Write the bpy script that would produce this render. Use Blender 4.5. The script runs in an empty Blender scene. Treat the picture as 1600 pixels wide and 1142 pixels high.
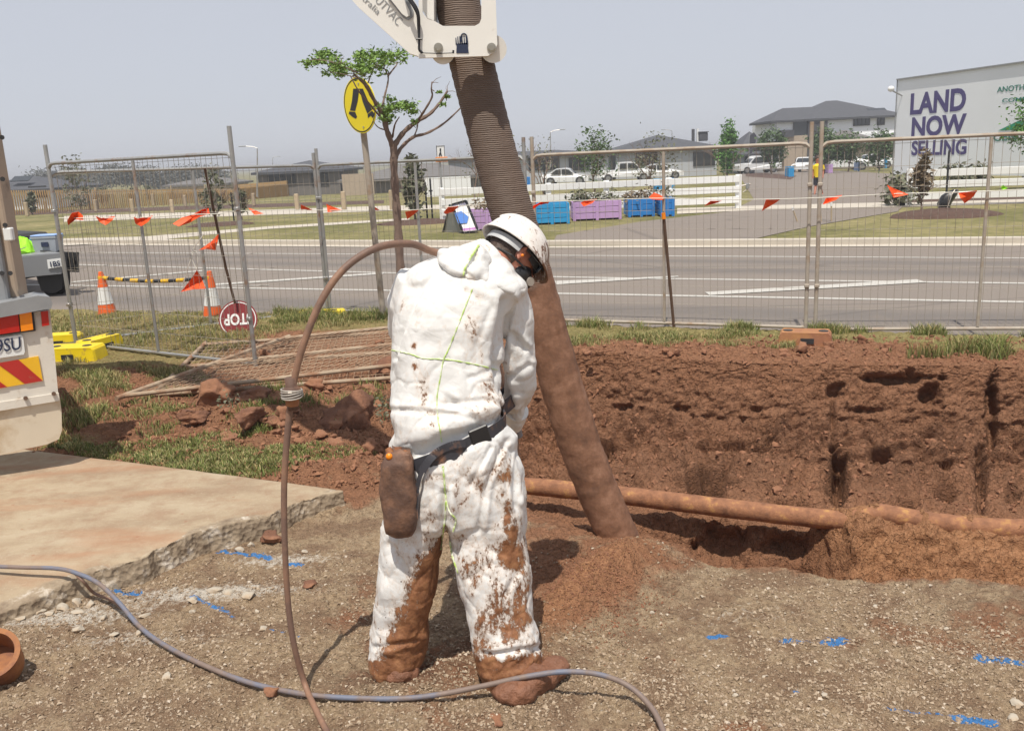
import bpy, bmesh, math, random
import numpy as np
from mathutils import Vector, Matrix, noise as mnoise
from mathutils.bvhtree import BVHTree

# ------------------------------------------------------------------ camera, sky, sun
scene = bpy.context.scene
F = 1400.0; HC = 1.9
pitch = math.atan(326 / F); roll = math.atan(.045)
fw = np.array([0, math.cos(pitch), -math.sin(pitch)])
_rt = np.array([1., 0, 0]); _up = np.cross(_rt, fw)
rt = _rt * math.cos(roll) - _up * math.sin(roll)
up = _up * math.cos(roll) + _rt * math.sin(roll)
CAM = np.array([0, 0, HC])
cam_d = bpy.data.cameras.new('camera'); cam = bpy.data.objects.new('camera', cam_d)
scene.collection.objects.link(cam)
cam.matrix_world = Matrix(((rt[0], up[0], -fw[0], 0), (rt[1], up[1], -fw[1], 0), (rt[2], up[2], -fw[2], HC), (0, 0, 0, 1)))
cam_d.sensor_fit = 'HORIZONTAL'; cam_d.sensor_width = 36; cam_d.lens = 36 * F / 1600
cam_d.clip_start = .05; cam_d.clip_end = 6000
scene.camera = cam

SUN_EL = math.radians(67); sun_h = Vector((-.20, -.98, 0)).normalized()   # horizontal direction towards the sun
to_sun = Vector((sun_h.x * math.cos(SUN_EL), sun_h.y * math.cos(SUN_EL), math.sin(SUN_EL)))
sd = bpy.data.lights.new('sun', 'SUN'); sd.energy = 3.9; sd.angle = math.radians(.5); sd.color = (1, .935, .83)
so = bpy.data.objects.new('sun', sd); scene.collection.objects.link(so)
so.rotation_euler = to_sun.to_track_quat('Z', 'Y').to_euler()
world = bpy.data.worlds.new('World'); scene.world = world; world.use_nodes = True
wn = world.node_tree.nodes; wl = world.node_tree.links
bg = wn['Background']; sky = wn.new('ShaderNodeTexSky'); sky.sky_type = 'NISHITA'
sky.sun_disc = False; sky.sun_elevation = SUN_EL; sky.sun_rotation = math.atan2(sun_h.x, sun_h.y)
sky.air_density = 1.0; sky.dust_density = .6; sky.ozone_density = 1.5
hsv = wn.new('ShaderNodeHueSaturation'); hsv.inputs['Saturation'].default_value = .42
wl.new(sky.outputs[0], hsv.inputs['Color']); hz = wn.new('ShaderNodeMix'); hz.data_type = 'RGBA'; hz.inputs[0].default_value = .78; hz.inputs[7].default_value = (5.55, 5.8, 6.55, 1)   # bright even haze in the air
wl.new(hsv.outputs[0], hz.inputs[6]); wl.new(hz.outputs[2], bg.inputs['Color'])
bg.inputs['Strength'].default_value = .095
scene.view_settings.view_transform = 'Standard'; scene.view_settings.look = 'None'
scene.view_settings.exposure = 0.2; scene.view_settings.gamma = 1
scene.render.engine = 'CYCLES'; scene.cycles.max_bounces = 6; scene.cycles.diffuse_bounces = 3
scene.cycles.transparent_max_bounces = 12

# ------------------------------------------------------------------ pixel -> world
def ray(x, y): return fw * F + rt * (x - 800) - up * (y - 571)
def G(x, y, z=0.0):
    d = ray(x, y); return CAM + d * ((z - HC) / d[2])
def D(x, y, Y):
    d = ray(x, y); return CAM + d * (Y / d[1])
def px(p): return float((np.asarray(p) - CAM) @ fw) / F       # metres per pixel at p
def V(a): return Vector((float(a[0]), float(a[1]), float(a[2])))
def gz(Y):                                                     # the land beyond the road dips gently
    Y = np.asarray(Y, float); return np.where(Y < 28, 0, -.014 * (np.minimum(Y, 110) - 28))
def GL(x, y):                                                  # pixel on the far land
    z = 0.0
    for _ in range(12):
        p = G(x, y, z); z = .5 * z + .5 * float(gz(p[1]))
    return G(x, y, z)

def pxy(co):
    q = co - CAM; a = q @ fw; return 800 + F * (q @ rt) / a, 571 - F * (q @ up) / a

# ------------------------------------------------------------------ noise in numpy
_rs = np.random.RandomState(7); _perm = _rs.permutation(256); _perm = np.concatenate([_perm, _perm, _perm])
_grad = _rs.randn(256, 3); _grad /= np.linalg.norm(_grad, axis=1)[:, None]
_rnd = _rs.rand(256, 3)
def _h(i, j, k): return _perm[(_perm[(_perm[i & 255] + j) & 255] + k) & 255]
def perlin(p):
    p = np.asarray(p, float); i = np.floor(p).astype(int); f = p - i; u = f * f * f * (f * (f * 6 - 15) + 10)
    out = 0
    for dx in (0, 1):
        wx = u[..., 0] if dx else 1 - u[..., 0]
        for dy in (0, 1):
            wy = u[..., 1] if dy else 1 - u[..., 1]
            for dz in (0, 1):
                wz = u[..., 2] if dz else 1 - u[..., 2]
                g = _grad[_h(i[..., 0] + dx, i[..., 1] + dy, i[..., 2] + dz)]
                out = out + wx * wy * wz * (g[..., 0] * (f[..., 0] - dx) + g[..., 1] * (f[..., 1] - dy) + g[..., 2] * (f[..., 2] - dz))
    return out * 1.5
def fbm(p, o=4, g=.5):
    s = 0; a = 1; p = np.asarray(p, float)
    for k in range(o): s = s + a * perlin(p + 17.3 * k); a *= g; p = p * 2.03
    return s
def worley(p):                                                 # F1, F2
    p = np.asarray(p, float); i = np.floor(p).astype(int); f1 = np.full(p.shape[:-1], 9.); f2 = f1.copy()
    for dx in (-1, 0, 1):
        for dy in (-1, 0, 1):
            for dz in (-1, 0, 1):
                c = i + (dx, dy, dz); q = c + _rnd[_h(c[..., 0], c[..., 1], c[..., 2])]
                d = ((q - p) ** 2).sum(-1)
                n = np.minimum(f1, d); f2 = np.minimum(np.maximum(f1, d), f2); f1 = n
    return np.sqrt(f1), np.sqrt(f2)
def sstep(a, b, x):
    t = np.clip((np.asarray(x, float) - a) / (b - a), 0, 1); return t * t * (3 - 2 * t)

# ------------------------------------------------------------------ scene helpers
def link(o, parent=None):
    scene.collection.objects.link(o)
    if parent is not None: o.parent = parent
    return o
def tag(o, label=None, cat=None, group=None, kind=None):
    if label: o['label'] = label
    if cat: o['category'] = cat
    if group: o['group'] = group
    if kind: o['kind'] = kind
    return o
def thing(name, label, cat, loc=(0, 0, 0), rz=0, group=None):
    o = bpy.data.objects.new(name, None); o.empty_display_size = .1; link(o)
    o.location = V(loc); o.rotation_euler = (0, 0, rz)
    return tag(o, label, cat, group)
def copy_tree(o, parent=None):
    c = o.copy(); link(c); c.parent = parent
    for ch in list(o.children): copy_tree(ch, c)
    return c
def root_loc(o):
    l = Vector((0, 0, 0))
    while o is not None: l += o.location; o = o.parent
    return l
def mesh_obj(name, me, m, parent=None, world=True, smooth=False):
    if m is not None:
        for mm in (m if isinstance(m, (list, tuple)) else [m]): me.materials.append(mm)
    if smooth: me.polygons.foreach_set('use_smooth', [True] * len(me.polygons))
    o = bpy.data.objects.new(name, me); link(o, parent)
    if parent is not None and world:
        l = root_loc(parent)
        if l.length > 0: me.transform(Matrix.Translation(-l))
    return o
class MB:
    def __init__(s): s.v = []; s.f = []; s.mi = []; s.m = 0; s.M = None
    def add(s, vs, fs):
        n = len(s.v)
        for q in vs:
            q = Vector((float(q[0]), float(q[1]), float(q[2])))
            s.v.append(s.M @ q if s.M is not None else q)
        for f in fs: s.f.append([n + i for i in f]); s.mi.append(s.m)
        return s
    def box(s, c, d, R=None, bev=0):
        x, y, z = d[0] / 2, d[1] / 2, d[2] / 2
        if bev:
            b = min(bev, x * .9, y * .9, z * .9)
            vs = []
            for sx in (-1, 1):
                for sy in (-1, 1):
                    for sz in (-1, 1):
                        vs += [(sx * x, sy * (y - b), sz * (z - b)), (sx * (x - b), sy * y, sz * (z - b)), (sx * (x - b), sy * (y - b), sz * z)]
            def I(a, b_, c_, k): return (a * 4 + b_ * 2 + c_) * 3 + k
            fs = [[I(1,0,0,0),I(1,1,0,0),I(1,1,1,0),I(1,0,1,0)],[I(0,0,0,0),I(0,0,1,0),I(0,1,1,0),I(0,1,0,0)],
                  [I(0,1,0,1),I(0,1,1,1),I(1,1,1,1),I(1,1,0,1)],[I(0,0,0,1),I(1,0,0,1),I(1,0,1,1),I(0,0,1,1)],
                  [I(0,0,1,2),I(1,0,1,2),I(1,1,1,2),I(0,1,1,2)],[I(0,0,0,2),I(0,1,0,2),I(1,1,0,2),I(1,0,0,2)]]
            for a in (0,1):
                for b_ in (0,1):
                    fs.append([I(a,b_,0,0),I(a,b_,1,0),I(a,b_,1,1),I(a,b_,0,1)]); fs.append([I(a,0,b_,0),I(a,1,b_,0),I(a,1,b_,2),I(a,0,b_,2)])
                    fs.append([I(0,a,b_,1),I(1,a,b_,1),I(1,a,b_,2),I(0,a,b_,2)])
                    for c_ in (0,1): fs.append([I(a,b_,c_,0),I(a,b_,c_,1),I(a,b_,c_,2)])
        else:
            vs = [(sx * x, sy * y, sz * z) for sx in (-1, 1) for sy in (-1, 1) for sz in (-1, 1)]
            fs = [[0,1,3,2],[4,6,7,5],[0,4,5,1],[2,3,7,6],[0,2,6,4],[1,5,7,3]]
        c = V(c); R = R or Matrix.Identity(3)
        return s.add([R @ Vector(q) + c for q in vs], fs)
    def beam(s, a, b, w, h, bev=0, upv=(0, 0, 1)):
        a = V(a); b = V(b); d = b - a; L = d.length; y = d.normalized(); x = y.cross(Vector(upv))
        if x.length < 1e-4: x = Vector((1, 0, 0))
        x.normalize(); z = x.cross(y); R = Matrix((x, y, z)).transposed()
        return s.box((a + b) / 2, (w, L, h), R, bev)
    def tube(s, pts, rad, n=8, cap=True):
        pts = [V(q) for q in pts]; N = len(pts); vs = []; prev = None
        for i in range(N):
            t = (pts[min(i + 1, N - 1)] - pts[max(i - 1, 0)]).normalized()
            if prev is None:
                r = t.cross(Vector((0, 0, 1)));
                if r.length < .05: r = t.cross(Vector((0, 1, 0)))
            else: r = prev - t * prev.dot(t)
            r.normalize(); prev = r; u = t.cross(r)
            R = rad[i] if hasattr(rad, '__len__') else rad
            for k in range(n):
                a = 2 * math.pi * k / n; vs.append(pts[i] + r * (R * math.cos(a)) + u * (R * math.sin(a)))
        fs = [[i * n + k, i * n + (k + 1) % n, (i + 1) * n + (k + 1) % n, (i + 1) * n + k] for i in range(N - 1) for k in range(n)]
        if cap: fs.append(list(range(n))[::-1]); fs.append([(N - 1) * n + k for k in range(n)])
        return s.add(vs, fs)
    def cyl(s, a, b, r, n=12, r2=None): return s.tube([a, b], [r, r if r2 is None else r2], n)
    def rings(s, rs, cap=True):                                # list of rings, each a list of points
        n = len(rs[0]); vs = [q for r in rs for q in r]
        fs = [[i * n + k, i * n + (k + 1) % n, (i + 1) * n + (k + 1) % n, (i + 1) * n + k] for i in range(len(rs) - 1) for k in range(n)]
        if cap: fs.append(list(range(n))[::-1]); fs.append([(len(rs) - 1) * n + k for k in range(n)])
        return s.add(vs, fs)
    def lathe(s, prof, c=(0, 0, 0), n=20, R=None):             # prof: (r, z)
        c = V(c); R = R or Matrix.Identity(3)
        return s.rings([[R @ Vector((r * math.cos(2 * math.pi * k / n), r * math.sin(2 * math.pi * k / n), z)) + c for k in range(n)] for r, z in prof])
    def ell(s, c, ax, nu=20, nv=12):                           # ellipsoid with axis vectors
        c = V(c); A, B, C = [V(a) for a in ax]; rs = []
        for j in range(nv + 1):
            th = math.pi * (j + .0001) / (nv + .0002)
            rs.append([c + (A * math.cos(2 * math.pi * k / nu) + B * math.sin(2 * math.pi * k / nu)) * math.sin(th) + C * -math.cos(th) for k in range(nu)])
        return s.rings(rs)
    def prism(s, poly, d):                                     # poly: 3D points, extruded by vector d
        n = len(poly); p = [V(q) for q in poly]; d = V(d)
        return s.add(p + [q + d for q in p], [list(range(n)), list(range(2 * n - 1, n - 1, -1))] + [[i, n + i, n + (i + 1) % n, (i + 1) % n] for i in range(n)])
    def quad(s, *p): return s.add(p, [list(range(len(p)))])
    def mesh(s, name):
        me = bpy.data.meshes.new(name); me.from_pydata(s.v, [], s.f)
        if any(s.mi): me.polygons.foreach_set('material_index', s.mi)
        me.update(); return me
    def build(s, name, m, parent=None, world=True, smooth=False, fix=True):
        me = s.mesh(name)
        if fix:
            b = bmesh.new(); b.from_mesh(me); bmesh.ops.recalc_face_normals(b, faces=b.faces); b.to_mesh(me); b.free()
        o = mesh_obj(name, me, m, parent, world, smooth)
        if smooth == 'auto' or smooth is True:
            try: me.set_sharp_from_angle(angle=math.radians(40))
            except Exception: pass
        return o
def rotz(a): return Matrix.Rotation(a, 3, 'Z')
def catmull(P, n=8):
    P = [np.asarray(q, float) for q in P]; P = [2 * P[0] - P[1]] + P + [2 * P[-1] - P[-2]]; out = []
    for i in range(1, len(P) - 2):
        for k in range(n):
            t = k / n; a, b, c, d = P[i - 1], P[i], P[i + 1], P[i + 2]
            out.append(.5 * (2 * b + (c - a) * t + (2 * a - 5 * b + 4 * c - d) * t * t + (3 * b - a - 3 * c + d) * t ** 3))
    out.append(P[-2]); return out
def font_mesh(txt, size, extrude=.002, bold=0, spacing=1.0, align='LEFT'):
    c = bpy.data.curves.new('t', 'FONT'); c.body = txt; c.size = size; c.extrude = extrude; c.offset = bold; c.space_character = spacing; c.align_x = align
    c.resolution_u = 4
    o = bpy.data.objects.new('t', c); scene.collection.objects.link(o)
    dg = bpy.context.evaluated_depsgraph_get(); dg.update()
    me = bpy.data.meshes.new_from_object(o.evaluated_get(dg)); bpy.data.objects.remove(o); me.materials.clear(); return me
def place_text(name, txt, m, origin, xdir, ydir, size, parent, bold=0, sx=1, sy=1, extrude=.002, spacing=1.0, align='LEFT'):
    me = font_mesh(txt, size, extrude, bold, spacing, align); x = V(xdir).normalized(); y = V(ydir).normalized(); z = x.cross(y).normalized()
    o_ = V(origin)
    M = Matrix(((x.x * sx, y.x * sy, z.x, o_.x), (x.y * sx, y.y * sy, z.y, o_.y), (x.z * sx, y.z * sy, z.z, o_.z), (0, 0, 0, 1)))
    me.transform(M); return mesh_obj(name, me, m, parent)

# ------------------------------------------------------------------ materials
class NT:
    def __init__(s, name, rough=.6, metal=0, spec=.5):
        s.m = bpy.data.materials.new(name); s.m.use_nodes = True; s.t = s.m.node_tree; s.n = s.t.nodes; s.b = s.n['Principled BSDF']
        s.b.inputs['Roughness'].default_value = rough; s.b.inputs['Metallic'].default_value = metal; s.b.inputs['Specular IOR Level'].default_value = spec
        s.co = s.n.new('ShaderNodeTexCoord')
    def L(s, a, b): s.t.links.new(a, b)
    def noise(s, scale, detail=4, rough=.55, vec=None, dist=0, stretch=None, coord='Object'):
        q = s.n.new('ShaderNodeTexNoise'); q.inputs['Scale'].default_value = scale; q.inputs['Detail'].default_value = detail
        q.inputs['Roughness'].default_value = rough; q.inputs['Distortion'].default_value = dist
        v = vec or s.co.outputs[coord]
        if stretch:
            mp = s.n.new('ShaderNodeMapping'); mp.inputs['Scale'].default_value = stretch; s.L(v, mp.inputs[0]); v = mp.outputs[0]
        s.L(v, q.inputs['Vector']); return q.outputs['Fac']
    def vor(s, scale, feat='F1', coord='Object', stretch=None, out='Distance'):
        q = s.n.new('ShaderNodeTexVoronoi'); q.feature = feat; q.inputs['Scale'].default_value = scale
        v = s.co.outputs[coord]
        if stretch:
            mp = s.n.new('ShaderNodeMapping'); mp.inputs['Scale'].default_value = stretch; s.L(v, mp.inputs[0]); v = mp.outputs[0]
        s.L(v, q.inputs['Vector']); return q.outputs[out]
    def ramp(s, fac, stops):
        q = s.n.new('ShaderNodeValToRGB'); e = q.color_ramp.elements
        while len(e) < len(stops): e.new(.5)
        for i, (p, c) in enumerate(stops): e[i].position = p; e[i].color = (c[0], c[1], c[2], 1) if hasattr(c, '__len__') else (c, c, c, 1)
        s.L(fac, q.inputs[0]); return q.outputs[0]
    def mix(s, fac, a, b, mode='MIX'):
        q = s.n.new('ShaderNodeMix'); q.data_type = 'RGBA'; q.blend_type = mode; q.clamp_factor = True
        for v, k in ((fac, 0), (a, 6), (b, 7)):
            if hasattr(v, 'node'): s.L(v, q.inputs[k])
            elif k == 0: q.inputs[0].default_value = v
            else: q.inputs[k].default_value = (v[0], v[1], v[2], 1)
        return q.outputs[2]
    def math(s, op, a, b=0, c=None):
        q = s.n.new('ShaderNodeMath'); q.operation = op
        for i, v in enumerate((a, b) if c is None else (a, b, c)):
            if hasattr(v, 'node'): s.L(v, q.inputs[i])
            else: q.inputs[i].default_value = v
        return q.outputs[0]
    def attr(s, name):
        q = s.n.new('ShaderNodeAttribute'); q.attribute_name = name; return q.outputs['Fac']
    def attrc(s, name):
        q = s.n.new('ShaderNodeAttribute'); q.attribute_name = name; return q.outputs['Color']
    def bump(s, h, dist=.01, strength=1, prev=None):
        q = s.n.new('ShaderNodeBump'); q.inputs['Distance'].default_value = dist; q.inputs['Strength'].default_value = strength
        s.L(h, q.inputs['Height'])
        if prev: s.L(prev, q.inputs['Normal'])
        s.L(q.outputs[0], s.b.inputs['Normal']); return q.outputs[0]
    def color(s, c):
        if hasattr(c, 'node'): s.L(c, s.b.inputs['Base Color'])
        else: s.b.inputs['Base Color'].default_value = (c[0], c[1], c[2], 1)
    def rough(s, c): s.L(c, s.b.inputs['Roughness'])
def mul(c, k): return tuple(min(1, x * k) for x in c)
def pm(name, c, rough=.6, metal=0, var=.2, scale=8, bump=.3, bscale=60, bdist=.002, dirt=None, dscale=5, dth=.55, spec=.5):
    """painted / plain surface with uneven tone, fine relief and optional dirt of colour `dirt`"""
    t = NT(name, rough, metal, spec)
    col = t.mix(t.noise(scale, 5), mul(c, 1 - var), mul(c, 1 + var))
    if dirt is not None:
        f = t.ramp(t.noise(dscale, 8, .65), [(dth - .06, 0), (dth + .12, 1)]); col = t.mix(f, col, dirt)
    t.color(col)
    if bump: t.bump(t.noise(bscale, 5, .6), bdist, bump)
    return t.m
SOIL = (.285, .136, .074); SOILD = (.20, .08, .042)
M = {}
M['galv'] = pm('galvanised_steel', (.42, .42, .41), .45, .6, .25, 6, .3, 90, dirt=(.34, .2, .12), dscale=7, dth=.6)
M['muddy_pipe'] = pm('muddy_galvanised', (.42, .37, .31), .7, .2, .2, 12, .4, 80, dirt=(.34, .24, .16), dscale=5, dth=.55)
M['wire'] = pm('fence_wire', (.36, .32, .27), .6, .35, .2, 4, 0)
M['yellow'] = pm('yellow_plastic', (.80, .60, .01), .5, 0, .12, 6, .3, 50, dirt=(.36, .2, .1), dscale=9, dth=.62)
M['mudblock'] = pm('muddy_orange_block', (.42, .2, .08), .85, 0, .25, 9, .5, 40, .006, dirt=(.3, .13, .07), dth=.45)
M['white_paint'] = pm('white_painted_steel', (.80, .78, .73), .38, 0, .05, 4, .15, 40, dirt=(.45, .36, .27), dscale=10, dth=.74)
M['white_truck'] = pm('dirty_white_truck', (.66, .62, .55), .5, 0, .10, 5, .25, 60, dirt=(.40, .30, .2), dscale=8, dth=.6)
M['flap'] = pm('dusty_white_flap', (.62, .54, .42), .8, 0, .12, 3, .4, 70, dirt=(.45, .33, .2), dscale=4, dth=.55)
M['grey_metal'] = pm('grey_metal', (.3, .31, .32), .5, .3, .15, 8, .3, 50, dirt=(.3, .22, .15), dth=.65)
M['tan_metal'] = pm('dusty_tan_steel', (.42, .33, .25), .7, .1, .15, 4, .3, 50, dirt=(.2, .15, .12), dth=.62)
M['dark'] = pm('dark_rubber', (.03, .03, .032), .6, 0, .3, 10, .3, 60)
M['black'] = pm('black_plastic', (.02, .02, .022), .4, 0, .2, 10, .1, 60)
M['red'] = pm('red_reflective', (.42, .025, .02), .35, 0, .15, 10, .2, 80, dirt=(.35, .2, .12), dscale=12, dth=.7)
M['redlens'] = pm('red_lens', (.45, .015, .01), .2, 0, .1, 30, .3, 200)
M['amber'] = pm('amber_lens', (.85, .25, .01), .2, 0, .1, 30, .3, 200)
M['chev_y'] = pm('yellow_reflective', (.78, .45, .02), .4, 0, .1, 8, .2, 80, dirt=(.4, .25, .12), dscale=12, dth=.7)
M['plate'] = pm('number_plate', (.72, .73, .72), .4, 0, .05, 8, .1, 60, dirt=(.45, .36, .27), dth=.72)
M['navy'] = pm('dark_lettering', (.02, .03, .07), .5, 0, .1, 10, 0)
M['chrome'] = pm('steel_bolt', (.5, .49, .46), .35, .8, .1, 20, .2, 90)
M['cone'] = pm('orange_cone', (.78, .13, .02), .55, 0, .12, 7, .2, 50, dirt=(.4, .2, .12), dth=.68)
M['conew'] = pm('white_reflective_collar', (.75, .75, .73), .35, 0, .05, 10, .1, 90, dirt=(.5, .45, .4), dth=.65)
M['orange_flag'] = pm('orange_bunting_cloth', (.92, .10, .015), .6, 0, .12, 20, .3, 60)
_t = M['orange_flag'].node_tree; _b = _t.nodes['Principled BSDF']; _b.inputs['Transmission Weight'].default_value = 0
_b.inputs['Subsurface Weight'].default_value = 0
M['string'] = pm('bunting_cord', (.72, .70, .62), .7, 0, .1, 20, 0)
M['signyellow'] = pm('yellow_sign_face', (.86, .70, .01), .4, 0, .05, 8, .1, 80, dirt=(.5, .42, .1), dscale=10, dth=.72)
M['signblack'] = pm('black_sign_paint', (.025, .025, .03), .5, 0, .1, 8, 0)
M['signwhite'] = pm('white_sign_paint', (.78, .78, .77), .45, 0, .04, 8, .05, 80)
M['stopred'] = pm('stop_sign_red', (.22, .022, .025), .5, 0, .15, 8, .2, 60, dirt=(.4, .22, .14), dscale=9, dth=.66)
M['blue_planter'] = pm('bright_blue_paint', (.02, .30, .62), .6, 0, .15, 6, .3, 30)
M['blue2_planter'] = pm('deep_blue_paint', (.02, .2, .56), .6, 0, .15, 6, .3, 30)
M['pale_planter'] = pm('pale_blue_paint', (.28, .42, .72), .6, 0, .12, 6, .3, 30)
M['purple_planter'] = pm('lilac_paint', (.50, .32, .58), .6, 0, .12, 6, .3, 30)
M['white_fence'] = pm('white_post_and_rail_paint', (.80, .80, .79), .5, 0, .06, 4, .2, 30)
M['board'] = pm('billboard_face', (.78, .81, .84), .5, 0, .06, .6, .1, 20)
M['purple_text'] = pm('purple_lettering', (.075, .06, .19), .5, 0, .05, 4, 0)
M['green_text'] = pm('green_lettering', (.03, .20, .15), .5, 0, .05, 4, 0)
M['green_logo'] = pm('green_roof_logo', (.02, .28, .15), .5, 0, .05, 4, 0)
M['bluelogo'] = pm('blue_pentagon', (.03, .17, .58), .5, 0, .05, 4, 0)
M['magenta'] = pm('purple_sign_band', (.42, .12, .45), .5, 0, .05, 4, 0)
M['timber_fence'] = None
M['carwhite'] = pm('white_car_paint', (.75, .76, .77), .25, 0, .03, 2, 0)
M['cargrey'] = pm('grey_car_paint', (.25, .26, .28), .3, .3, .03, 2, 0)
M['glass'] = pm('dark_glass', (.025, .03, .035), .08, 0, .2, 2, 0, spec=.8)
M['tyre'] = pm('tyre_rubber', (.03, .03, .03), .8, 0, .3, 20, .3, 50)
M['steelrim'] = pm('wheel_rim', (.35, .35, .36), .35, .7, .1, 20, 0)
M['roof'] = None
M['skin'] = pm('sunburnt_skin', (.42, .17, .115), .5, 0, .18, 30, .2, 200, .001)
M['hair'] = None
M['glove'] = pm('grey_glove', (.2, .2, .21), .8, 0, .2, 20, .4, 150)
M['belt'] = pm('dark_webbing_belt', (.045, .045, .055), .6, 0, .3, 25, .5, 300, .001, dirt=(.28, .14, .08), dscale=14, dth=.58)
M['leather'] = pm('muddy_leather_pouch', (.11, .06, .042), .7, 0, .35, 10, .7, 50, .006, dirt=(.24, .125, .075), dscale=9, dth=.52)
M['mudboot'] = pm('wet_mud_boot', (.21, .092, .05), .6, 0, .45, 18, 1, 40, .014)
M['greyplastic'] = pm('grey_plastic_crate', (.33, .36, .40), .5, 0, .1, 8, .2, 50)
M['hivis'] = pm('hi_vis_cloth', (.35, .85, .03), .7, 0, .25, 18, .6, 40, .01)
M['silver'] = pm('silver_tape', (.42, .38, .33), .4, .2, .1, 8, .1, 60)
M['yellowshirt'] = pm('yellow_shirt', (.85, .62, .02), .7, 0, .15, 8, .2, 30)
M['darkcloth'] = pm('dark_cloth', (.04, .04, .055), .8, 0, .2, 8, .2, 30)
M['orange'] = pm('orange_plastic', (.9, .25, .02), .5, 0, .05, 8, 0)
M['stake'] = pm('rusty_star_picket', (.12, .07, .045), .8, .2, .3, 20, .4, 80)
M['wood'] = pm('grey_timber', (.42, .33, .22), .8, 0, .25, 6, .4, 40)
M['bark'] = pm('grey_brown_bark', (.20, .14, .11), .85, 0, .35, 14, .8, 60, .006)
M['concrete'] = pm('pale_concrete', (.50, .45, .38), .85, 0, .12, 3, .5, 60, .004)
M['chunk'] = pm('broken_concrete', (.44, .385, .31), .9, 0, .2, 12, .7, 60, .006, dirt=(.4, .28, .17), dth=.55)
M['mulch'] = pm('dark_mulch', (.10, .058, .043), .95, 0, .5, 9, 1, 25, .03)
M['steel_rust'] = pm('rusty_steel', (.36, .15, .055), .75, .1, .35, 10, .5, 70, .003, dirt=(.2, .08, .045), dscale=7, dth=.5)

def leafmat(name, a, b):
    t = NT(name, .55, 0, .3); t.color(t.mix(t.noise(9, 4), a, b)); return t.m
M['leaf'] = leafmat('fresh_green_leaves', (.10, .20, .035), (.26, .38, .10))
M['leafdark'] = leafmat('dark_green_leaves', (.045, .085, .03), (.12, .18, .07))
M['leafgreen'] = leafmat('mid_green_leaves', (.05, .14, .02), (.13, .27, .05))
M['leafgrey'] = leafmat('grey_green_leaves', (.10, .11, .07), (.20, .20, .13))
M['leafbrown'] = leafmat('dry_brown_leaves', (.14, .10, .06), (.26, .2, .13))

def m_timber():
    t = NT('orange_timber_palings', .8); a = t.noise(1.2, 4, .6, stretch=(8, 8, .3)); b = t.noise(.15, 2)
    c = t.mix(a, (.42, .26, .10), (.62, .42, .20)); t.color(t.mix(t.math('MULTIPLY', b, .5), c, (.30, .18, .08))); return t.m
M['timber_fence'] = m_timber()
def m_roof(name, c):
    t = NT(name, .7); w = t.n.new('ShaderNodeTexWave'); w.bands_direction = 'Z'; w.inputs['Scale'].default_value = 2.2; w.inputs['Distortion'].default_value = .3
    t.L(t.co.outputs['Object'], w.inputs['Vector'])
    c2 = t.mix(t.noise(2, 4), mul(c, .8), mul(c, 1.25)); t.color(t.mix(t.math('MULTIPLY', w.outputs['Fac'], .35), c2, mul(c, .6)))
    t.bump(w.outputs['Fac'], .03, .4); return t.m
M['roof'] = m_roof('dark_tile_roof', (.075, .078, .09)); M['roof2'] = m_roof('grey_brown_tile_roof', (.16, .15, .145))
M['render_white'] = pm('white_render', (.80, .81, .82), .8, 0, .05, .5, .1, 20)
M['render_grey'] = pm('grey_render', (.44, .46, .49), .8, 0, .06, .5, .1, 20)
M['render_brown'] = pm('brown_brick', (.17, .155, .145), .85, 0, .12, 2, .2, 20)  # even dark grey-brown wall colour
M['render_dark'] = pm('dark_cladding', (.07, .07, .08), .7, 0, .1, .5, .1, 20)
M['render_tan'] = pm('tan_brick', (.42, .34, .26), .85, 0, .15, 3, .2, 20)

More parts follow.
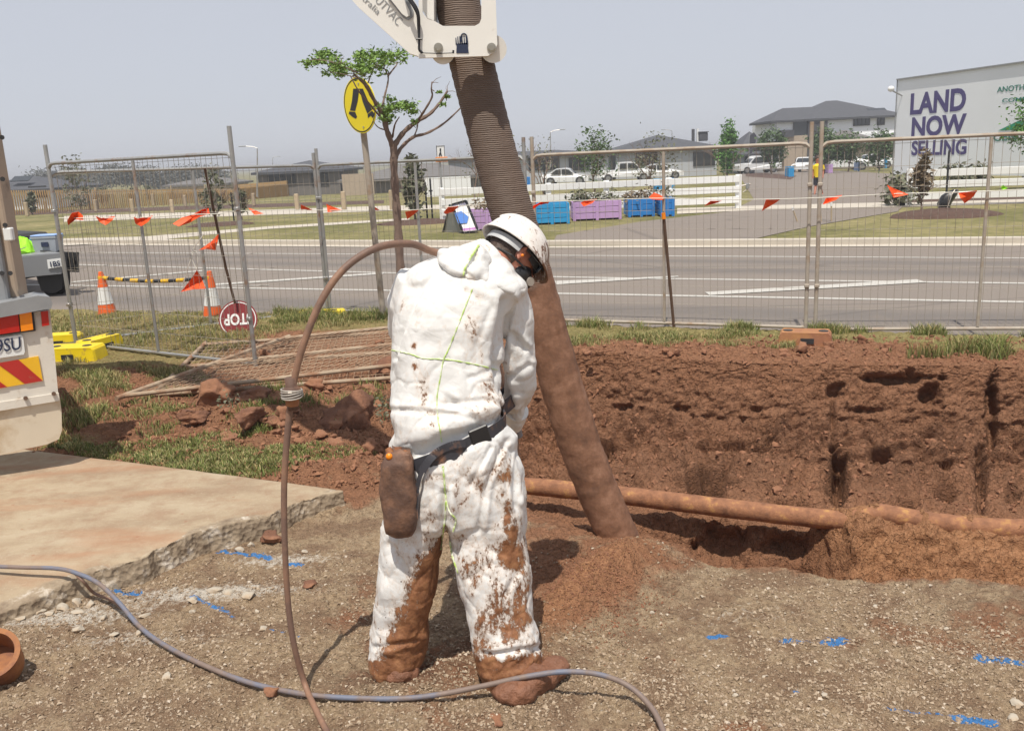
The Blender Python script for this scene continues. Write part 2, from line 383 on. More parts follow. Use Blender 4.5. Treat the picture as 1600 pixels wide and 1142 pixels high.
def m_tyvek():
    """white coverall: crisp crinkles, mud smears where the attribute `mud` is high, small dark spots"""
    t = NT('white_coverall_cloth', .55, 0, .3)
    mud = t.attr('mud'); n1 = t.noise(42, 10, .82, stretch=(1.3, 1.3, .7)); n2 = t.noise(9, 5, .65)
    k = t.math('ADD', t.math('MULTIPLY', n1, .65), t.math('MULTIPLY', n2, .35))     # about .5
    d = t.math('SUBTRACT', t.math('ADD', mud, 0), t.math('SUBTRACT', k, .5, ))        # mud - (k-.5)
    thr = t.math('ADD', mud, t.math('MULTIPLY', t.math('SUBTRACT', .5, k), 3.6))
    mask = t.ramp(thr, [(.44, 0), (.58, 1)])
    stain = t.ramp(thr, [(.12, 0), (.55, 1)])
    base = t.mix(t.noise(3, 3), (.66, .65, .63), (.73, .73, .72))
    base = t.mix(t.math('MULTIPLY', stain, .55), base, (.56, .37, .23))
    sp = t.vor(46); spm = t.math('MULTIPLY', t.ramp(sp, [(.10, 1), (.16, 0)]), t.ramp(t.noise(5, 3), [(.50, 0), (.60, 1)]))
    spm = t.math('MULTIPLY', spm, t.attr('spots'))
    base = t.mix(spm, base, (.10, .05, .035))
    mudc = t.ramp(t.noise(24, 7, .7), [(.3, (.11, .045, .022)), (.5, (.25, .11, .052)), (.7, (.40, .20, .095))])
    t.color(t.mix(mask, base, mudc))
    t.rough(t.ramp(mask, [(0, .6), (1, .5)]))
    r = t.n.new('ShaderNodeTexNoise'); r.inputs['Scale'].default_value = 11; r.inputs['Detail'].default_value = 3; r.inputs['Distortion'].default_value = .8
    t.L(t.co.outputs['Object'], r.inputs['Vector'])
    rid = t.math('ABSOLUTE', t.math('SUBTRACT', r.outputs['Fac'], .5))
    v = t.vor(9, 'DISTANCE_TO_EDGE'); fine = t.noise(45, 5, .6)
    h = t.math('ADD', t.math('MULTIPLY', rid, .5), t.math('MULTIPLY', t.math('MINIMUM', v, .3), 1.1))
    h = t.math('ADD', h, t.math('MULTIPLY', fine, .06))
    b1 = t.bump(h, .022, .5)
    t.bump(t.math('MULTIPLY', mask, t.noise(70, 4)), .004, .8, b1)
    return t.m
M['tyvek'] = m_tyvek()
M['seam'] = pm('lime_green_seam_tape', (.42, .58, .14), .7, 0, .3, 40, .5, 60, dirt=(.72, .74, .62), dscale=38, dth=.5)

def m_helmet():
    t = NT('mud_splashed_white_helmet', .35, 0, .5)
    sp = t.noise(55, 6, .7, stretch=(1, 1, .45)); area = t.math('MULTIPLY', t.attr('mud'), 1)
    k = t.math('ADD', sp, t.math('MULTIPLY', area, .22))
    f = t.ramp(k, [(.62, 0), (.66, 1)]); st = t.ramp(k, [(.4, 0), (.75, 1)])
    base = t.mix(t.math('MULTIPLY', st, .45), (.78, .76, .73), (.6, .42, .3))
    t.color(t.mix(f, base, (.17, .08, .045))); t.bump(f, .002, .5); return t.m
M['helmet'] = m_helmet()
M['strapgrey'] = pm('grey_plastic_harness', (.42, .43, .44), .5, 0, .1, 20, .1, 60)
def m_hair():
    t = NT('dark_brown_hair', .6); t.color(t.mix(t.noise(60, 4, stretch=(1, 1, .25)), (.025, .016, .011), (.10, .06, .042))); t.bump(t.noise(120, 3, stretch=(1, 1, .2)), .004, .8); return t.m
M['hair'] = m_hair()

def m_bighose():
    t = NT('ribbed_rubber_hose', .65, 0, .35)
    w = t.n.new('ShaderNodeTexWave'); w.bands_direction = 'Z'; w.inputs['Scale'].default_value = 33; w.inputs['Distortion'].default_value = 2.6; w.inputs['Detail'].default_value = 2
    t.L(t.co.outputs['Object'], w.inputs['Vector'])
    base = t.mix(t.noise(5, 6, .6), (.11, .078, .062), (.22, .16, .125))
    base = t.mix(t.math('MULTIPLY', w.outputs['Fac'], .32), base, (.06, .045, .04))
    mud = t.ramp(t.noise(11, 8, .7), [(.3, (.11, .058, .038)), (.5, (.21, .105, .062)), (.7, (.33, .18, .115))])
    z = t.attr('mud'); f = t.ramp(t.math('ADD', z, t.math('MULTIPLY', t.math('SUBTRACT', t.noise(7, 6, .65), .5), .9)), [(.36, 0), (.6, 1)])
    t.color(t.mix(f, base, mud))
    b = t.bump(t.math('MULTIPLY', w.outputs['Fac'], t.math('SUBTRACT', 1, f)), .006, .6)
    t.bump(t.noise(60, 5, .65), .004, .6, b); return t.m
M['bighose'] = m_bighose()
def m_hose(name, a, b, th=.5):
    t = NT(name, .6); f = t.ramp(t.noise(6, 5, .6), [(th - .08, 0), (th + .08, 1)]); m = t.mix(t.noise(30, 4), mul(b, .75), mul(b, 1.2))
    t.color(t.mix(f, a, m)); t.bump(t.noise(80, 4), .002, .5); return t.m
M['hose1'] = m_hose('muddy_brown_hose', (.16, .095, .07), (.27, .15, .095), .5)
M['hose2'] = m_hose('dusty_blue_hose', (.15, .165, .22), (.21, .155, .13), .45)
def m_pipe():
    t = NT('soil_crusted_rusty_pipe', .8); n = t.noise(12, 7, .65)
    c = t.ramp(n, [(.3, (.17, .075, .04)), (.55, (.33, .15, .075)), (.68, (.50, .27, .09))]); t.color(c); t.bump(t.noise(60, 6, .7), .008, .8); return t.m
M['pipe'] = m_pipe()

def m_ground():
    t = NT('site_ground', .95, 0, .15)
    soil, grass, paint, dust, darkened = [t.attr(k) for k in ('soil', 'grass', 'paint', 'dust', 'darkened')]
    nf = t.noise(38, 8, .68); nm = t.noise(5, 6, .6); nl = t.noise(1.1, 4, .55)
    vs = t.vor(55, out='Color'); sepn = t.n.new('ShaderNodeSeparateColor'); t.L(vs, sepn.inputs[0])
    gcol = t.ramp(nf, [(.28, (.15, .098, .058)), (.45, (.34, .238, .148)), (.6, (.45, .332, .215)), (.78, (.59, .47, .33))])
    gcol = t.mix(t.math('MULTIPLY', sepn.outputs[0], .3), gcol, (.43, .34, .24))
    patch = t.ramp(nm, [(.44, 0), (.58, 1)]); gcol = t.mix(t.math('MULTIPLY', patch, .72), gcol, t.mix(nf, (.15, .09, .057), (.31, .20, .13)))
    scol = t.ramp(nf, [(.25, mul(SOIL, .55)), (.5, SOIL), (.75, mul(SOIL, 1.35))]); scol = t.mix(t.math('MULTIPLY', nm, .5), scol, (.36, .20, .125))
    sf = t.ramp(t.math('ADD', soil, t.math('MULTIPLY', t.math('SUBTRACT', nm, .5), 1.1)), [(.38, 0), (.62, 1)])
    col = t.mix(sf, gcol, scol)
    col = t.mix(t.math('MULTIPLY', darkened, .75), col, t.mix(nf, (.085, .05, .036), (.17, .10, .07)))
    gf = t.ramp(t.math('ADD', grass, t.math('MULTIPLY', t.math('SUBTRACT', nf, .5), .9)), [(.4, 0), (.65, 1)])
    col = t.mix(gf, col, t.mix(nm, (.16, .15, .05), (.42, .34, .16)))
    df = t.ramp(t.math('ADD', dust, t.math('MULTIPLY', t.math('SUBTRACT', nf, .5), 1.6)), [(.4, 0), (.7, 1)])
    col = t.mix(df, col, (.62, .56, .48))
    cl = t.math('MULTIPLY', t.attr('clay'), t.ramp(nm, [(.35, .55), (.65, 1)])); col = t.mix(cl, col, t.ramp(nf, [(.3, (.28, .13, .06)), (.55, (.48, .245, .125)), (.75, (.60, .34, .19))]))
    pf = t.ramp(t.math('ADD', paint, t.math('MULTIPLY', t.math('SUBTRACT', nf, .5), 2.0)), [(.45, 0), (.6, 1)])
    t.color(t.mix(pf, col, (.08, .24, .54)))
    b = t.bump(nf, .035, 1); ed = t.n.new('ShaderNodeTexVoronoi'); ed.feature = 'DISTANCE_TO_EDGE'; ed.inputs['Scale'].default_value = 13; vv = t.n.new('ShaderNodeVectorMath'); nz = t.n.new('ShaderNodeTexNoise'); nz.inputs['Scale'].default_value = 8; nz.inputs['Detail'].default_value = 4; vv.operation = 'MULTIPLY_ADD'; t.L(t.co.outputs['Object'], nz.inputs['Vector']); t.L(nz.outputs['Color'], vv.inputs[0]); vv.inputs[1].default_value = (.16, .16, .16); t.L(t.co.outputs['Object'], vv.inputs[2]); t.L(vv.outputs[0], ed.inputs['Vector']); ck = t.ramp(ed.outputs['Distance'], [(0, 0), (.07, 1)]); b = t.bump(t.math('MULTIPLY', ck, soil), .02, .8, b); b = t.bump(t.vor(70), .012, .6, b); t.bump(t.noise(150, 4, .6), .005, .7, b); return t.m
M['ground'] = m_ground()
M['clod'] = pm('red_soil_clod', SOIL, .95, 0, .35, 9, .9, 45, .012, dirt=(.24, .11, .062), dscale=6, dth=.50)
M['clod_dark'] = pm('dark_brown_clod', (.19, .088, .052), .95, 0, .4, 9, 1, 40, .016, dirt=(.33, .16, .09), dscale=5, dth=.54)
M['rust_pipe'] = pm('rusty_muddy_pipe', (.40, .31, .22), .8, .05, .25, 12, .4, 80, dirt=(.28, .15, .085), dscale=5, dth=.5)
def m_slab():
    t = NT('dusty_concrete_slab', .9, 0, .2); e = t.attr('edge')
    n = t.noise(2.2, 6, .6, stretch=(1, 2.2, 1)); f = t.noise(30, 7, .65)
    top = t.ramp(n, [(.3, (.25, .175, .115)), (.5, (.36, .285, .195)), (.72, (.44, .37, .27))])
    top = t.mix(t.math('MULTIPLY', f, .4), top, (.46, .36, .25)); top = t.mix(t.math('MULTIPLY', t.ramp(t.noise(7, 8, .72), [(.46, 0), (.66, 1)]), .55), top, (.27, .16, .10)); top = t.mix(t.math('MULTIPLY', t.ramp(t.noise(120, 3, .6), [(.6, 0), (.72, 1)]), .5), top, (.55, .47, .37))
    st = t.ramp(t.noise(1.3, 5, .6, stretch=(.6, 2.5, 1)), [(.52, 0), (.7, 1)]); top = t.mix(t.math('MULTIPLY', st, .6), top, (.36, .18, .10))
    sp = t.ramp(t.vor(9), [(.06, 1), (.10, 0)]); top = t.mix(t.math('MULTIPLY', sp, .6), top, (.30, .15, .09))
    br = t.ramp(t.noise(9, 7, .7), [(.35, (.22, .165, .115)), (.53, (.33, .26, .185)), (.68, (.66, .60, .52))])
    t.color(t.mix(t.ramp(t.math('ADD', e, t.math('MULTIPLY', t.math('SUBTRACT', f, .5), .7)), [(.35, 0), (.6, 1)]), top, br))
    b = t.bump(f, .008, .45); t.bump(t.math('MULTIPLY', e, t.vor(40)), .01, .8, b); return t.m
M['slab'] = m_slab()
def m_asphalt():
    t = NT('worn_grey_asphalt', .85, 0, .3); f = t.noise(60, 6, .7); l = t.noise(.35, 4, .6, stretch=(.25, 1, 1))
    c = t.mix(f, (.15, .128, .110), (.295, .258, .226)); c = t.mix(t.math('MULTIPLY', l, .55), c, (.21, .17, .145))
    w = t.attr('wheel'); c = t.mix(t.math('MULTIPLY', w, .5), c, (.105, .10, .10))
    jn = t.n.new('ShaderNodeTexVoronoi'); jn.feature = 'DISTANCE_TO_EDGE'; jn.inputs['Scale'].default_value = .35; mp = t.n.new('ShaderNodeMapping'); mp.inputs['Scale'].default_value = (.35, 1, 1); t.L(t.co.outputs['Object'], mp.inputs[0]); t.L(mp.outputs[0], jn.inputs['Vector'])
    c = t.mix(t.math('MULTIPLY', t.ramp(jn.outputs['Distance'], [(.0, 1), (.012, 0)]), .45), c, (.09, .08, .075)); c = t.mix(t.math('MULTIPLY', t.ramp(t.noise(3, 6, .7), [(.5, 0), (.75, 1)]), .35), c, (.25, .2, .16))
    t.color(c); t.bump(f, .004, .5); return t.m
M['asphalt'] = m_asphalt()
def m_line():
    t = NT('worn_white_line_paint', .7); f = t.ramp(t.noise(30, 6, .7), [(.36, 1), (.44, 0)]); t.color(t.mix(t.math('MULTIPLY', f, .8), (.50, .48, .44), (.25, .23, .21))); return t.m
M['line'] = m_line()
def m_farland():
    t = NT('far_grass_land', .95, 0, .1); a = t.noise(.25, 5, .6); b = t.noise(3, 6, .65); c = t.noise(40, 3, .6, stretch=(1, .3, 1))
    g = t.mix(b, (.10, .105, .04), (.20, .185, .075)); dry = t.mix(b, (.30, .25, .12), (.42, .35, .19))
    f = t.ramp(t.math('ADD', t.math('MULTIPLY', a, .6), t.math('MULTIPLY', b, .4)), [(.42, 0), (.62, 1)])
    col = t.mix(t.math('MULTIPLY', f, .8), g, dry); col = t.mix(t.math('MULTIPLY', t.attr('dry'), .85), col, dry)
    t.color(t.mix(t.math('MULTIPLY', c, .3), col, (.12, .12, .05))); t.bump(c, .03, .6); return t.m
M['farland'] = m_farland()
def m_grass():
    t = NT('grass_blades', .6, 0, .2); t.color(t.attrc('col')); return t.m
M['grass'] = m_grass()
def m_lying():
    t = NT('dusty_weld_mesh', .8); t.color(t.mix(t.noise(8, 5), (.30, .19, .12), (.42, .31, .21))); return t.m
M['dustwire'] = m_lying()
M['canopy_grey'] = pm('far_treeline_leaves', (.115, .12, .11), .8, 0, .35, .6, 0)
def remesh(o, voxel, smooth=2):
    """voxel-union of overlapping closed shapes into one continuous surface; returns a mesh"""
    if o.name not in scene.collection.objects: scene.collection.objects.link(o)
    b = bmesh.new(); b.from_mesh(o.data); bmesh.ops.recalc_face_normals(b, faces=b.faces); b.to_mesh(o.data); b.free()
    m = o.modifiers.new('r', 'REMESH'); m.mode = 'VOXEL'; m.voxel_size = voxel; m.use_smooth_shade = True
    if smooth: s = o.modifiers.new('s', 'SMOOTH'); s.iterations = smooth; s.factor = .5
    dg = bpy.context.evaluated_depsgraph_get(); dg.update()
    me = bpy.data.meshes.new_from_object(o.evaluated_get(dg)); bpy.data.objects.remove(o); me.materials.clear(); return me
def getco(me):
    a = np.empty(len(me.vertices) * 3, np.float32); me.vertices.foreach_get('co', a); return a.reshape(-1, 3).astype(float)
def getno(me):
    a = np.empty(len(me.vertices) * 3, np.float32); me.vertices.foreach_get('normal', a); return a.reshape(-1, 3).astype(float)
def setco(me, c): me.vertices.foreach_set('co', c.astype(np.float32).reshape(-1)); me.update()
# ------------------------------------------------------------------ site ground with the trench: one swept sheet
def lin(x, xs, ys):                                            # piecewise linear with linear extrapolation
    x = np.asarray(x, float); xs = np.asarray(xs, float); ys = np.asarray(ys, float)
    r = np.interp(x, xs, ys)
    r = np.where(x < xs[0], ys[0] + (x - xs[0]) * (ys[1] - ys[0]) / (xs[1] - xs[0]), r)
    return np.where(x > xs[-1], ys[-1] + (x - xs[-1]) * (ys[-1] - ys[-2]) / (xs[-1] - xs[-2]), r)
ROADN = lambda x: lin(x, [-5.95, .52, 4.87], [12.3, 9.98, 8.33])
YN = lambda x: lin(x, [-1.0, -.5, 0, .5, .9, 1.4, 2.14, 5], [5.3, 5.0, 4.65, 4.22, 3.86, 3.72, 3.55, 3.0])
YW = lambda x: lin(x, [-1.2, .3, 1.74, 4.26, 7], [8.75, 8.35, 7.85, 7.2, 6.5])
YP = lambda x: lin(x, [-.9, 2.2, 3.31, 6], [6.90, 5.66, 5.26, 4.3])   # pipe line
def gh(X, Y):                                                  # level ground away from the trench
    X = np.asarray(X, float); Y = np.asarray(Y, float)
    left = sstep(-.75, -1.3, X) * sstep(4.6, 5.3, Y)
    return .07 * left + .02 * sstep(7.5, 8.3, Y) - .03 * sstep(-.3, .2, Y - ROADN(X))
ts = np.concatenate([np.linspace(-30, -1.25, 30)[:-1], np.linspace(-1.25, 1.25, 860), np.linspace(1.25, 30, 30)[1:]])
nseg = [14, 260, 44, 40, 170, 80, 44, 84, 36, 60, 70, 24]
nb = ts.shape[0]
def NZ(X, a, b): return perlin(np.stack([X * a, X * 0, X * 0 + b], -1))
def edges(X): return YN(X) + .07 * NZ(X, 2.3, 3) + .03 * NZ(X, 9, 7), YW(X) + .04 * NZ(X, 3, 1), YP(X), ROADN(X)
def S_(X, *a): return np.stack([np.broadcast_to(q, X.shape) for q in a], -1)
def ykeys(X):
    yn, yw, yp, yr = edges(X); z0 = np.zeros_like(X)
    return S_(X, z0 - 9, z0 + 1.3, yn, yn + .18, yn + .5, yw - 1.35, yw - .62, yw - .40, yw - .06, yw, yw + .5, yr + .03, yr + .05)
def prof(X1, Y):                                               # surface height; X1 per column, Y grid
    yn, yw, yp, yr = edges(X1); Z = np.zeros_like(Y); out = []
    A = (S_(X1, yn, yn + .10, yn + .34, yw - 1.5, yw - 1.0, yw - .44, yw - .06, yw), (0, -.35, -1.0, -1.12, -1.02, -.66, -.06, .02))
    B = (S_(X1, yn, yn + .14, yp - .12, yp + .08, yp + .28, yw - .44, yw - .06, yw), (0, -.12, -.47, -.50, -1.0, -.70, -.06, .02))
    Cc = (S_(X1, yn, yn + .3, yn + 1.0, yn + 1.5, yw - 1.1, yw - .65, yw - .2, yw), (0, -.12, -.55, -.95, -1.0, -.62, -.18, .02))
    for K, z in (A, B, Cc): out.append(np.stack([np.interp(Y[:, k], K[k], z) for k in range(Y.shape[1])], 1))
    return out
vp = np.concatenate([np.linspace(i, i + 1, n, endpoint=False) for i, n in enumerate(nseg)] + [[len(nseg)]])
vi = np.minimum(vp.astype(int), len(nseg) - 1); vf = vp - vi
X = np.zeros((len(vp), nb)); Yg = np.zeros_like(X)
Yg[:] = np.linspace(-9, 12, len(vp))[:, None]
for _ in range(9):
    X = ts[None, :] * (0.60 * np.maximum(Yg, 1.2) + .35)
    K = ykeys(X); ii = np.broadcast_to(vi[:, None], X.shape)
    y0 = np.take_along_axis(K, ii[..., None], 2)[..., 0]; y1 = np.take_along_axis(K, ii[..., None] + 1, 2)[..., 0]
    Yg = .5 * Yg + .5 * (y0 + (y1 - y0) * vf[:, None])
X = ts[None, :] * (0.60 * np.maximum(Yg, 1.2) + .35)
# heights on the slanting columns: evaluate the three profiles with edges taken at the true X
def interp_keys(Kx, z):
    n = len(z); r = np.full(Yg.shape, float(z[0])) 
    for k in range(n - 1):
        t_ = np.clip((Yg - Kx[k]) / np.maximum(Kx[k + 1] - Kx[k], 1e-4), 0, 1); r = r + (z[k + 1] - z[k]) * t_
    return r
yn, yw, yp, yr = edges(X)
Za = interp_keys((yn, yn + .10, yn + .34, yp - .06, yp + .12, yw - .62, yw - .20, yw - .05, yw), (0, -.35, -1.0, -1.18, -.76, -.66, -.44, -.05, .02))
Zb = interp_keys((yn, yn + .07, yn + .26, yp - .46, yp - .15, yp + .06, yp + .16, yw - .62, yw - .20, yw - .05, yw), (0, -.22, -.80, -1.02, -.565, -.515, -.80, -.70, -.44, -.05, .02))
Zc = interp_keys((yn, yn + .25, yn + .9, yn + 1.5, yw - 1.2, yw - .65, yw - .2, yw - .05, yw), (0, -.10, -.42, -.76, -.82, -.62, -.42, -.08, .02))
bw = fbm(np.stack([X * 1.6, Yg * 1.6, X * 0 + 2], -1), 2)
b_ = sstep(2.0, 2.22, X + .12 * bw); l_ = sstep(1.2, .75, X + .1 * bw); Zg = (Za * (1 - b_) + Zb * b_) * (1 - l_) + Zc * l_
s_ = sstep(-1.0, -.35, X) * sstep(7.4, 6.6, X); Zg = np.where(Zg < 0, Zg * s_, Zg)
# v3: a stable zone coordinate, 2 near edge .. 9 far lip
v3 = np.interp(vp, [0, 2, 3, 4, 5, 6, 7, 8, 9, 10, 12], [0, 2, 3, 4, 5.2, 6, 7, 8, 9, 9.2, 11])[:, None] * np.ones_like(X)
# soften the profile corners along v
for _ in range(3):
    Zg[1:-1] = .25 * Zg[:-2] + .5 * Zg[1:-1] + .25 * Zg[2:]; Yg[1:-1] = .25 * Yg[:-2] + .5 * Yg[1:-1] + .25 * Yg[2:]
far_m = np.clip((np.abs(ts) - 1.0) / .3, 0, 1)[None, :]
P = np.stack([X, Yg, Zg + gh(X, Yg)], -1)
du = np.gradient(P, axis=1); dv = np.gradient(P, axis=0); N = np.cross(du, dv); N /= np.linalg.norm(N, axis=-1)[..., None] + 1e-9
in_tr = sstep(2.0, 2.3, v3) * sstep(9.25, 8.85, v3)
fade_end = sstep(-1.0, -.45, X) * sstep(7.4, 6.8, X); tr = in_tr * fade_end
lump = sstep(5.0, 6.0, v3) * sstep(8.0, 7.2, v3) * fade_end          # slumped soil below the wall
wall = sstep(6.6, 7.6, v3) * sstep(9.2, 8.8, v3) * fade_end
landfar = sstep(8.9, 9.3, v3)
leftdirt = sstep(-.45, -.85, X) * sstep(4.9, 5.4, Yg) * sstep(8.6, 7.6, Yg)
q = P
f1, f2 = worley(q * 6.5 + .35 * fbm(q * 5, 3)[..., None]); g1, g2 = worley(q * np.array([11, 11, 11]) + .5 * fbm(q * 9, 3)[..., None])
crack = np.clip((g2 - g1) / .16, 0, 1); k1, k2 = worley(q * np.array([6, 6, 7]) + .8 * fbm(q * 5, 4)[..., None]); crk2 = np.clip((k2 - k1) / .10, 0, 1)
h = .010 * fbm(q * 17, 4, .65) + .007 * (.5 - worley(q * 26)[0]) * (1 - in_tr) * sstep(1.0, 1.4, Yg) + .014 * fbm(q * 3.2, 4) * sstep(.5, 1.2, Yg)
bench = b_ * sstep(-.1, .1, yp - Yg) * tr; wk = .5 + .8 * sstep(7.8, 6.6, v3); wk = np.where(v3 > 6.6, wk, 1)
h = h + tr * wk * (.035 * fbm(q * 2.6, 4) + .040 * (.55 - f1) * (1 + fbm(q * 1.7, 2)) + .020 * (.55 - g1) * (1 + 1.4 * perlin(q * 2.1)) + .018 * fbm(q * 13, 5, .65)) - tr * (.004 * (1 - crack) + .016 * (1 - crk2)) * wall
h = h + bench * (.02 * fbm(q * 6, 4, .6) + .02 * (.5 - worley(q * 16)[0]))
h = h + lump * (.17 * (.6 - f1) * (1 + perlin(q * 2.1)) + .07 * (.6 - g1) + .03 * fbm(q * 9, 4, .6))
h = h + leftdirt * (.05 * (.5 - f1) + .05 * fbm(q * 3, 3))
h = h + landfar * (.02 * fbm(q * 5, 3) + .012 * (.5 - g1))
# mounds: soil heaped round the foot of the big hose and under the boots
def blob(c, r, a, rot=0):
    dx = X - c[0]; dy = Yg - c[1]; cs, sn = math.cos(rot), math.sin(rot); a1 = (dx * cs + dy * sn) / r[0]; b1 = (-dx * sn + dy * cs) / r[1]
    return a * np.exp(-(a1 * a1 + b1 * b1))
upz = np.zeros_like(X)
c1 = G(925, 925); c2 = G(995, 885); c3 = G(870, 880); fl = G(620, 1075); fr = G(815, 1100); c4 = G(700, 1045)
upz += blob(c1, (.50, .13), .13, .9) + blob(c2, (.25, .18), .05) + blob(fl, (.2, .14), .03) + blob(fr, (.25, .15), .03) + blob(c4, (.07, .05), .04)
upz += (blob(G(500, 800), (.25, .2), .03) + blob(G(560, 745), (.4, .35), .08)) * sstep(4.4, 4.8, Yg)
upz += blob((1.2, 8.15), (2.2, .25), .05) + blob((-1.9, 6.6), (.9, .35), .07, -.1)
upz += blob(fl + np.array([0, .5, 0]), (.35, .4), -.03)
msk = np.exp(-(((X - .35) / .55) ** 2 + ((Yg - 3.95) / .35) ** 2)); upz += msk * .02 * fbm(q * 9, 4)
h = h * (1 - far_m * .8)
# wall dents: dark hollows (pixel, radii, depth)
P1_ = P + N * h[..., None]; PX, PY = pxy(P1_); wob = np.clip(1 + .9 * fbm(P * 9, 3), .3, 3)
dn = np.zeros_like(X)
for x, y, rx, ry, dep in ((1398, 592, 44, 9, .15), (1452, 616, 17, 17, .17), (1310, 745, 15, 38, .38), (1549, 640, 8, 55, .16), (1533, 750, 9, 45, .16), (1305, 612, 13, 13, .10), (1100, 752, 30, 20, .34), (950, 705, 15, 14, .18), (1160, 698, 55, 6, .08),
                          (1235, 788, 25, 8, .14), (1350, 642, 30, 5, .05), (1374, 712, 18, 12, .10), (1420, 788, 15, 8, .13), (1478, 768, 17, 11, .14), (1582, 772, 12, 14, .12), (1301, 640, 3.5, 40, .06), (1480, 725, 11, 7, .08), (1205, 688, 13, 7, .07), (1180, 640, 12, 5, .04), (1060, 640, 10, 6, .05), (970, 640, 18, 5, .05), (1130, 850, 36, 28, .25), (1225, 852, 26, 16, .2)):
    m_ = ((PX - x) / rx) ** 2 + ((PY - y) / ry) ** 2; dn = np.maximum(dn, 1.25 * dep * np.exp(-(m_ * wob) ** 1.8))
dn = dn * sstep(4.6, 5.2, v3) * sstep(9.2, 8.95, v3) * (far_m < .5)
cr_ = b_ * np.exp(-((Yg - yp + .02) / .055) ** 2) * tr; upz_c = .035 * cr_
P = P + N * (h - dn)[..., None]; P[..., 2] += upz + upz_c
P[..., 2] = np.where(far_m > .5, P[..., 2] - .02 * far_m, P[..., 2])
# masks
soil = np.clip(tr + sstep(1.93, 2.06, v3) * (1 - far_m), 0, 1)
soil = np.maximum(soil, sstep(-.35, -.02, Yg - YN(X)) * .75 * sstep(1.3, .6, X)); soil = np.maximum(soil, landfar)
def nearr(c, r, rot):
    dx = X - c[0]; dy = Yg - c[1]; cs, sn = math.cos(rot), math.sin(rot); return np.exp(-((dx * cs + dy * sn) / r[0]) ** 2 - ((-dx * sn + dy * cs) / r[1]) ** 2)
def near(c, r): return np.exp(-(((X - c[0]) / r[0]) ** 2 + ((Yg - c[1]) / r[1]) ** 2))
soil = np.maximum(soil, sstep(-.95, -1.2, X + .8 * (Yg - 4.9) * 0) * sstep(4.75, 5.0, Yg))
soil = np.maximum(soil, .95 * nearr(c1, (.52, .22), .9)); soil = np.maximum(soil, .7 * near(c2, (.35, .25)))
clay = np.maximum(.85 * nearr(c1, (.48, .13), .9), .9 * b_ * sstep(-.12, .0, yp - Yg + .08) * in_tr); soil = np.maximum(soil, .75 * near(c3, (.5, .6))); soil = np.maximum(soil, .62 * near(c4, (.55, .45)))
soil = np.maximum(soil, .9 * near(G(545, 770), (.3, .4))); soil = np.maximum(soil, .55 * near(G(1560, 990), (.9, .35))); soil = np.maximum(soil, .55 * near(G(1130, 1142), (.4, .12)))
soil = np.maximum(soil, .5 * near(G(560, 960), (.2, .5)))
darkened = np.clip(.9 * near(G(620, 1062), (.2, .1)) + .6 * near(G(740, 1000), (.12, .25)), 0, 1)  # darker ground at the left foot and between the legs
darkened = np.maximum(darkened, .34 * tr * sstep(5.0, 5.4, v3) * sstep(8.1, 7.4, v3) * (.6 + .8 * fbm(q * 1.5, 3))); darkened = np.clip(darkened, 0, 1)  # shade painted into the slump's soil colour, so the bench stands out
dust = .72 * near(G(330, 925), (.6, .10)) + .7 * near(G(90, 965), (.5, .10)) + .62 * near(G(450, 875), (.35, .10)) + .5 * near(G(200, 1000), (.5, .1))
dust = np.maximum(dust, .42 * near(G(250, 1000), (.6, .12))); dust = np.maximum(dust, .36 * near(G(1150, 960), (.5, .15))) + .30 * near(G(1050, 1060), (.5, .1))
def stroke(pts, w, a=1):
    m = np.zeros_like(X)
    for (x0, y0), (x1, y1) in zip(pts[:-1], pts[1:]):
        A = G(x0, y0)[:2]; B = G(x1, y1)[:2]; d = B - A; L2 = (d ** 2).sum()
        t = np.clip(((X - A[0]) * d[0] + (Yg - A[1]) * d[1]) / L2, 0, 1); e = (X - A[0] - t * d[0]) ** 2 + (Yg - A[1] - t * d[1]) ** 2
        m = np.maximum(m, a * np.exp(-e / w ** 2))
    return m
paint = stroke([(1225, 1004), (1240, 1004)], .028, .85); paint = np.maximum(paint, stroke([(1290, 1003), (1318, 998)], .028, .95)); paint = np.maximum(paint, stroke([(1108, 996), (1135, 993)], .02, .85))
paint = np.maximum(paint, stroke([(1240, 1004), (1290, 1003)], .02, .5))
paint = np.maximum(paint, stroke([(1530, 1028), (1600, 1036)], .03, .85)); paint = np.maximum(paint, stroke([(1490, 1118), (1555, 1127)], .022, 1.0)); paint = np.maximum(paint, stroke([(1385, 1104), (1490, 1118)], .012, .62))
paint = np.maximum(paint, stroke([(345, 862), (420, 873)], .03, .78)); paint = np.maximum(paint, stroke([(168, 920), (215, 926)], .028, .8)); paint = np.maximum(paint, stroke([(455, 880), (470, 880)], .02, .9))
paint = np.maximum(paint, stroke([(300, 930), (365, 960)], .02, .6)); paint = np.maximum(paint, stroke([(420, 985), (480, 992)], .014, .45)); paint = np.maximum(paint, stroke([(1230, 1076), (1245, 1078)], .016, .6))
Y2 = YW(X); verge = sstep(.45, .95, Yg - Y2) * .62
verge = np.maximum(verge, .62 * sstep(8.0, 8.6, Yg) * sstep(-2.2, -3.2, X)); verge = np.maximum(verge, .8 * sstep(-.9, -.5, Yg - ROADN(X)))
lw = sstep(-2.9, -3.2, X + 0 * Yg)
lawn = near(G(330, 712, .07), (1.2, .26)); lawn = np.maximum(lawn, .45 * near(G(190, 640, .07), (.5, .3))); lawn = np.maximum(lawn, .6 * near(G(110, 690, .07), (.5, .4)))
grassm = np.maximum(verge, lawn * .85)
me = bpy.data.meshes.new('ground'); R_, C_ = X.shape; nv = R_ * C_
me.vertices.add(nv); me.vertices.foreach_set('co', P.reshape(-1).astype(np.float32))
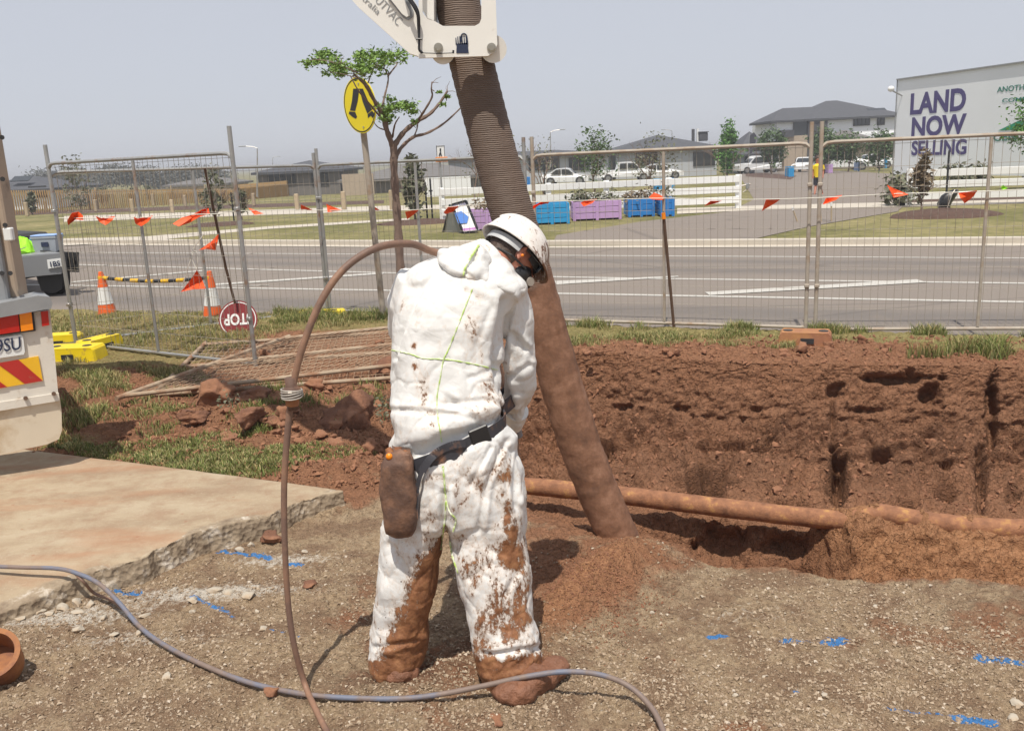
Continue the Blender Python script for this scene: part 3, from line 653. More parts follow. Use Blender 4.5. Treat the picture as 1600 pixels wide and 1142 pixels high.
ix = np.arange(nv).reshape(R_, C_); Q = np.stack([ix[:-1, :-1], ix[:-1, 1:], ix[1:, 1:], ix[1:, :-1]], -1).reshape(-1, 4)
nf_ = len(Q); me.loops.add(nf_ * 4); me.loops.foreach_set('vertex_index', Q.reshape(-1).astype(np.int32)); me.polygons.add(nf_)
me.polygons.foreach_set('loop_start', (np.arange(nf_) * 4).astype(np.int32)); me.polygons.foreach_set('loop_total', np.full(nf_, 4, np.int32))
me.polygons.foreach_set('use_smooth', np.ones(nf_, bool)); me.update(calc_edges=True)
def fattr(me, name, a):
    at = me.attributes.new(name, 'FLOAT', 'POINT'); at.data.foreach_set('value', np.asarray(a, np.float32).reshape(-1))
for k, a in (('soil', soil), ('grass', grassm), ('paint', paint), ('dust', dust), ('darkened', darkened), ('clay', clay)): fattr(me, k, a)
me.materials.append(M['ground'])
ground = bpy.data.objects.new('ground', me); link(ground); tag(ground, kind='structure')
gbvh = BVHTree.FromPolygons([tuple(v) for v in P[:, ::2].reshape(-1, 3)], [tuple(f) for f in (lambda I: np.stack([I[:-1, :-1], I[:-1, 1:], I[1:, 1:], I[1:, :-1]], -1).reshape(-1, 4))(np.arange(R_ * ((C_ + 1) // 2)).reshape(R_, -1)).tolist()])
def gsurf(x, y, dflt=0.0):                                     # height of the finished surface
    r = gbvh.ray_cast(Vector((float(x), float(y), 3)), Vector((0, 0, -1))); return r[0].z if r[0] is not None else dflt

# slab of concrete, broken along its near edge
def make_slab():
    A = G(535, 765, .12)[:2]; B = G(0, 935, .12)[:2]; d = (B - A); L = np.linalg.norm(d); d /= L; n = np.array([-d[1], d[0]]); n = n if n[1] > 0 else -n
    A = A + d * 0; ns = 420; s = np.linspace(0, L + 1.6, ns); rs = np.concatenate([np.linspace(3.4, .25, 50), np.linspace(.24, 0, 28)]); nface = 22
    Srow = []; e = []
    back = np.array([G(450, 735, .12)[:2], G(100, 700, .12)[:2]])
    for r in rs: Srow.append((r, .12)); e.append(0)
    for k in range(1, nface + 1): Srow.append((-.03 * k / nface, .12 - .17 * k / nface)); e.append(1)
    Rr = np.array([a for a, _ in Srow])[:, None]; Zr = np.array([b for _, b in Srow])[:, None] * np.ones((1, ns)); S = s[None, :] * np.ones_like(Rr)
    skew = .45                                                   # the short end runs back to the left
    X_ = A[0] + d[0] * (S + skew * np.maximum(Rr, 0)) + n[0] * Rr; Y_ = A[1] + d[1] * (S + skew * np.maximum(Rr, 0)) + n[1] * Rr
    p = np.stack([X_, Y_, Zr], -1); E_ = np.array(e)[:, None] * np.ones_like(S)
    jag = .05 * fbm(np.stack([S[0] * 3, S[0] * 0, S[0] * 0 + 5], -1), 5) + .012
    near_e = np.exp(-np.maximum(Rr, 0) / .06)
    off = (jag[None, :] * near_e); p[..., 0] += n[0] * off; p[..., 1] += n[1] * off
    p[..., 2] += .006 * fbm(p * 1.5, 3) + .0015 * fbm(p * 20, 3)
    fr = E_ * .009 * fbm(p * np.array([16, 16, 9]), 5, .6) ; p[..., 0] -= n[0] * fr; p[..., 1] -= n[1] * fr; p[..., 2] += E_ * .003 * fbm(p * 25 + 9, 3)
    chip = sstep(.05, .0, Rr) * (1 - E_) * np.clip(fbm(np.stack([S * 7, Rr * 12 + 0 * S, S * 0], -1), 4) - .1, 0, 1) * .06; p[..., 2] -= chip
    sunk = sstep(0, .6, (s - L * .62) / L)[None, :]; p[..., 2] -= sunk * .10 * sstep(.5, 0, Rr)   # towards the left the edge is buried
    edge = np.maximum(E_, np.clip(chip * 40, 0, 1)); edge = np.maximum(edge, .85 * sstep(.16, .02, Rr) * sstep(.3, .5, fbm(np.stack([S * 2.2, Rr * 3 + 0 * S, S * 0], -1), 3) + .45))
    # end face (right) : add a first column dropped down
    p0 = p[:, :1].copy(); p0[..., 2] = np.minimum(p0[..., 2], -.05); p = np.concatenate([p0, p], 1); edge = np.concatenate([np.ones_like(edge[:, :1]), edge], 1)
    R2, C2 = p.shape[:2]; ix = np.arange(R2 * C2).reshape(R2, C2)
    Q = np.stack([ix[:-1, :-1], ix[1:, :-1], ix[1:, 1:], ix[:-1, 1:]], -1).reshape(-1, 4)
    # back face
    me = bpy.data.meshes.new('concrete_slab'); me.from_pydata([tuple(v) for v in p.reshape(-1, 3)], [], Q.tolist()); me.update()
    fattr(me, 'edge', edge); me.polygons.foreach_set('use_smooth', [True] * len(me.polygons)); me.materials.append(M['slab'])
    b = bmesh.new(); b.from_mesh(me); bmesh.ops.recalc_face_normals(b, faces=b.faces); b.to_mesh(me); b.free()
    if me.polygons[200].normal.z < 0: me.flip_normals()
    o = bpy.data.objects.new('pavement', me); link(o); tag(o, kind='structure')
make_slab()

# ------------------------------------------------------------------ road and the land beyond
def sheet(name, poly, z, m, kind='structure', label=None, cat=None, cuts=(28, 110), thick=0, pix=True, res=None):
    b = bmesh.new(); pts = [GL(*q)[:2] if pix else q for q in poly]
    f = b.faces.new([b.verts.new((q[0], q[1], 0)) for q in pts])
    for c in cuts:
        bmesh.ops.bisect_plane(b, geom=b.verts[:] + b.edges[:] + b.faces[:], plane_co=(0, c, 0), plane_no=(0, 1, 0))
    if res:
        ys = [q[1] for q in pts]; xs = [q[0] for q in pts]
        for c in np.arange(min(ys), max(ys), res): bmesh.ops.bisect_plane(b, geom=b.verts[:] + b.edges[:] + b.faces[:], plane_co=(0, c, 0), plane_no=(0, 1, 0))
        for c in np.arange(min(xs), max(xs), res): bmesh.ops.bisect_plane(b, geom=b.verts[:] + b.edges[:] + b.faces[:], plane_co=(c, 0, 0), plane_no=(1, 0, 0))
    for v in b.verts: v.co.z = float(gz(v.co.y)) + z
    bmesh.ops.recalc_face_normals(b, faces=b.faces)
    if b.faces and sum(f.normal.z for f in b.faces) < 0: bmesh.ops.reverse_faces(b, faces=b.faces)
    me = bpy.data.meshes.new(name); b.to_mesh(me); b.free(); me.materials.append(m)
    o = bpy.data.objects.new(name, me); link(o); tag(o, label, cat, None, kind)
    return o
ROADF = lambda x: lin(x, [-8.35, .93, 9.54], [24.2, 19.3, 15.9])
xs_ = [-90, -40, -20, -8, -3, 0, 3, 6, 10, 20, 40, 90]
LA = lambda x: lin(x, [-7.98, -1.91, 6.01], [16.2, 13.7, 10.3]); LB = lambda x: lin(x, [-7, .78, 6.77], [18.6, 14.3, 11.64]); LC = lambda x: lin(x, [-8, .97, 8.15], [21.8, 17.5, 14.08])
def make_road():
    us = np.concatenate([np.linspace(-90, -12, 20)[:-1], np.linspace(-12, 12, 60), np.linspace(12, 90, 20)[1:]]); vs = np.linspace(0, 1, 60)
    a = ROADN(us) - .05; c = ROADF(us); Yr = a[None] + (c - a)[None] * vs[:, None]; Xr = us[None] + 0 * Yr
    la, lb, lc = LA(us)[None], LB(us)[None], LC(us)[None]; w = np.zeros_like(Yr)
    for cc, ww in (((a + la) / 2, .5), ((a + 2.2 * la) / 3.2 - .3, .35), (lb + (lc - lb) * .35, .4), (lb + (lc - lb) * .75, .35)): w = np.maximum(w, np.exp(-((Yr - cc) / ww) ** 2))
    Zr = np.full_like(Yr, -.018); R2, C2 = Yr.shape; ix = np.arange(R2 * C2).reshape(R2, C2)
    me = bpy.data.meshes.new('road'); me.from_pydata(np.stack([Xr, Yr, Zr], -1).reshape(-1, 3).tolist(), [], np.stack([ix[:-1, :-1], ix[:-1, 1:], ix[1:, 1:], ix[1:, :-1]], -1).reshape(-1, 4).tolist())
    fattr(me, 'wheel', w); me.materials.append(M['asphalt']); o = bpy.data.objects.new('road', me); link(o); tag(o, kind='structure')
make_road()
mk = MB()
def strip(f, w, x0, x1, step=2.0, z=-.013):
    xs = np.arange(x0, x1 + step / 2, step)
    for p, q_ in zip(xs[:-1], xs[1:]):
        mk.quad((p, f(p) - w / 2, z), (q_, f(q_) - w / 2, z), (q_, f(q_) + w / 2, z), (p, f(p) + w / 2, z))
strip(LA, .13, -70, 70); strip(LB, .13, -70, 70); strip(LC, .11, -70, 70)
def diag(p0, p1, w0, w1):
    a = G(*p0, -.012); b_ = G(*p1, -.012); a[2] = b_[2] = -.009; mk.quad(a - [0, w0 / 2, 0], b_ - [0, w1 / 2, 0], b_ + [0, w1 / 2, 0], a + [0, w0 / 2, 0])
diag((112, 441), (318, 423), .22, .22); diag((318, 446), (600, 427), .24, .24); diag((868, 442), (1060, 432), .40, .10); diag((1105, 459), (1440, 439), .28, .30)
diag((250, 449), (420, 446), .05, .05)
mk.build('road_line', M['line'], fix=True); tag(bpy.data.objects['road_line'], kind='structure')
sheet('terrain', [(-2500, ROADF(-90) + 3000 * 0 + 60), (-90, float(ROADF(-90))), (-8.35, 24.2), (.93, 19.3), (9.54, 15.9), (90, float(ROADF(90))), (2500, -1200), (2500, 3500), (-2500, 3500)], -.004, M['farland'], pix=False)
# wide earth under and around everything
o = MB().quad((-2500, -2500, -1.9), (2500, -2500, -1.9), (2500, 3500, -1.9), (-2500, 3500, -1.9)).build('subsoil', M['farland']); tag(o, kind='structure')
fr_ = MB()
kb = MB(); ft = MB()
for p, q_ in zip(xs_[:-1], xs_[1:]):
    a, b_ = float(ROADF(p)), float(ROADF(q_))
    kb.prism([(p, a - .02, -.05), (q_, b_ - .02, -.05), (q_, b_ - .02, .09), (p, a - .02, .09)], (0, .30, 0))
kb.build('kerb', M['concrete']); tag(bpy.data.objects['kerb'], kind='structure')
def band(name, f0, f1, z, m, xx=xs_):
    b = MB()
    for p, q_ in zip(xx[:-1], xx[1:]): b.quad((p, f0(p), z), (q_, f0(q_), z), (q_, f1(q_), z), (p, f1(p), z))
    o = b.build(name, m); tag(o, kind='structure')
band('gutter', lambda x: ROADF(x) - .45, lambda x: ROADF(x) - .02, -.008, M['concrete'])
band('footpath', lambda x: ROADF(x) + .28, lambda x: ROADF(x) + .75, .01, M['concrete'])
# ------------------------------------------------------------------ far side: side street, paths, lawns
sheet('side_street', [(862, 383), (1165, 377), (1262, 355), (1402, 331), (1412, 322), (1400, 292), (1398, 272), (1330, 268), (1228, 262), (1150, 266), (1165, 290), (1178, 312), (1142, 331), (1000, 347), (870, 368)], .008, M['asphalt'])
sheet('footpath', [(100, 347), (330, 339), (600, 330), (760, 325), (760, 319), (600, 322), (330, 331), (100, 338)], .006, M['concrete'])
sheet('footpath', [(100, 384), (230, 377), (420, 358), (640, 344), (640, 341), (420, 354), (225, 370), (100, 373)], .004, M['concrete'])
sheet('footpath', [(1058, 335), (1180, 329), (1180, 322), (1058, 326)], .012, M['concrete'])
sheet('footpath', [(1180, 329), (1400, 324), (1600, 318), (1600, 312), (1400, 317), (1180, 322)], .016, M['concrete'])
sheet('mulch_bed', [(0, 337), (100, 334), (330, 327), (600, 318), (600, 313), (330, 321), (100, 328), (0, 331)], .004, M['mulch'])
sheet('mulch_bed', [(1405, 318), (1600, 312), (1600, 305), (1405, 309)], .020, M['mulch'])
sheet('mulch_bed', [(1165, 268), (1245, 275), (1235, 281), (1165, 276)], .014, M['mulch'])

def mulch_ring(p, r, h, label):
    c = GL(*p); b = MB(); rr = []
    random.seed(int(p[0]))
    for k, (a, z) in enumerate(((1, -.02), (.93, .3), (.7, .75), (.35, .97), (.03, 1.0))):
        rr.append([c + np.array([r * a * math.cos(2 * math.pi * i / 26) * random.uniform(.94, 1.06), r * .75 * a * math.sin(2 * math.pi * i / 26) * random.uniform(.94, 1.06), h * z * random.uniform(.85, 1.1)]) for i in range(26)])
    o = b.rings(rr).build('mulch_mound', M['mulch'], smooth=True); tag(o, label, 'mulch mound', kind=None); return o
mulch_ring((1475, 337), 1.35, .16, 'low mound of dark mulch around the brown sapling and black bag')
mulch_ring((345, 352), 1.2, .12, 'round dark mulch bed under the grey sapling behind the left fence panel')
mulch_ring((660, 348), 1.5, .10, 'dark mulch bed left of the sandwich board sign')

# ------------------------------------------------------------------ trees
def leafcloud(mb, centers, n, size, spread, rnd, flat=.6):
    vs = []; fs = []
    for _ in range(n):
        c, r = centers[rnd.randrange(len(centers))]
        d = Vector((rnd.gauss(0, 1), rnd.gauss(0, 1), rnd.gauss(0, flat))); d = d * (r * spread * .6)
        p = Vector(c) + d; a = Vector((rnd.gauss(0, 1), rnd.gauss(0, 1), rnd.gauss(0, .6))).normalized()
        b = a.cross(Vector((rnd.gauss(0, 1), rnd.gauss(0, 1), rnd.gauss(0, 1)))).normalized(); s = size * rnd.uniform(.6, 1.3)
        k = len(vs); vs += [p - a * s, p + b * s * .45, p + a * s, p - b * s * .45]; fs.append([k, k + 1, k + 2, k + 3])
    mb.add(vs, fs)
def grow(mb, p, d, L, r, depth, rnd, tips, spread=.5, nch=(2, 3), up_=.15, wig=.15):
    pts = [Vector(p)]; dd = Vector(d).normalized(); n = 4
    for k in range(n):
        dd = (dd + Vector((rnd.gauss(0, wig), rnd.gauss(0, wig), rnd.gauss(0, wig) + up_ * .3))).normalized(); pts.append(pts[-1] + dd * (L / n))
    mb.tube(pts, [r * (1 - .4 * k / n) for k in range(n + 1)], 6 if depth > 1 else 4, cap=False)
    if depth <= 1: tips.append((pts[-1], L)); tips.append((pts[-2], L * .8))
    if depth == 0: return
    for k in range(rnd.randint(*nch)):
        a = rnd.uniform(0, 2 * math.pi); s = Vector((math.cos(a), math.sin(a), 0)) * spread
        t = rnd.choice((n, n, n - 1, n - 2)); grow(mb, pts[t], dd + s + Vector((0, 0, up_)), L * rnd.uniform(.6, .8), r * .55, depth - 1, rnd, tips, spread, nch, up_, wig)
def tree(name, label, base, h, cr, seed, m='leaf', trunk=.05, nleaf=900, leaf=.09, depth=3, th=.35, shape='round', group=None, cat='tree', barkm='bark', spread=.55, lspread=1.0):
    rnd = random.Random(seed); t = thing(name, label, cat, base, 0, group); tb = MB(); tips = []
    b0 = Vector(V(base)); top = b0 + Vector((rnd.uniform(-.05, .05) * h, 0, h * th)); tb.tube([b0 - Vector((0, 0, .05)), (b0 + top) / 2 + Vector((rnd.uniform(-.02, .02) * h, 0, 0)), top], [trunk, trunk * .85, trunk * .7], 8)
    cen = b0 + Vector((0, 0, h * (1 + th) / 2)); hh = h * (1 - th) / 2
    for k in range(4): 
        a = rnd.uniform(0, 6.28); grow(tb, top, Vector((math.cos(a) * spread, math.sin(a) * spread, 1)), h * (1 - th) * .36, trunk * .55, depth, rnd, tips, spread)
    tb.build('trunk', M[barkm], t, fix=False, smooth=True)
    if nleaf:
        cl = []
        for _ in range(34 if shape != 'sparse' else 16):
            while True:
                q_ = Vector((rnd.uniform(-1, 1), rnd.uniform(-1, 1), rnd.uniform(-1, 1)))
                if q_.length < 1: break
            if shape == 'cone': k = 1 - .65 * (q_.z + 1) / 2
            elif shape == 'column': k = .9
            else: k = 1
            cl.append((cen + Vector((q_.x * cr * k, q_.y * cr * k, q_.z * hh)), cr * rnd.uniform(.22, .5)))
        lb = MB(); leafcloud(lb, cl, nleaf, leaf, lspread, rnd, 1.0); lb.build('crown', M[m], t, fix=False)
    return t
def at_base(x, y): return GL(x, y)

def hcal(p, ytop): return abs(p) * 0
def th_(base_px, ytop, Yf=None):                                         # height from the pixel of the top
    b = GL(*base_px)
    if Yf: b = D(*base_px, Yf); b[2] = float(gz(Yf))
    t_ = D(base_px[0], ytop, b[1]); return b, t_[2] - b[2]
def ptree(name, label, bx, by, ytop, wpx, Yf=None, **k):
    b, h = th_((bx, by), ytop, Yf); return tree(name, label, b, h, wpx / 2 * px(b), **k)
# green street trees by the side street
ptree('leafy_tree', 'bright green bushy tree left of the white four-wheel drive', 1137, 278, 192, 38, seed=3, m='leafgreen', nleaf=2600, leaf=.16, th=.12, shape='cone', trunk=.09)
ptree('leafy_tree', 'dark green tree right of the white four-wheel drive', 1206, 268, 200, 40, Yf=86, seed=4, m='leafdark', nleaf=1800, leaf=.16, th=.2, trunk=.08)
ptree('leafy_tree', 'dark tree in front of the two storey house, just right of the tall fence post', 1287, 264, 203, 44, Yf=80, seed=5, m='leafdark', nleaf=1700, leaf=.16, th=.2, trunk=.08)
ptree('leafy_tree', 'dark tree behind the white wagon, middle of the house garage', 1325, 262, 209, 44, Yf=80, seed=6, m='leafdark', nleaf=1500, leaf=.16, th=.2, trunk=.08)
ptree('leafy_tree', 'dark tree touching the left edge of the billboard', 1374, 260, 207, 44, Yf=80, seed=8, m='leafdark', nleaf=1500, leaf=.16, th=.2, trunk=.08)
b_ = D(1606, 300, 33); b_[2] = gz(33)
tree('leafy_tree', 'pale green tree in front of the billboard at the right edge', b_, 3.15, .75, 11, m='leafgreen', nleaf=1500, leaf=.08, th=.40, trunk=.05)
# leafless or thinly leaved trees by the white fence
ptree('bare_tree', 'leafless many-stemmed tree rising behind the bright blue planter box', 850, 322, 208, 70, seed=12, nleaf=120, m='leafgrey', leaf=.07, th=.18, depth=3, trunk=.05, spread=.4)
ptree('leafy_tree', 'thin dark green tree behind the lilac planter box', 930, 312, 200, 62, seed=13, nleaf=850, m='leafdark', leaf=.09, th=.3, depth=3, trunk=.05, spread=.5)
ptree('leafy_tree', 'thin sparse tree behind the deep blue planter box', 1020, 310, 204, 74, seed=14, nleaf=420, m='leafgrey', leaf=.08, th=.22, depth=3, trunk=.045, spread=.55)
ptree('bare_tree', 'small bare tree just left of the big suction hose', 742, 322, 205, 40, seed=15, nleaf=60, m='leafgrey', leaf=.07, th=.4, depth=3, trunk=.04)
ptree('leafy_tree', 'tall narrow dark tree in the mulch bed between sign pole and hose', 650, 347, 238, 34, seed=16, nleaf=900, m='leafgrey', leaf=.10, th=.12, depth=2, trunk=.05, shape='column')
ptree('sapling', 'brown leaved sapling in front of the white rail fence', 1438, 336, 234, 32, seed=17, nleaf=800, m='leafbrown', leaf=.07, th=.22, depth=2, trunk=.03, shape='cone')
# grey saplings along the far lawn, left
LT = [(128, 335, 245, 46, 'grey-green sapling left of the second fence post'), (52, 336, 300, 14, 'dark narrow sapling against the timber fence, furthest left'), (163, 322, 293, 18, 'small dark sapling against the timber fence, third from the left'),
      (208, 318, 294, 10, 'very small dark sapling behind the mid post of the near panel'), (235, 318, 290, 12, 'small dark sapling just right of the mid post of the near panel'), (338, 350, 262, 34, 'grey sapling on the round mulch bed'),
      (377, 345, 280, 22, 'dark sapling right of the tall near fence post'), (496, 302, 279, 14, 'small dark sapling left of the fence joint'), (532, 302, 278, 16, 'small dark sapling in front of the timber fence near the pole'), (553, 303, 281, 12, 'tiny dark sapling right beside the yellow sign pole')]
for i, (x, y, yt, w, lb) in enumerate(LT):
    ptree('sapling', lb, x, y, yt, w, seed=30 + i, nleaf=420, m='leafgrey', leaf=.13 if y < 340 else .10, th=.15, depth=2, trunk=.05, shape='column', group='saplings on the far lawn')
# stakes beside saplings
def stakes(lst, m, lab, r=.03):
    for i, (x, y, yt) in enumerate(lst):
        b, h = th_((x, y), yt); t = thing('tree_stake', lab[i], 'stake', b); MB().tube([b - [0, 0, .05], b + [0, 0, h * .97], b + [0, 0, h]], [r, r, r * .6], 6).build('post', M[m], t)
        MB().box(b + [0, -.03, h * .7], (r * 4, .012, .05)).build('tie', M['dark'], t)
stakes([(366, 347, 300), (668, 345, 284), (676, 345, 278), (852, 320, 262), (1477, 330, 235), (141, 330, 280)], 'dark',
       ['dark stake right of the sapling on the round mulch bed', 'left one of two dark stakes beside the tall narrow tree', 'right one of two dark stakes beside the tall narrow tree', 'black stake behind the bright blue planter box', 'black stake beside the brown leaved sapling', 'thin dark stake right of the leftmost grey-green sapling'])
BL = ['leftmost', 'fairly tall third from left', 'fourth from left, between the first two fence flags,', 'middle left, beside the pole of the stop sign,', 'second from left', 'smaller, farther back left of the stop sign pole,', 'front row, under the street lamp,', 'front row, left of the rear fence joint,', 'front row, just left of the yellow sign pole,', 'rightmost front row, left of the young tree,', 'small back row, beneath the street lamp,', 'small back row, under the dark roofed house,', 'small back row, left of the tall fence post,', 'small rightmost back row']
# timber bollards across the far lawn
for i, (x, y, yt) in enumerate([(43, 338, 316), (151, 331, 312), (208, 332, 311), (270, 333, 312), (72, 330, 314), (240, 322, 303), (397, 322, 302), (465, 329, 303), (538, 328, 299), (613, 329, 297), (404, 306, 290), (445, 305, 292), (290, 323, 305), (477, 303, 292)]):
    b, h = th_((x, y), yt); w = .20
    o = MB().box(b + [0, 0, h / 2], (w, w, h), bev=.03).build('timber_bollard', M['wood']); tag(o, BL[i] + ' pale timber bollard on the far lawn', 'bollard', 'timber bollards on the far lawn')
# timber paling fence
def paling(x0, y0t, y0b, x1, y1t, y1b, label):
    a = GL(x0, y0b); b = GL(x1, y1b); ta = D(x0, y0t, a[1]); tb_ = D(x1, y1t, b[1]); t = thing('timber_fence', label, 'fence', a); m = MB(); L = np.linalg.norm(b - a); n = int(L / .16)
    d = (b - a) / L
    for k in range(n):
        f = (k + .5) / n; p = a + (b - a) * f; zt = ta[2] + (tb_[2] - ta[2]) * f + random.uniform(-.008, .008); yy = random.uniform(-.008, .008)
        m.beam(p + [0, yy, -.1], [p[0], p[1] + yy, zt], .158, .02, upv=(d[0], d[1], 0))
    m.build('palings', M['timber_fence'], t, fix=False)
    k_ = MB()
    for f in np.linspace(0, 1, max(2, int(L / 2.7))): p = a + (b - a) * f + [0, .06, 0]; k_.box([p[0], p[1], (p[2] + ta[2] + (tb_[2] - ta[2]) * f) / 2], (.1, .1, abs(ta[2] - a[2])))
    k_.build('fence_posts', M['wood'], t)
random.seed(2)
paling(-60, 298, 341, 372, 295, 313, 'long orange timber paling fence behind the left far lawn')
paling(372, 289, 313, 505, 278, 302, 'raised orange timber paling fence in front of the dark roofed house')
paling(505, 286, 303, 536, 284, 301, 'short stepped piece of timber paling fence left of the tan wall')
paling(584, 279, 299, 616, 278, 297, 'orange timber panel between the yellow sign pole and young tree')
# houses
def hip(mb, x0, x1, y0, y1, ze, zr, rx0=None, rx1=None, ov=.5):
    x0 -= ov; x1 += ov; y0 -= ov; y1 += ov; ym = (y0 + y1) / 2; w = (y1 - y0) / 2; rx0 = x0 + w if rx0 is None else rx0; rx1 = x1 - w if rx1 is None else rx1
    if rx1 < rx0: rx0 = rx1 = (x0 + x1) / 2
    mb.add([(x0, y0, ze), (x1, y0, ze), (x1, y1, ze), (x0, y1, ze), (rx0, ym, zr), (rx1, ym, zr), (x0, y0, ze - .22), (x1, y0, ze - .22), (x1, y1, ze - .22), (x0, y1, ze - .22)],
           [[0, 1, 5, 4], [1, 2, 5], [2, 3, 4, 5], [3, 0, 4], [6, 7, 1, 0], [7, 8, 2, 1], [8, 9, 3, 2], [9, 6, 0, 3], [9, 8, 7, 6]])
def window(t, x, y, z, w, h, mull=0):
    f = MB()
    for dx in (-w / 2, w / 2): f.box((x + dx, y - .02, z), (.08, .1, h + .08))
    for dz in (-h / 2, h / 2): f.box((x, y - .023, z + dz), (w - .08, .1, .08))
    for k in range(mull): f.box((x - w / 2 + w * (k + 1) / (mull + 1), y - .03, z), (.06, .08, h - .08))
    fo = f.build('window', M['black'], t); MB().box((x, y, z), (w - .09, .05, h - .09)).build('pane', M['glass'], fo)
def house(name, label, xl, xr, yr, ye, Y, dep, wallm, roofm='roof', wins=(), extra=None, rx=(None, None), base=None):
    a = D(xl, ye, Y); b = D(xr, ye, Y); zr = D((xl + xr) / 2, yr, Y)[2]; ze = (a[2] + b[2]) / 2; g = float(gz(Y)) if base is None else base
    t = thing(name, label, 'house', ((a[0] + b[0]) / 2, Y, g))
    ht = ze - g - .2
    MB().box(((a[0] + b[0]) / 2, Y + dep / 2, g + ht / 2), (b[0] - a[0], dep, ht)).build('wall', M[wallm], t)
    r = MB(); hip(r, a[0], b[0], Y, Y + dep, ze, zr, *rx); ro = r.build('roof', M[roofm], t)
    for (wx, wz, ww, wh, mu) in wins: p = D(wx, wz, Y); window(t, p[0], Y - .03, p[2], ww, wh, mu)
    return t, ro
t, ro = house('house', 'low dark roofed house at the left edge behind the timber fence', -60, 78, 276, 297, 78, 9, 'render_white', wins=[(60, 300, 1.4, .9, 1)])
pa = D(15, 285, 77); MB().box(pa + [0, 2.0, .25], (1.6, 1.0, .05), Matrix.Rotation(.42, 3, 'X')).build('solar_panel', M['glass'], ro)
t, ro = house('house', 'dark roofed house above the timber fence in the middle left', 402, 530, 251, 267, 86, 11, 'render_brown', wins=[(440, 280, 2.5, 1, 1), (500, 280, 1.5, 1, 0)])
house('house', 'low wide brown roofed house behind the tan wall, left of the big hose', 536, 760, 258, 277, 80, 9, 'render_brown', 'roof2', wins=[(700, 283, 2, 1, 1)])
house('house', 'small house with pale roof under the far treeline on the left', 262, 352, 277, 288, 100, 9, 'render_tan', 'roof2')
t = house('house', 'low flat roofed house behind the bare tree and white wagon', 700, 950, 236, 244, 92, 10, 'render_grey', wins=[(850, 256, 3, 1.2, 2), (905, 256, 2, 1.2, 1)])
t, ro = house('house', 'single storey grey roofed house with rooftop cooler', 962, 1120, 209, 233, 96, 11, 'render_grey', wins=[(1010, 248, 2.2, 1.4, 1), (1100, 248, 2.2, 1.4, 1)])
p = D(1083, 214, 100); ch = MB().box(p, (.28, .28, 1.6)).build('chimney', M['render_dark'], ro); MB().box(D(1090, 214, 100), (.22, .25, 1.7)).build('vent_pipe', M['signwhite'], ro)
cb = MB(); c = D(1098, 214, 100); cb.box(c, (.95, .95, .9), bev=.08); cb.box(c + [0, 0, .5], (1.1, 1.1, .08)); cb.build('evaporative_cooler', M['render_dark'], ro)
t, ro = house('house', 'grey skillion roofed building with tall dark banner', 1158, 1214, 204, 240, 98, 8, 'render_grey', wins=[(1175, 243, 1.5, 1.5, 0), (1200, 243, 1.5, 1.5, 0)])
fl_ = MB(); q0 = D(1172, 236, 97); pts = [(1172, 212), (1178, 207), (1182, 212), (1180, 226), (1175, 240), (1170, 240)]
tb2 = thing('feather_banner', 'tall dark feather banner between green trees', 'banner', q0); MB().prism([D(*q_, 96.5) for q_ in pts], (0, .03, 0)).build('cloth', M['darkcloth'], tb2); MB().cyl(D(1170, 258, 96.4), D(1171, 209, 96.4), .03).build('pole', M['grey_metal'], tb2)
# two storey house
def big_house():
    Y = 102; t = thing('two_storey_house', 'white and grey two storey house with dark hipped roof', 'house', (D(1300, 270, Y)[0], Y, float(gz(Y)))); g = float(gz(Y))
    def bx(n, x0, x1, y0, y1, Yf, dep, m, zb=None):
        a = D(x0, y0, Yf); b = D(x1, y1, Yf); zb = b[2] if zb is None else zb
        return MB().box(((a[0] + b[0]) / 2, Yf + dep / 2, (a[2] + zb) / 2), (b[0] - a[0], dep, a[2] - zb)).build(n, M[m], t)
    bx('wall', 1214, 1400, 190, 212, Y, 10, 'render_white'); bx('garage_wall', 1226, 1262, 213, 270, Y - .3, 8, 'render_tan', g)
    bx('dark_cladding', 1219, 1241, 204, 214, Y - .5, 1, 'render_dark'); bx('dark_panel', 1263, 1292, 190, 226, Y - .4, 3, 'render_dark', g); bx('lower_wall', 1289, 1400, 212, 230, Y - .15, 9, 'render_white', g)
    p = D(1255, 204, Y); window(t, p[0], Y - .1, p[2], 2.2, 2.4, 0)
    for (x, y, w, h, mu) in ((1346, 190, 1.75, .85, 3), (1376, 189, .75, .85, 1)): p = D(x, y, Y); window(t, p[0], Y - .05, p[2] , w, h, mu)
    r = MB(); a = D(1210, 187, Y); b = D(1400, 187, Y); z1 = a[2] - .15
    c = D(1298, 187, Y); hip(r, a[0], c[0] + 1.2, Y, Y + 8, z1, D(1240, 165, Y)[2] - .1, D(1240, 165, Y)[0], c[0] + .6)
    c0 = D(1262, 187, Y); hip(r, c0[0], b[0] + .6, Y - .05, Y + 11, z1 + .02, D(1330, 156, Y + 5)[2], D(1318, 157, Y)[0], D(1336, 157, Y)[0])
    ro = r.build('roof', M['roof'], t)
    MB().box(D(1372, 174, Y + 1.2), (2.0, 1.6, .06), Matrix.Rotation(.42, 3, 'X')).build('solar_panel', M['glass'], ro)
    lr = MB(); a2 = D(1292, 224, Y - 3); b2 = D(1372, 224, Y - 3); hip(lr, a2[0], b2[0], Y - 3, Y + 2, a2[2], D(1335, 203, Y - 1)[2]); a3 = D(1378, 224, Y - 3); hip(lr, a3[0], a3[0] + 5, Y - 3, Y + 2, a3[2], a3[2] + 1.1); lr.build('porch_roof', M['roof2'], t)
    bx('porch_wall', 1296, 1400, 226, 250, Y - 2.4, 2, 'render_tan', g)
    MB().cyl(D(1372, 240, Y - 1), D(1372, 196, Y - 1), .04).build('downpipe', M['dark'], t)
big_house()
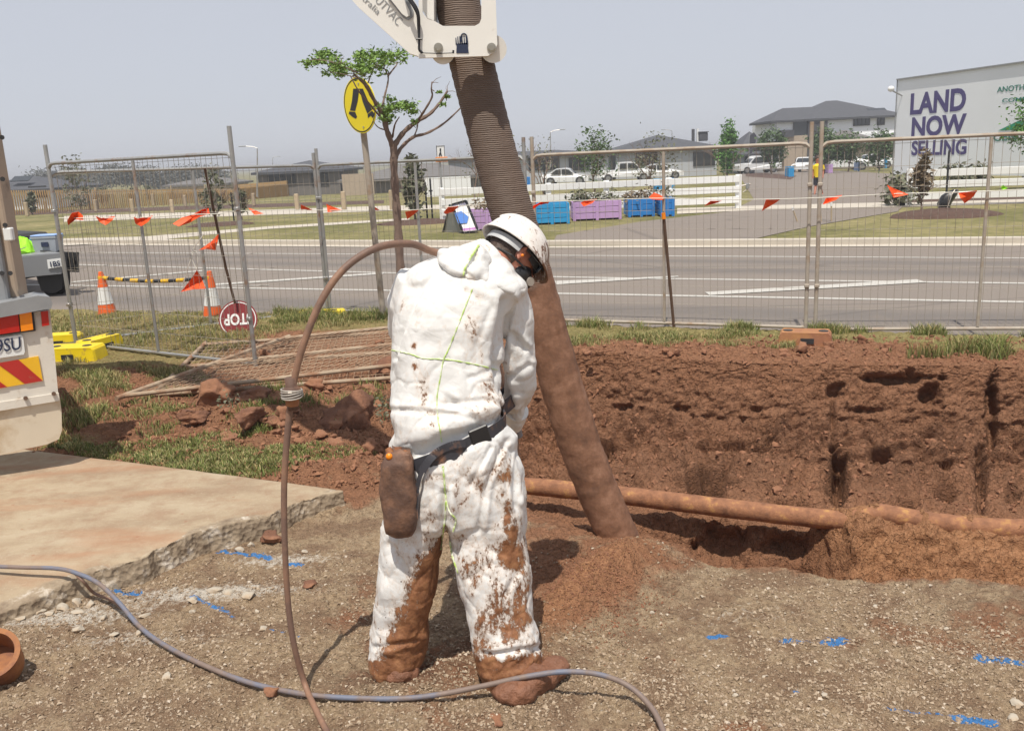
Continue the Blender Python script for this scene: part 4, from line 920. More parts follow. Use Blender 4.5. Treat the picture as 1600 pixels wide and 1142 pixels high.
# tan and white walls, left middle
a = GL(536, 300); o = MB().box((D(560, 290, 76)[0], 76, D(560, 290, 76)[2]), (2.6, .3, 1.9)).build('rendered_wall', M['render_tan']); tag(o, 'tan rendered wall end between the timber fences', 'wall')
p = D(700, 290, 60); o = MB().box(p + [0, 0, -.3], (3.0, .2, 1.7)).build('rendered_wall', M['render_white']); tag(o, 'pale rendered wall below the small road sign', 'wall')
# treeline
tl = MB(); rnd = random.Random(5); cl = []
for k in range(90):
    x = rnd.uniform(60, 345); prof = 1 + .5 * math.sin(x / 23) + .3 * math.sin(x / 9); p = D(x, 276 + rnd.uniform(-3, 14) - 5 * prof * (x > 90), 170 + rnd.uniform(-8, 8)); cl.append((p, 2.4))
leafcloud(tl, cl, 26000, .26, .8, rnd, .5); o = tl.build('treeline', M['canopy_grey'], fix=False); tag(o, 'grey-green line of far gum trees on the left horizon', 'trees', kind='stuff')
# street lamps
def lamp(x, yb, yt, Y, label, armx=1):
    b = D(x, yb, Y); tp = D(x, yt, Y); t = thing('street_lamp', label, 'street lamp', b); MB().tube([b, tp], [.07, .035], 8).build('pole', M['galv'], t)
    e = tp + np.array([.9 * armx, 0, .18]); MB().tube([tp, tp + [.3 * armx, 0, .12], e], [.035, .03, .03], 6).build('arm', M['galv'], t); MB().box(e + [.15 * armx, 0, 0], (.5, .2, .07), bev=.02).build('lamp_head', M['grey_metal'], t)
lamp(402, 308, 232, 66, 'tall street lamp behind the near left fence panel', -1); lamp(860, 262, 207, 80, 'tall street lamp above the white fence and bare tree')
lamp(426, 262, 247, 150, 'tiny distant street lamp over the dark roofed house'); lamp(1050, 232, 205, 110, 'thin distant street lamp over the grey roofed house', -1)
# small road sign
b = GL(693, 345); t = thing('road_sign', 'small pedestrian sign over an orange double arrow plate', 'sign', b); Y = b[1]
MB().cyl(b, D(686, 228, Y), .03).build('pole', M['galv'], t)
c = D(688.5, 238, Y - .05); s = px(c); MB().box(c, (13 * s, .02, 20 * s), bev=.01).build('sign_plate', M['signwhite'], t)
w = MB()
for (x0, y0, x1, y1, r_) in ((688, 232, 688, 237, 1.1), (688, 238, 690, 244, .9), (688, 238, 686, 244, .9)): w.cyl(D(x0, y0, Y - .075), D(x1, y1, Y - .075), r_ * s, 6)
w.build('walking_symbol', M['signblack'], t)
fb = MB()
for (cx, cy, w_, h_) in ((688.5, 228.3, 12.5, .8), (688.5, 247.7, 12.5, .8), (682.4, 238, .8, 20), (694.6, 238, .8, 20)): fb.box(D(cx, cy, Y - .065), (w_ * s, .012, h_ * s))
fb.build('sign_border', M['signblack'], t)
c = D(690, 249.5, Y - .08); MB().box(c, (19 * s, .02, 7.5 * s), bev=.01).build('arrow_plate', M['amber'], t)
ar = MB(); ar.box(D(690, 249.5, Y - .11), (9 * s, .01, 1.6 * s))
for sg in (-1, 1): ar.prism([D(690 + sg * 4, 246.7, Y - .114), D(690 + sg * 8, 249.5, Y - .114), D(690 + sg * 4, 252.3, Y - .114)], (0, .01, 0))
ar.build('arrow', M['signblack'], t)
# white post and rail fences
def rail_fence(pts, posts, label, zr=(.28, .60, .92), hpost=1.05):
    t = thing('rail_fence', label, 'fence', pts[0]); A, B = np.array(pts[0]), np.array(pts[1]); d = (B - A) / np.linalg.norm(B - A); ang = math.atan2(d[1], d[0])
    for f in posts: p = A + (B - A) * f; MB().box(p + [0, 0, hpost / 2], (.17, .15, hpost), rotz(ang), .012).build('post', M['white_fence'], t)
    for z in zr: 
        MB().beam(A + [0, -.09, z], B + [0, -.09, z], .05, .2, .008).build('rail', M['white_fence'], t)
A = GL(700, 340); B = GL(1148, 325); A[1] = B[1] = 28.6; z = float(gz(28.6)); A[2] = B[2] = z
rail_fence((A, B), (0, .22, .36, .555, .765, 1), 'white three rail fence behind the coloured planter boxes')
A = GL(1419, 322); B = GL(1419, 322) + np.array([9.5, -3.3, 0]); B[2] = float(gz(B[1]))
rail_fence((A, B), (0, .37, .74, 1), 'white three rail fence below the billboard')
# low pipe barrier beside side street
p = GL(1165, 300); t = thing('bent_barrier', 'low bent metal barrier lying at the end of the white fence', 'barrier', p); m = MB()
m.tube([D(1148, 293, p[1]), D(1172, 288, p[1])], .05, 6); m.tube([D(1150, 308, p[1]), D(1168, 296, p[1])], .03, 6); m.build('rail', M['silver'], t); MB().box(D(1168, 291, p[1]), (.16, .12, .26), bev=.02).build('bracket', M['grey_metal'], t)
# planter boxes
def planter(label, x0, x1, yt, yb, m, plants=1, seed=0, n=220, pm_='leafgrey', dep=.9, grp='painted planter boxes'):
    a = GL(x0, yb); b = GL(x1, yb); b[1] = a[1]; ztop = D((x0 + x1) / 2, yt, a[1])[2]; cx = (a[0] + b[0]) / 2; w = b[0] - a[0]; z0 = float(gz(a[1])); h = ztop - z0
    t = thing('planter_box', label, 'planter', (cx, a[1] + dep / 2, z0), 0, grp); box = MB(); nb_ = max(2, int(round(h / .16)))
    for k in range(nb_):
        zc = z0 + .04 + (h - .04) * (k + .5) / nb_; hh = (h - .04) / nb_ - .014
        for sy in (0, 1): box.box((cx, a[1] + sy * dep, zc), (w, .04, hh), bev=.006)
        for sx in (-1, 1): box.box((cx + sx * (w / 2 - .022), a[1] + dep / 2, zc), (.04, dep - .05, hh), bev=.006)
    for sx in np.linspace(-1, 1, max(3, int(w / .5) + 1)): box.box((cx + sx * (w / 2 - .05), a[1] - .035, z0 + h / 2), (.08, .03, h - .01))
    box.build('timber_sides', M[m], t); MB().box((cx, a[1] + dep / 2, z0 + h - .07), (w - .06, dep - .06, .03)).build('soil', M['mulch'], t)
    if plants:
        rnd = random.Random(seed); lb = MB(); cl = [((cx + rnd.uniform(-.42, .42) * w, a[1] + dep / 2 + rnd.uniform(-.3, .3) * dep, z0 + h + rnd.uniform(0, .16)), .22) for _ in range(7)]
        leafcloud(lb, cl, n, .07, 1, rnd, .8); tag(lb.build('plants', M[pm_], t, fix=False), kind='stuff')
planter('bright blue planter box right of the white helmet', 835, 893, 318, 352, 'blue_planter', 0)
planter('long lilac planter box between the two blue ones', 895, 978, 314, 346, 'purple_planter', 1, 3, 420)
planter('deep blue planter box, left of a pair behind a drooping plant', 981, 1028, 311, 340, 'blue2_planter', 1, 4, 260, 'leafbrown')
planter('small deep blue planter box behind the leaning star picket', 1031, 1057, 309, 339, 'blue2_planter', 1, 5, 80)
planter('lilac planter box behind the sandwich board', 733, 790, 328, 362, 'purple_planter', 1, 6, 260, 'leafbrown')
planter('small bright blue planter box across the street, left of the fence post', 1232, 1256, 260, 277, 'blue_planter', 0)
planter('lilac planter box behind the child on the street', 1294, 1332, 256, 271, 'purple_planter', 1, 8, 90)
planter('pale blue planter box in front of the white cars', 1340, 1375, 253, 268, 'pale_planter', 1, 9, 90)
planter('small blue planter box beside the billboard edge', 1384, 1397, 247, 263, 'blue_planter', 0)
planter('pale blue planter box behind the white fence', 1034, 1065, 263, 276, 'pale_planter', 1, 10, 90)
planter('dusky blue planter box left of the pale blue one', 998, 1026, 265, 282, 'pale_planter', 1, 11, 120, 'leafdark')
planter('blue planter box behind the top rails of the white fence', 1024, 1067, 279, 298, 'blue_planter', 0)
planter('bright blue planter box left of the bright green tree', 1093, 1123, 260, 273, 'blue_planter', 0)
planter('blue planter box just visible right of the big hose', 812, 830, 277, 292, 'blue2_planter', 0)
# sandwich board
def sandwich():
    b = GL(738, 364); Y = b[1]; t = thing('sandwich_board', 'black framed sandwich board sign with a blue pentagon', 'sign', b)
    q = lambda x, y, dy: D(x, y, Y + dy)
    f = [q(706, 320, .25), q(728, 314, .25), q(747, 361, -.1), q(724, 364, -.1)]
    MB().prism(f, (0, .05, 0)).build('face_panel', M['signwhite'], t); n = Vector((0, -1, .28)).normalized() * .012
    fr = MB()
    for i in range(4): fr.beam(V(f[i]) + n, V(f[(i + 1) % 4]) + n, .045, .05)
    fr.build('frame', M['black'], t)
    pl = lambda x, y: np.array(q(x, y, .25 - .35 * (y - 317) / 46)) + np.array([0, -.02, .006])
    MB().prism([pl(710, 333), pl(721, 330.5), pl(732, 339), pl(730, 349), pl(716, 350)], (0, .008, 0)).build('pentagon', M['bluelogo'], t)
    MB().prism([pl(721.5, 358), pl(744, 355.5), pl(746, 360.5), pl(724, 363.5)], (0, .008, 0)).build('purple_band', M['magenta'], t)
    xd = np.array(pl(728, 315)) - np.array(pl(708, 319)); yd = np.array(pl(709, 320)) - np.array(pl(712, 328))
    place_text('headline', 'VILLAGES', M['purple_text'], pl(708.5, 324.5), xd, yd, .085, t, .002)
    place_text('band_text', 'NOW SELLING', M['signwhite'], np.array(pl(724.5, 362.6)) + [0, -.02, 0], np.array(pl(744, 360)) - np.array(pl(724, 362.5)), yd, .062, t, .001)
    MB().prism([q(702, 322, .3), q(709, 321, .3), q(726, 363, .1), q(692, 368, .8)], (0, .03, 0)).build('rear_panel', M['grey_metal'], t)
    lg = MB(); lg.beam(q(703, 320, .3), q(691, 368, .8), .04, .04); lg.beam(q(691, 368, .8), q(722, 366, .7), .05, .05); lg.build('rear_frame', M['black'], t)
sandwich()
# billboard
def billboard():
    Y0 = 46.; A = D(1396, 276, Y0); T0 = D(1396, 126, Y0); B = D(1600, 266, 38.); T1 = D(1600, 97, 38.)
    d = B - A; d[2] = 0; L = np.linalg.norm(d); d /= L; top0 = T0[2]; slope = (T1[2] - T0[2]) / L
    n = np.array([d[1], -d[0], 0]);
    if n[1] > 0: n = -n
    t = thing('billboard', 'large pale billboard reading LAND NOW SELLING in purple', 'billboard', A)
    Lf = L + 4; zt = (T0[2] + T1[2]) / 2; zb = A[2] + .1
    P_ = lambda s, z, o=0: A * [1, 1, 0] + d * s + n * o + [0, 0, z]
    MB().prism([P_(0, zb), P_(Lf, zb), P_(Lf, zt), P_(0, zt)], -n * .12).build('face_panel', M['board'], t)
    cp = MB(); cp.beam(P_(-.03, zt + .03, .02), P_(Lf, zt + .03, .02), .16, .06); cp.beam(P_(-.03, zb, .03), P_(-.03, zt, .03), .05, .05, upv=(1, 0, 0)); cp.build('edge_trim', M['grey_metal'], t)
    for s in (.6, 4, 8, Lf - .5): MB().beam(P_(s, gz(42) - .2, -.3), P_(s, zt - .3, -.3), .15, .15, upv=(1, 0, 0)).build('support_post', M['galv'], t)
    def sz(x, y):                                               # pixel -> board coords
        r = ray(x, y); M_ = np.array([[r[0], -d[0]], [r[1], -d[1]]]); k, s = np.linalg.solve(M_, A[:2] - CAM[:2]); return s, HC + k * r[2]
    def txt(name, s_, x0, y0, x1, y1, m, bold):                 # fit text between two pixels on the board: lower left and upper right
        s0, z0 = sz(x0, y0); s1, z1 = sz(x1, y1)
        me = font_mesh(s_, 1, .003, bold); co = np.array([v.co[:] for v in me.vertices]); mn, mx = co.min(0), co.max(0)
        sx = (s1 - s0) / (mx[0] - mn[0]); sy = (z1 - z0) / (mx[1] - mn[1])
        o = P_(s0 - mn[0] * sx, z0 - mn[1] * sy, .012)
        Mx = Matrix(((d[0] * sx, 0, n[0], o[0]), (d[1] * sx, 0, n[1], o[1]), (0, sy, 0, o[2]), (0, 0, 0, 1))); me.transform(Mx); mesh_obj(name, me, m, t)
    txt('headline_land', 'LAND', 1422, 180, 1511, 136.5, M['purple_text'], .035)
    txt('headline_now', 'NOW', 1424, 214.5, 1511, 177, M['purple_text'], .035)
    txt('headline_selling', 'SELLING', 1424, 243.5, 1511.5, 217, M['purple_text'], .03)
    txt('line_another', 'ANOTHER', 1558, 145, 1616, 130, M['green_text'], .012); txt('line_community', 'COMMUNITY', 1566, 161, 1652, 146.5, M['green_text'], .012)
    txt('line_centre', 'CENTRAL', 1552, 221, 1640, 205, M['green_text'], .015)
    s0, z0 = sz(1560, 204.5); s1, z1 = sz(1590, 190); MB().prism([P_(s0, z0, .012), P_(s0 + 7, z0, .012), P_(s0 + 7, z0 + .5, .012), P_(s1, z1, .012)], n * .01).build('roof_logo', M['green_logo'], t)
    s, z = sz(1410, 140); sp = MB(); sp.tube([P_(s, z - .3, 0), P_(s + .05, z - .1, .5), P_(s + .1, z, .7)], .035, 6); sp.build('lamp_arm', M['galv'], t); MB().ell(P_(s + .1, z + .03, .72), ((.16, 0, 0), (0, .16, 0), (0, 0, .14))).build('spot_lamp', M['signwhite'], t, smooth=True)
billboard()
for i, (x, y, yt, w, m_, lb) in enumerate([(1405, 322, 275, 30, 'leafgrey', 'grey green shrub at the foot of the billboard corner'), (1498, 268, 252, 26, 'leafgrey', 'grassy tuft under the billboard lettering'), (1530, 268, 250, 22, 'leafgrey', 'small grassy tuft under the billboard, right of the other')]):
    b, h = th_((x, y), yt) if y > 290 else (np.array([D(x, y, 37)[0], 37, gz(37)]), 1.1)
    rnd = random.Random(i); t = thing('shrub', lb, 'shrub', b); cl = [(b + [rnd.uniform(-.5, .5) * w * px(b), rnd.uniform(-.3, .3), rnd.uniform(.1, .8) * h], .3) for _ in range(14)]
    lb_ = MB(); leafcloud(lb_, cl, 500, .1, 1, rnd, .8); lb_.build('foliage', M[m_], t, fix=False); MB().tube([b, b + [0, 0, h * .5]], .03, 5).build('stem', M['bark'], t)
# cars
def car(label, x, yb, L, Y, heading, style='suv', m='carwhite'):
    c = D(x, yb, Y); z0 = float(gz(Y)); c[2] = z0; t = thing({'suv': 'four_wheel_drive', 'sedan': 'parked_car', 'ute': 'pickup_truck'}[style], label, {'suv': 'car', 'sedan': 'car', 'ute': 'pickup truck'}[style], c, 0, None)
    H = {'suv': 1.8, 'sedan': 1.45, 'ute': 1.75}[style]; W = 1.8
    prof = {'suv': [(0, .35), (0, .85), (.02, 1.0), (.05, 1.02), (.24, 1.08), (.37, 1.72), (.42, 1.8), (.93, 1.78), (.985, 1.1), (1, .95), (1, .4)],
            'sedan': [(0, .3), (0, .65), (.04, .78), (.27, .92), (.40, 1.38), (.5, 1.45), (.68, 1.42), (.86, 1.0), (.98, .95), (1, .75), (1, .35)],
            'ute': [(0, .4), (0, .9), (.04, 1.05), (.22, 1.1), (.33, 1.68), (.38, 1.75), (.60, 1.73), (.64, 1.1), (.645, 1.05), (.99, 1.05), (1, .95), (1, .45)]}[style]
    R = rotz(heading); T = lambda u, v, w: V(c) + R @ Vector(((u - .5) * L, v, w))
    MB().rings([[T(u, sv * (W / 2 - (0.02 if zz < 1.05 * H / 1.8 else .16)), zz) for u, zz in prof] for sv in (-1, 1)]).build('body', M[m], t)
    wn = {'suv': [(.275, 1.12, .375, 1.62, .42, 1.66, .56, 1.66, .56, 1.12), (.585, 1.12, .585, 1.66, .76, 1.66, .76, 1.12), (.785, 1.12, .785, 1.66, .91, 1.64, .955, 1.12)],
          'sedan': [(.31, .95, .415, 1.32, .5, 1.36, .56, 1.36, .56, .95), (.58, .95, .58, 1.36, .68, 1.33, .80, .98)],
          'ute': [(.25, 1.14, .345, 1.6, .45, 1.62, .45, 1.14), (.47, 1.14, .47, 1.62, .585, 1.62, .6, 1.14)]}[style]
    for sv in (-1, 1):
        for q in wn:
            p_ = [T(q[i], sv * (W / 2 - .10), q[i + 1]) for i in range(0, len(q), 2)]; MB().prism(p_, R @ Vector((0, -.07 * sv * -1, 0))).build('window', M['glass'], t)
    u0, z_0, u1, z_1 = {'suv': (.245, 1.1, .37, 1.68), 'sedan': (.28, .94, .40, 1.36), 'ute': (.225, 1.12, .33, 1.66)}[style]
    MB().prism([T(u0 - .004, -W / 2 + .2, z_0 + .02), T(u0 - .004, W / 2 - .2, z_0 + .02), T(u1 - .006, W / 2 - .25, z_1), T(u1 - .006, -W / 2 + .25, z_1)], R @ Vector((.012, 0, -.012))).build('windscreen', M['glass'], t)
    for u in (.18, .8):
        for sv in (-1, 1):
            w = MB().cyl(T(u, sv * (W / 2 - .2), .36), T(u, sv * (W / 2 + .015), .36), .37, 18).build('wheel', M['tyre'], t); MB().cyl(T(u, sv * (W / 2 + .012), .36), T(u, sv * (W / 2 + .03), .36), .21, 12).build('rim', M['steelrim'], w)
    for sv in (-1, 1):
        MB().box(T(.01, sv * .62, .72 * H / 1.8 + .08), (.12, .35, .16), R, .02).build('headlight', M['silver'], t); MB().box(T(.992, sv * .68, .9 * H / 1.8), (.08, .22, .25), R, .02).build('tail_light', M['redlens'], t)
    return t
car('white four-wheel drive between the two green trees', 1183, 264, 4.6, 96, math.radians(8), 'suv')
car('white wagon under the dark trees in front of the two storey house', 1318, 260, 5.0, 88, math.radians(165), 'suv')
car('low white sedan between the white wagon and the billboard', 1360, 258, 4.4, 92, math.radians(5), 'sedan')
car('white car half hidden behind the tall fence post', 1258, 262, 4.4, 92, math.radians(60), 'sedan')
car('white hatchback behind the bare tree, nearest the big hose', 884, 282, 4.0, 78, math.radians(170), 'sedan')
car('white pickup truck behind the lilac planter and thin trees', 975, 274, 5.2, 84, math.radians(180), 'ute')
car('white car between the pickup truck and the pale blue planter', 1030, 270, 4.4, 86, math.radians(175), 'sedan')
# the child on the street
def child():
    b = GL(1278, 304); Y = b[1]; q = lambda x, y, dy=0: D(x, y, Y + dy)
    t = thing('person', 'schoolchild in yellow shirt and dark shorts walking on the side street', 'person', b); s = px(b)
    body = MB(); body.tube([q(1278, 246), q(1278, 255), q(1278, 262)], [3.6 * s, 3 * s, 2 * s], 10)
    body.ell(q(1278, 249), ((3.7 * s, 0, 0), (0, 4.2 * s, 0), (0, 0, 5 * s)))
    for sx, fx in ((-1, 1273), (1, 1285)):
        body.tube([q(1278 + sx * 3, 276), q(1278 + sx * 3.2, 289, -.05 * sx), q(fx, 303, .12 * sx)], [3 * s, 2.3 * s, 1.5 * s], 8); body.tube([q(fx, 304, .12 * sx), q(fx + sx * 1, 304.5, -.14)], [1.6 * s, 1.3 * s], 6)
        body.tube([q(1278 + sx * 6.5, 258), q(1278 + sx * 8.5, 268), q(1278 + sx * 7.5, 279, -.1)], [2 * s, 1.6 * s, 1.1 * s], 8)
    o = bpy.data.objects.new('tmp', body.mesh('tmp')); me = remesh(o, .012); mesh_obj('body', me, M['skin'], t, smooth=True)
    MB().tube([q(1278, 256), q(1278, 259), q(1278, 268), q(1278, 277)], [3 * s, 7.6 * s, 6.6 * s, 6.4 * s], 14).build('shirt', M['yellowshirt'], t, smooth=True)
    sh = MB()
    for sx in (-1, 1): sh.tube([q(1278 + sx * 2.4, 275), q(1278 + sx * 3.4, 289, -.04 * sx)], [4.6 * s, 3.8 * s], 10)
    sh.build('shorts', M['darkcloth'], t, smooth=True)
    for sx in (-1, 1): MB().tube([q(1278 + sx * 7, 258.5), q(1278 + sx * 8.8, 265)], [2.6 * s, 2.4 * s], 8).build('sleeve', M['yellowshirt'], t, smooth=True)
    MB().box(q(1286, 266, .1), (6 * s, 6 * s, 13 * s), bev=.04).build('backpack', M['darkcloth'], t)
    MB().ell(q(1278, 247.6, .02), ((4.5 * s, 0, 0), (0, 4.9 * s, 0), (0, 0, 5.0 * s))).build('hair', M['hair'], t, smooth=True)
# black bag leaning on a stake in the mulch
p = GL(1483, 333); t = thing('black_bag', 'black plastic bag slumped on the mulch beside the brown sapling', 'bag', p); Y = p[1]; rs = []
for x, y, w in ((1476, 333, 6), (1474, 328, 9), (1476, 318, 11), (1484, 306, 12), (1490, 300, 9), (1493, 296, 4)): rs.append([D(x + w * math.cos(a) * (1 + .15 * math.sin(3 * a + y)), y, Y - .12 * math.sin(a) * w / 8 * (1 + .1 * math.cos(5 * a))) for a in np.linspace(0, 2 * math.pi, 14, endpoint=False)])
MB().rings(rs).build('sack', M['black'], t, smooth=True); MB().tube([D(1478, 331, Y - .25), D(1488, 303, Y - .25), D(1492, 297, Y - .2)], .012, 5).build('tie_cord', M['silver'], t)
# pegs on the far verge
for x0, y0, x1, y1, lb in ((1246, 347, 1238, 325, 'short leaning white topped peg on the far verge'), (1283, 347, 1280, 308, 'thin white topped peg behind the fence joint'), (1299, 346, 1299, 317, 'thin wooden peg right of the fence joint')):
    b = GL(x0, y0); tp = D(x1, y1, b[1]); t = thing('marker_peg', lb, 'peg', b); MB().cyl(b, tp, .02, 6).build('shaft', M['wood'], t); MB().cyl(tp - (tp - b) * .18, tp + [0, 0, .01], .026, 6).build('tip', M['signwhite'], t)
child()
# ------------------------------------------------------------------ temporary fence panels
def fence_panel(label, A, B, h=2.1, zt=1.9, zb=.10, m='galv', wm='wire', nv=None, mid=True, hA=None, hB=None, sag=0):
    A = np.array(A, float); B = np.array(B, float); d = B - A; L = np.linalg.norm(d[:2]); u = d / L; t = thing('temporary_fence_panel', label, 'fence panel', A, 0, 'temporary fence panels')
    hA = hA or h; hB = hB or h
    a = A + u * .022; b = B - u * .022
    for q, hh in ((a, hA), (b, hB)): MB().cyl(q, q + [0, 0, hh], .021, 10).build('end_post', M[m], t, smooth=True)
    za = A[2] + zt; zbb = B[2] + zt
    rt_ = MB().tube([a + [0, 0, zt - .05], a + u * .05 + [0, 0, zt - .008], a + u * .12 + [0, 0, zt], b - u * .12 + [0, 0, zt], b - u * .05 + [0, 0, zt - .008], b + [0, 0, zt - .05]], .018, 8); rt_.build('top_rail', M[m], t, smooth=True)
    MB().tube([a + [0, 0, zb], b + [0, 0, zb]], .018, 8).build('bottom_rail', M[m], t, smooth=True)
    n = np.array([u[1], -u[0], 0]); mid_ = (a + b) / 2
    if mid: MB().cyl(mid_ + [0, 0, zb + .02], mid_ + [0, 0, zt - .02], .017, 8).build('middle_post', M[m], t, smooth=True)
    w = MB(); nv_ = nv or int(L / .075); rnd = random.Random(label)
    off = n * -.024
    for k in range(1, nv_):
        p = a + (b - a) * (k / nv_) + off; j = rnd.gauss(0, .003); bow = rnd.gauss(0, .004)
        w.tube([p + [0, 0, zb - .01], p + u * (j + bow) + [0, 0, (zb + zt) / 2], p + u * j + [0, 0, zt + .01]], .0023, 3, cap=False)
    for z in np.arange(zb + .2, zt - .05, .2): w.tube([a + off * 1.12 + [0, 0, z], mid_ + off * 1.12 + [0, 0, z + rnd.gauss(0, .006)], b + off * 1.12 + [0, 0, z]], .0023, 3, cap=False)
    for z in (zb + .03, zt - .04): w.tube([a + off * 1.12 + [0, 0, z], b + off * 1.12 + [0, 0, z]], .0023, 3, cap=False)
    w.build('weld_mesh', M[wm], t, fix=False)
    for q in (a, b):
        for z in (.5, 1.5): MB().box(q + n * .02 + [0, 0, z], (.05, .03, .035), rotz(math.atan2(u[1], u[0])), .006).build('clamp', M[m], t)
    return t
def onG(x, y, z=0): 
    p = G(x, y, z); return p
PA = G(117, 545, .05); PA2 = G(403, 580, .05); PB = G(515, 494, 0); PC = G(832, 508, 0); PD = G(1262, 522, 0); PE = PD + (G(1522, 521, 0) - PD) * 2
fence_panel('near left mesh fence panel swung towards the camera, its tall post against the sky', PA + [.03, -.04, 0], PA2, 2.18, 1.99, .07, hB=2.22)
fence_panel('mesh fence panel behind the orange cones, left rear run', PA, PB, 2.05, 1.90, .08)
fence_panel('mesh fence panel behind the yellow sign pole, young tree and worker', PB, PC, 2.1, 1.9, .08)
fence_panel('mesh fence panel just right of the big suction hose', PC + [.05, -.02, 0], PD, 2.1, 1.9, .07, m='muddy_pipe')
fence_panel('mesh fence panel furthest right, in front of the billboard', PD + [.045, -.02, 0], PE, 2.1, 1.9, .05, m='muddy_pipe')
# fallen panels
def lying(label, c, u, v, z, L=2.9, H=2.05, tilt=0):
    c = np.array(c, float); u = np.array(u, float); v = np.array(v, float); t = thing('fallen_fence_panel', label, 'fence panel', c)
    P_ = lambda a, b: c * [1, 1, 0] + u * a + v * b + [0, 0, z + tilt * b]
    for a, n_ in ((0, 'end_post'), (L, 'end_post')): MB().cyl(P_(a, -.08), P_(a, H + .1), .021, 10).build(n_, M['rust_pipe'], t, smooth=True)
    for b, n_ in ((0, 'bottom_rail'), (H, 'top_rail'), (H * .5, 'middle_rail')): MB().cyl(P_(0, b), P_(L, b), .019, 8).build(n_, M['rust_pipe'], t, smooth=True)
    w = MB()
    for k in range(1, 38): w.tube([P_(L * k / 38, 0), P_(L * k / 38, H)], .0024, 3, cap=False)
    for k in range(1, 13): w.tube([P_(0, H * k / 13), P_(L, H * k / 13)], .0024, 3, cap=False)
    w.build('weld_mesh', M['dustwire'], t, fix=False)
def unit(a): a = np.array(a, float); a[2] = 0; return a / np.linalg.norm(a)
n0 = G(192, 611, .2); n1 = G(612, 564, .2); f0 = G(444, 530, .15); u_ = unit(n1 - n0); v_ = unit(f0 - n0)
lying('topmost fallen fence panel lying on the red soil left of the worker', n0, u_, v_, .16, 2.65, np.linalg.norm((f0 - n0)[:2]), .0)
m0 = G(240, 617, .1); m1 = G(520, 597, .1); u2 = unit(m1 - m0); lying('fallen fence panel half under the topmost one, its pipe nearest the clods', m0, u2, np.array([-u2[1], u2[0], 0]), .10, 2.4, 2.0, .012)
# feet
def block(label, c, rz, m='yellow', d=(.62, .24, .13), cat='fence foot', mud=0):
    t = thing('fence_foot_block', label, cat, c, 0, None); R = rotz(rz); b = MB(); c = np.array(c, float)
    x, y, z = d; prof = [(-x / 2, 0), (x / 2, 0), (x / 2 - .02, z * .85), (x / 2 - .04, z), (-x / 2 + .04, z), (-x / 2 + .02, z * .85)]
    b.rings([[V(c) + R @ Vector((px_ * (1 if abs(s) < .9 else .96), s * y / 2 * (1 if pz_ < z * .5 else .9), pz_)) for px_, pz_ in prof] for s in (-1, -.8, .8, 1)]).build('shell', M[m], t)
    for k in (-1, 1): MB().cyl(V(c) + R @ Vector((k * .16, 0, z - .01)), V(c) + R @ Vector((k * .16, 0, z + .004)), .045, 14).build('socket', M['dark'], t)
    MB().box(V(c) + R @ Vector((.02, -y / 2 - .001, z * .5)), (.12, .01, .05), R).build('side_slot', M['dark'], t)
block('bright yellow fence foot block nearest the white truck corner', G(118, 569, .05) + [-.06, .1, 0], -.05, d=(.62, .3, .17)); block('yellow fence foot block behind the nearest one, left of the fence posts', G(95, 545, .02), .1, d=(.5, .24, .17))
block('yellow fence foot block across the other two, right of the fence posts', G(148, 556, .05) + [0, .15, 0], 1.2, d=(.5, .22, .17))
block('small yellow fence foot half hidden in grass under the rear fence joint', G(503, 501, .0), .0); block('mud covered orange fence foot under the right fence joint', G(1258, 541, .03), -.35, 'mudblock', (.5, .26, .15))
# ------------------------------------------------------------------ bunting
def bunting(label, spts, flags, ylab=None):
    t = thing('bunting', label, 'bunting', spts[0]); MB().tube(catmull(spts, 6), .0045, 5).build('cord', M['string'], t, fix=False)
    for i, (poly, Y, m) in enumerate(flags):
        n = len(poly); rnd = random.Random(i * 7 + len(flags)); cx = sum(p[0] for p in poly) / n; cy = sum(p[1] for p in poly) / n
        vs = [D(cx, cy, Y + .03)] + [D(x, y, Y + rnd.uniform(-.05, .05)) for x, y in poly]
        bm = bmesh.new(); bv = [bm.verts.new(V(v)) for v in vs]
        for k in range(n): bm.faces.new((bv[0], bv[1 + k], bv[1 + (k + 1) % n]))
        bmesh.ops.subdivide_edges(bm, edges=bm.edges[:], cuts=2, use_grid_fill=True)
        for v in bm.verts: v.co.y += .018 * mnoise.noise(v.co * 14 + Vector((i, 0, 0)))
        me = bpy.data.meshes.new('flag'); bm.to_mesh(me); bm.free(); f = mesh_obj('flag', me, M[m], t); sol = f.modifiers.new('t', 'SOLIDIFY'); sol.thickness = .0015
    return t
def yl(a, b, x0, x1): return lambda x: a + (b - a) * (x - x0) / (x1 - x0)
ya = yl(9.6, 8.12, 88, 390); yb = yl(10.6, 11.35, 350, 510); yc = yl(11.35, 10.05, 510, 830)
fl1 = [([(105, 345), (112, 333), (122, 331), (130, 337), (131, 344), (118, 343), (107, 352)], ya(118)), ([(149, 338), (158, 341), (180, 338), (176, 345), (165, 352), (155, 347)], ya(165)),
       ([(209, 339), (215, 342), (239, 337), (232, 347), (220, 354), (212, 350)], ya(225)), ([(270, 350), (285, 340), (300, 336), (315, 328), (326, 325), (328, 334), (312, 339), (297, 348), (280, 354)], ya(300))]
bunting('string of orange flags tied along the near left fence panel', [D(x, y, ya(x) - .05) for x, y in ((92, 341), (160, 341), (225, 340), (290, 336), (350, 334))], [(p, y - .06, 'orange_flag') for p, y in fl1])
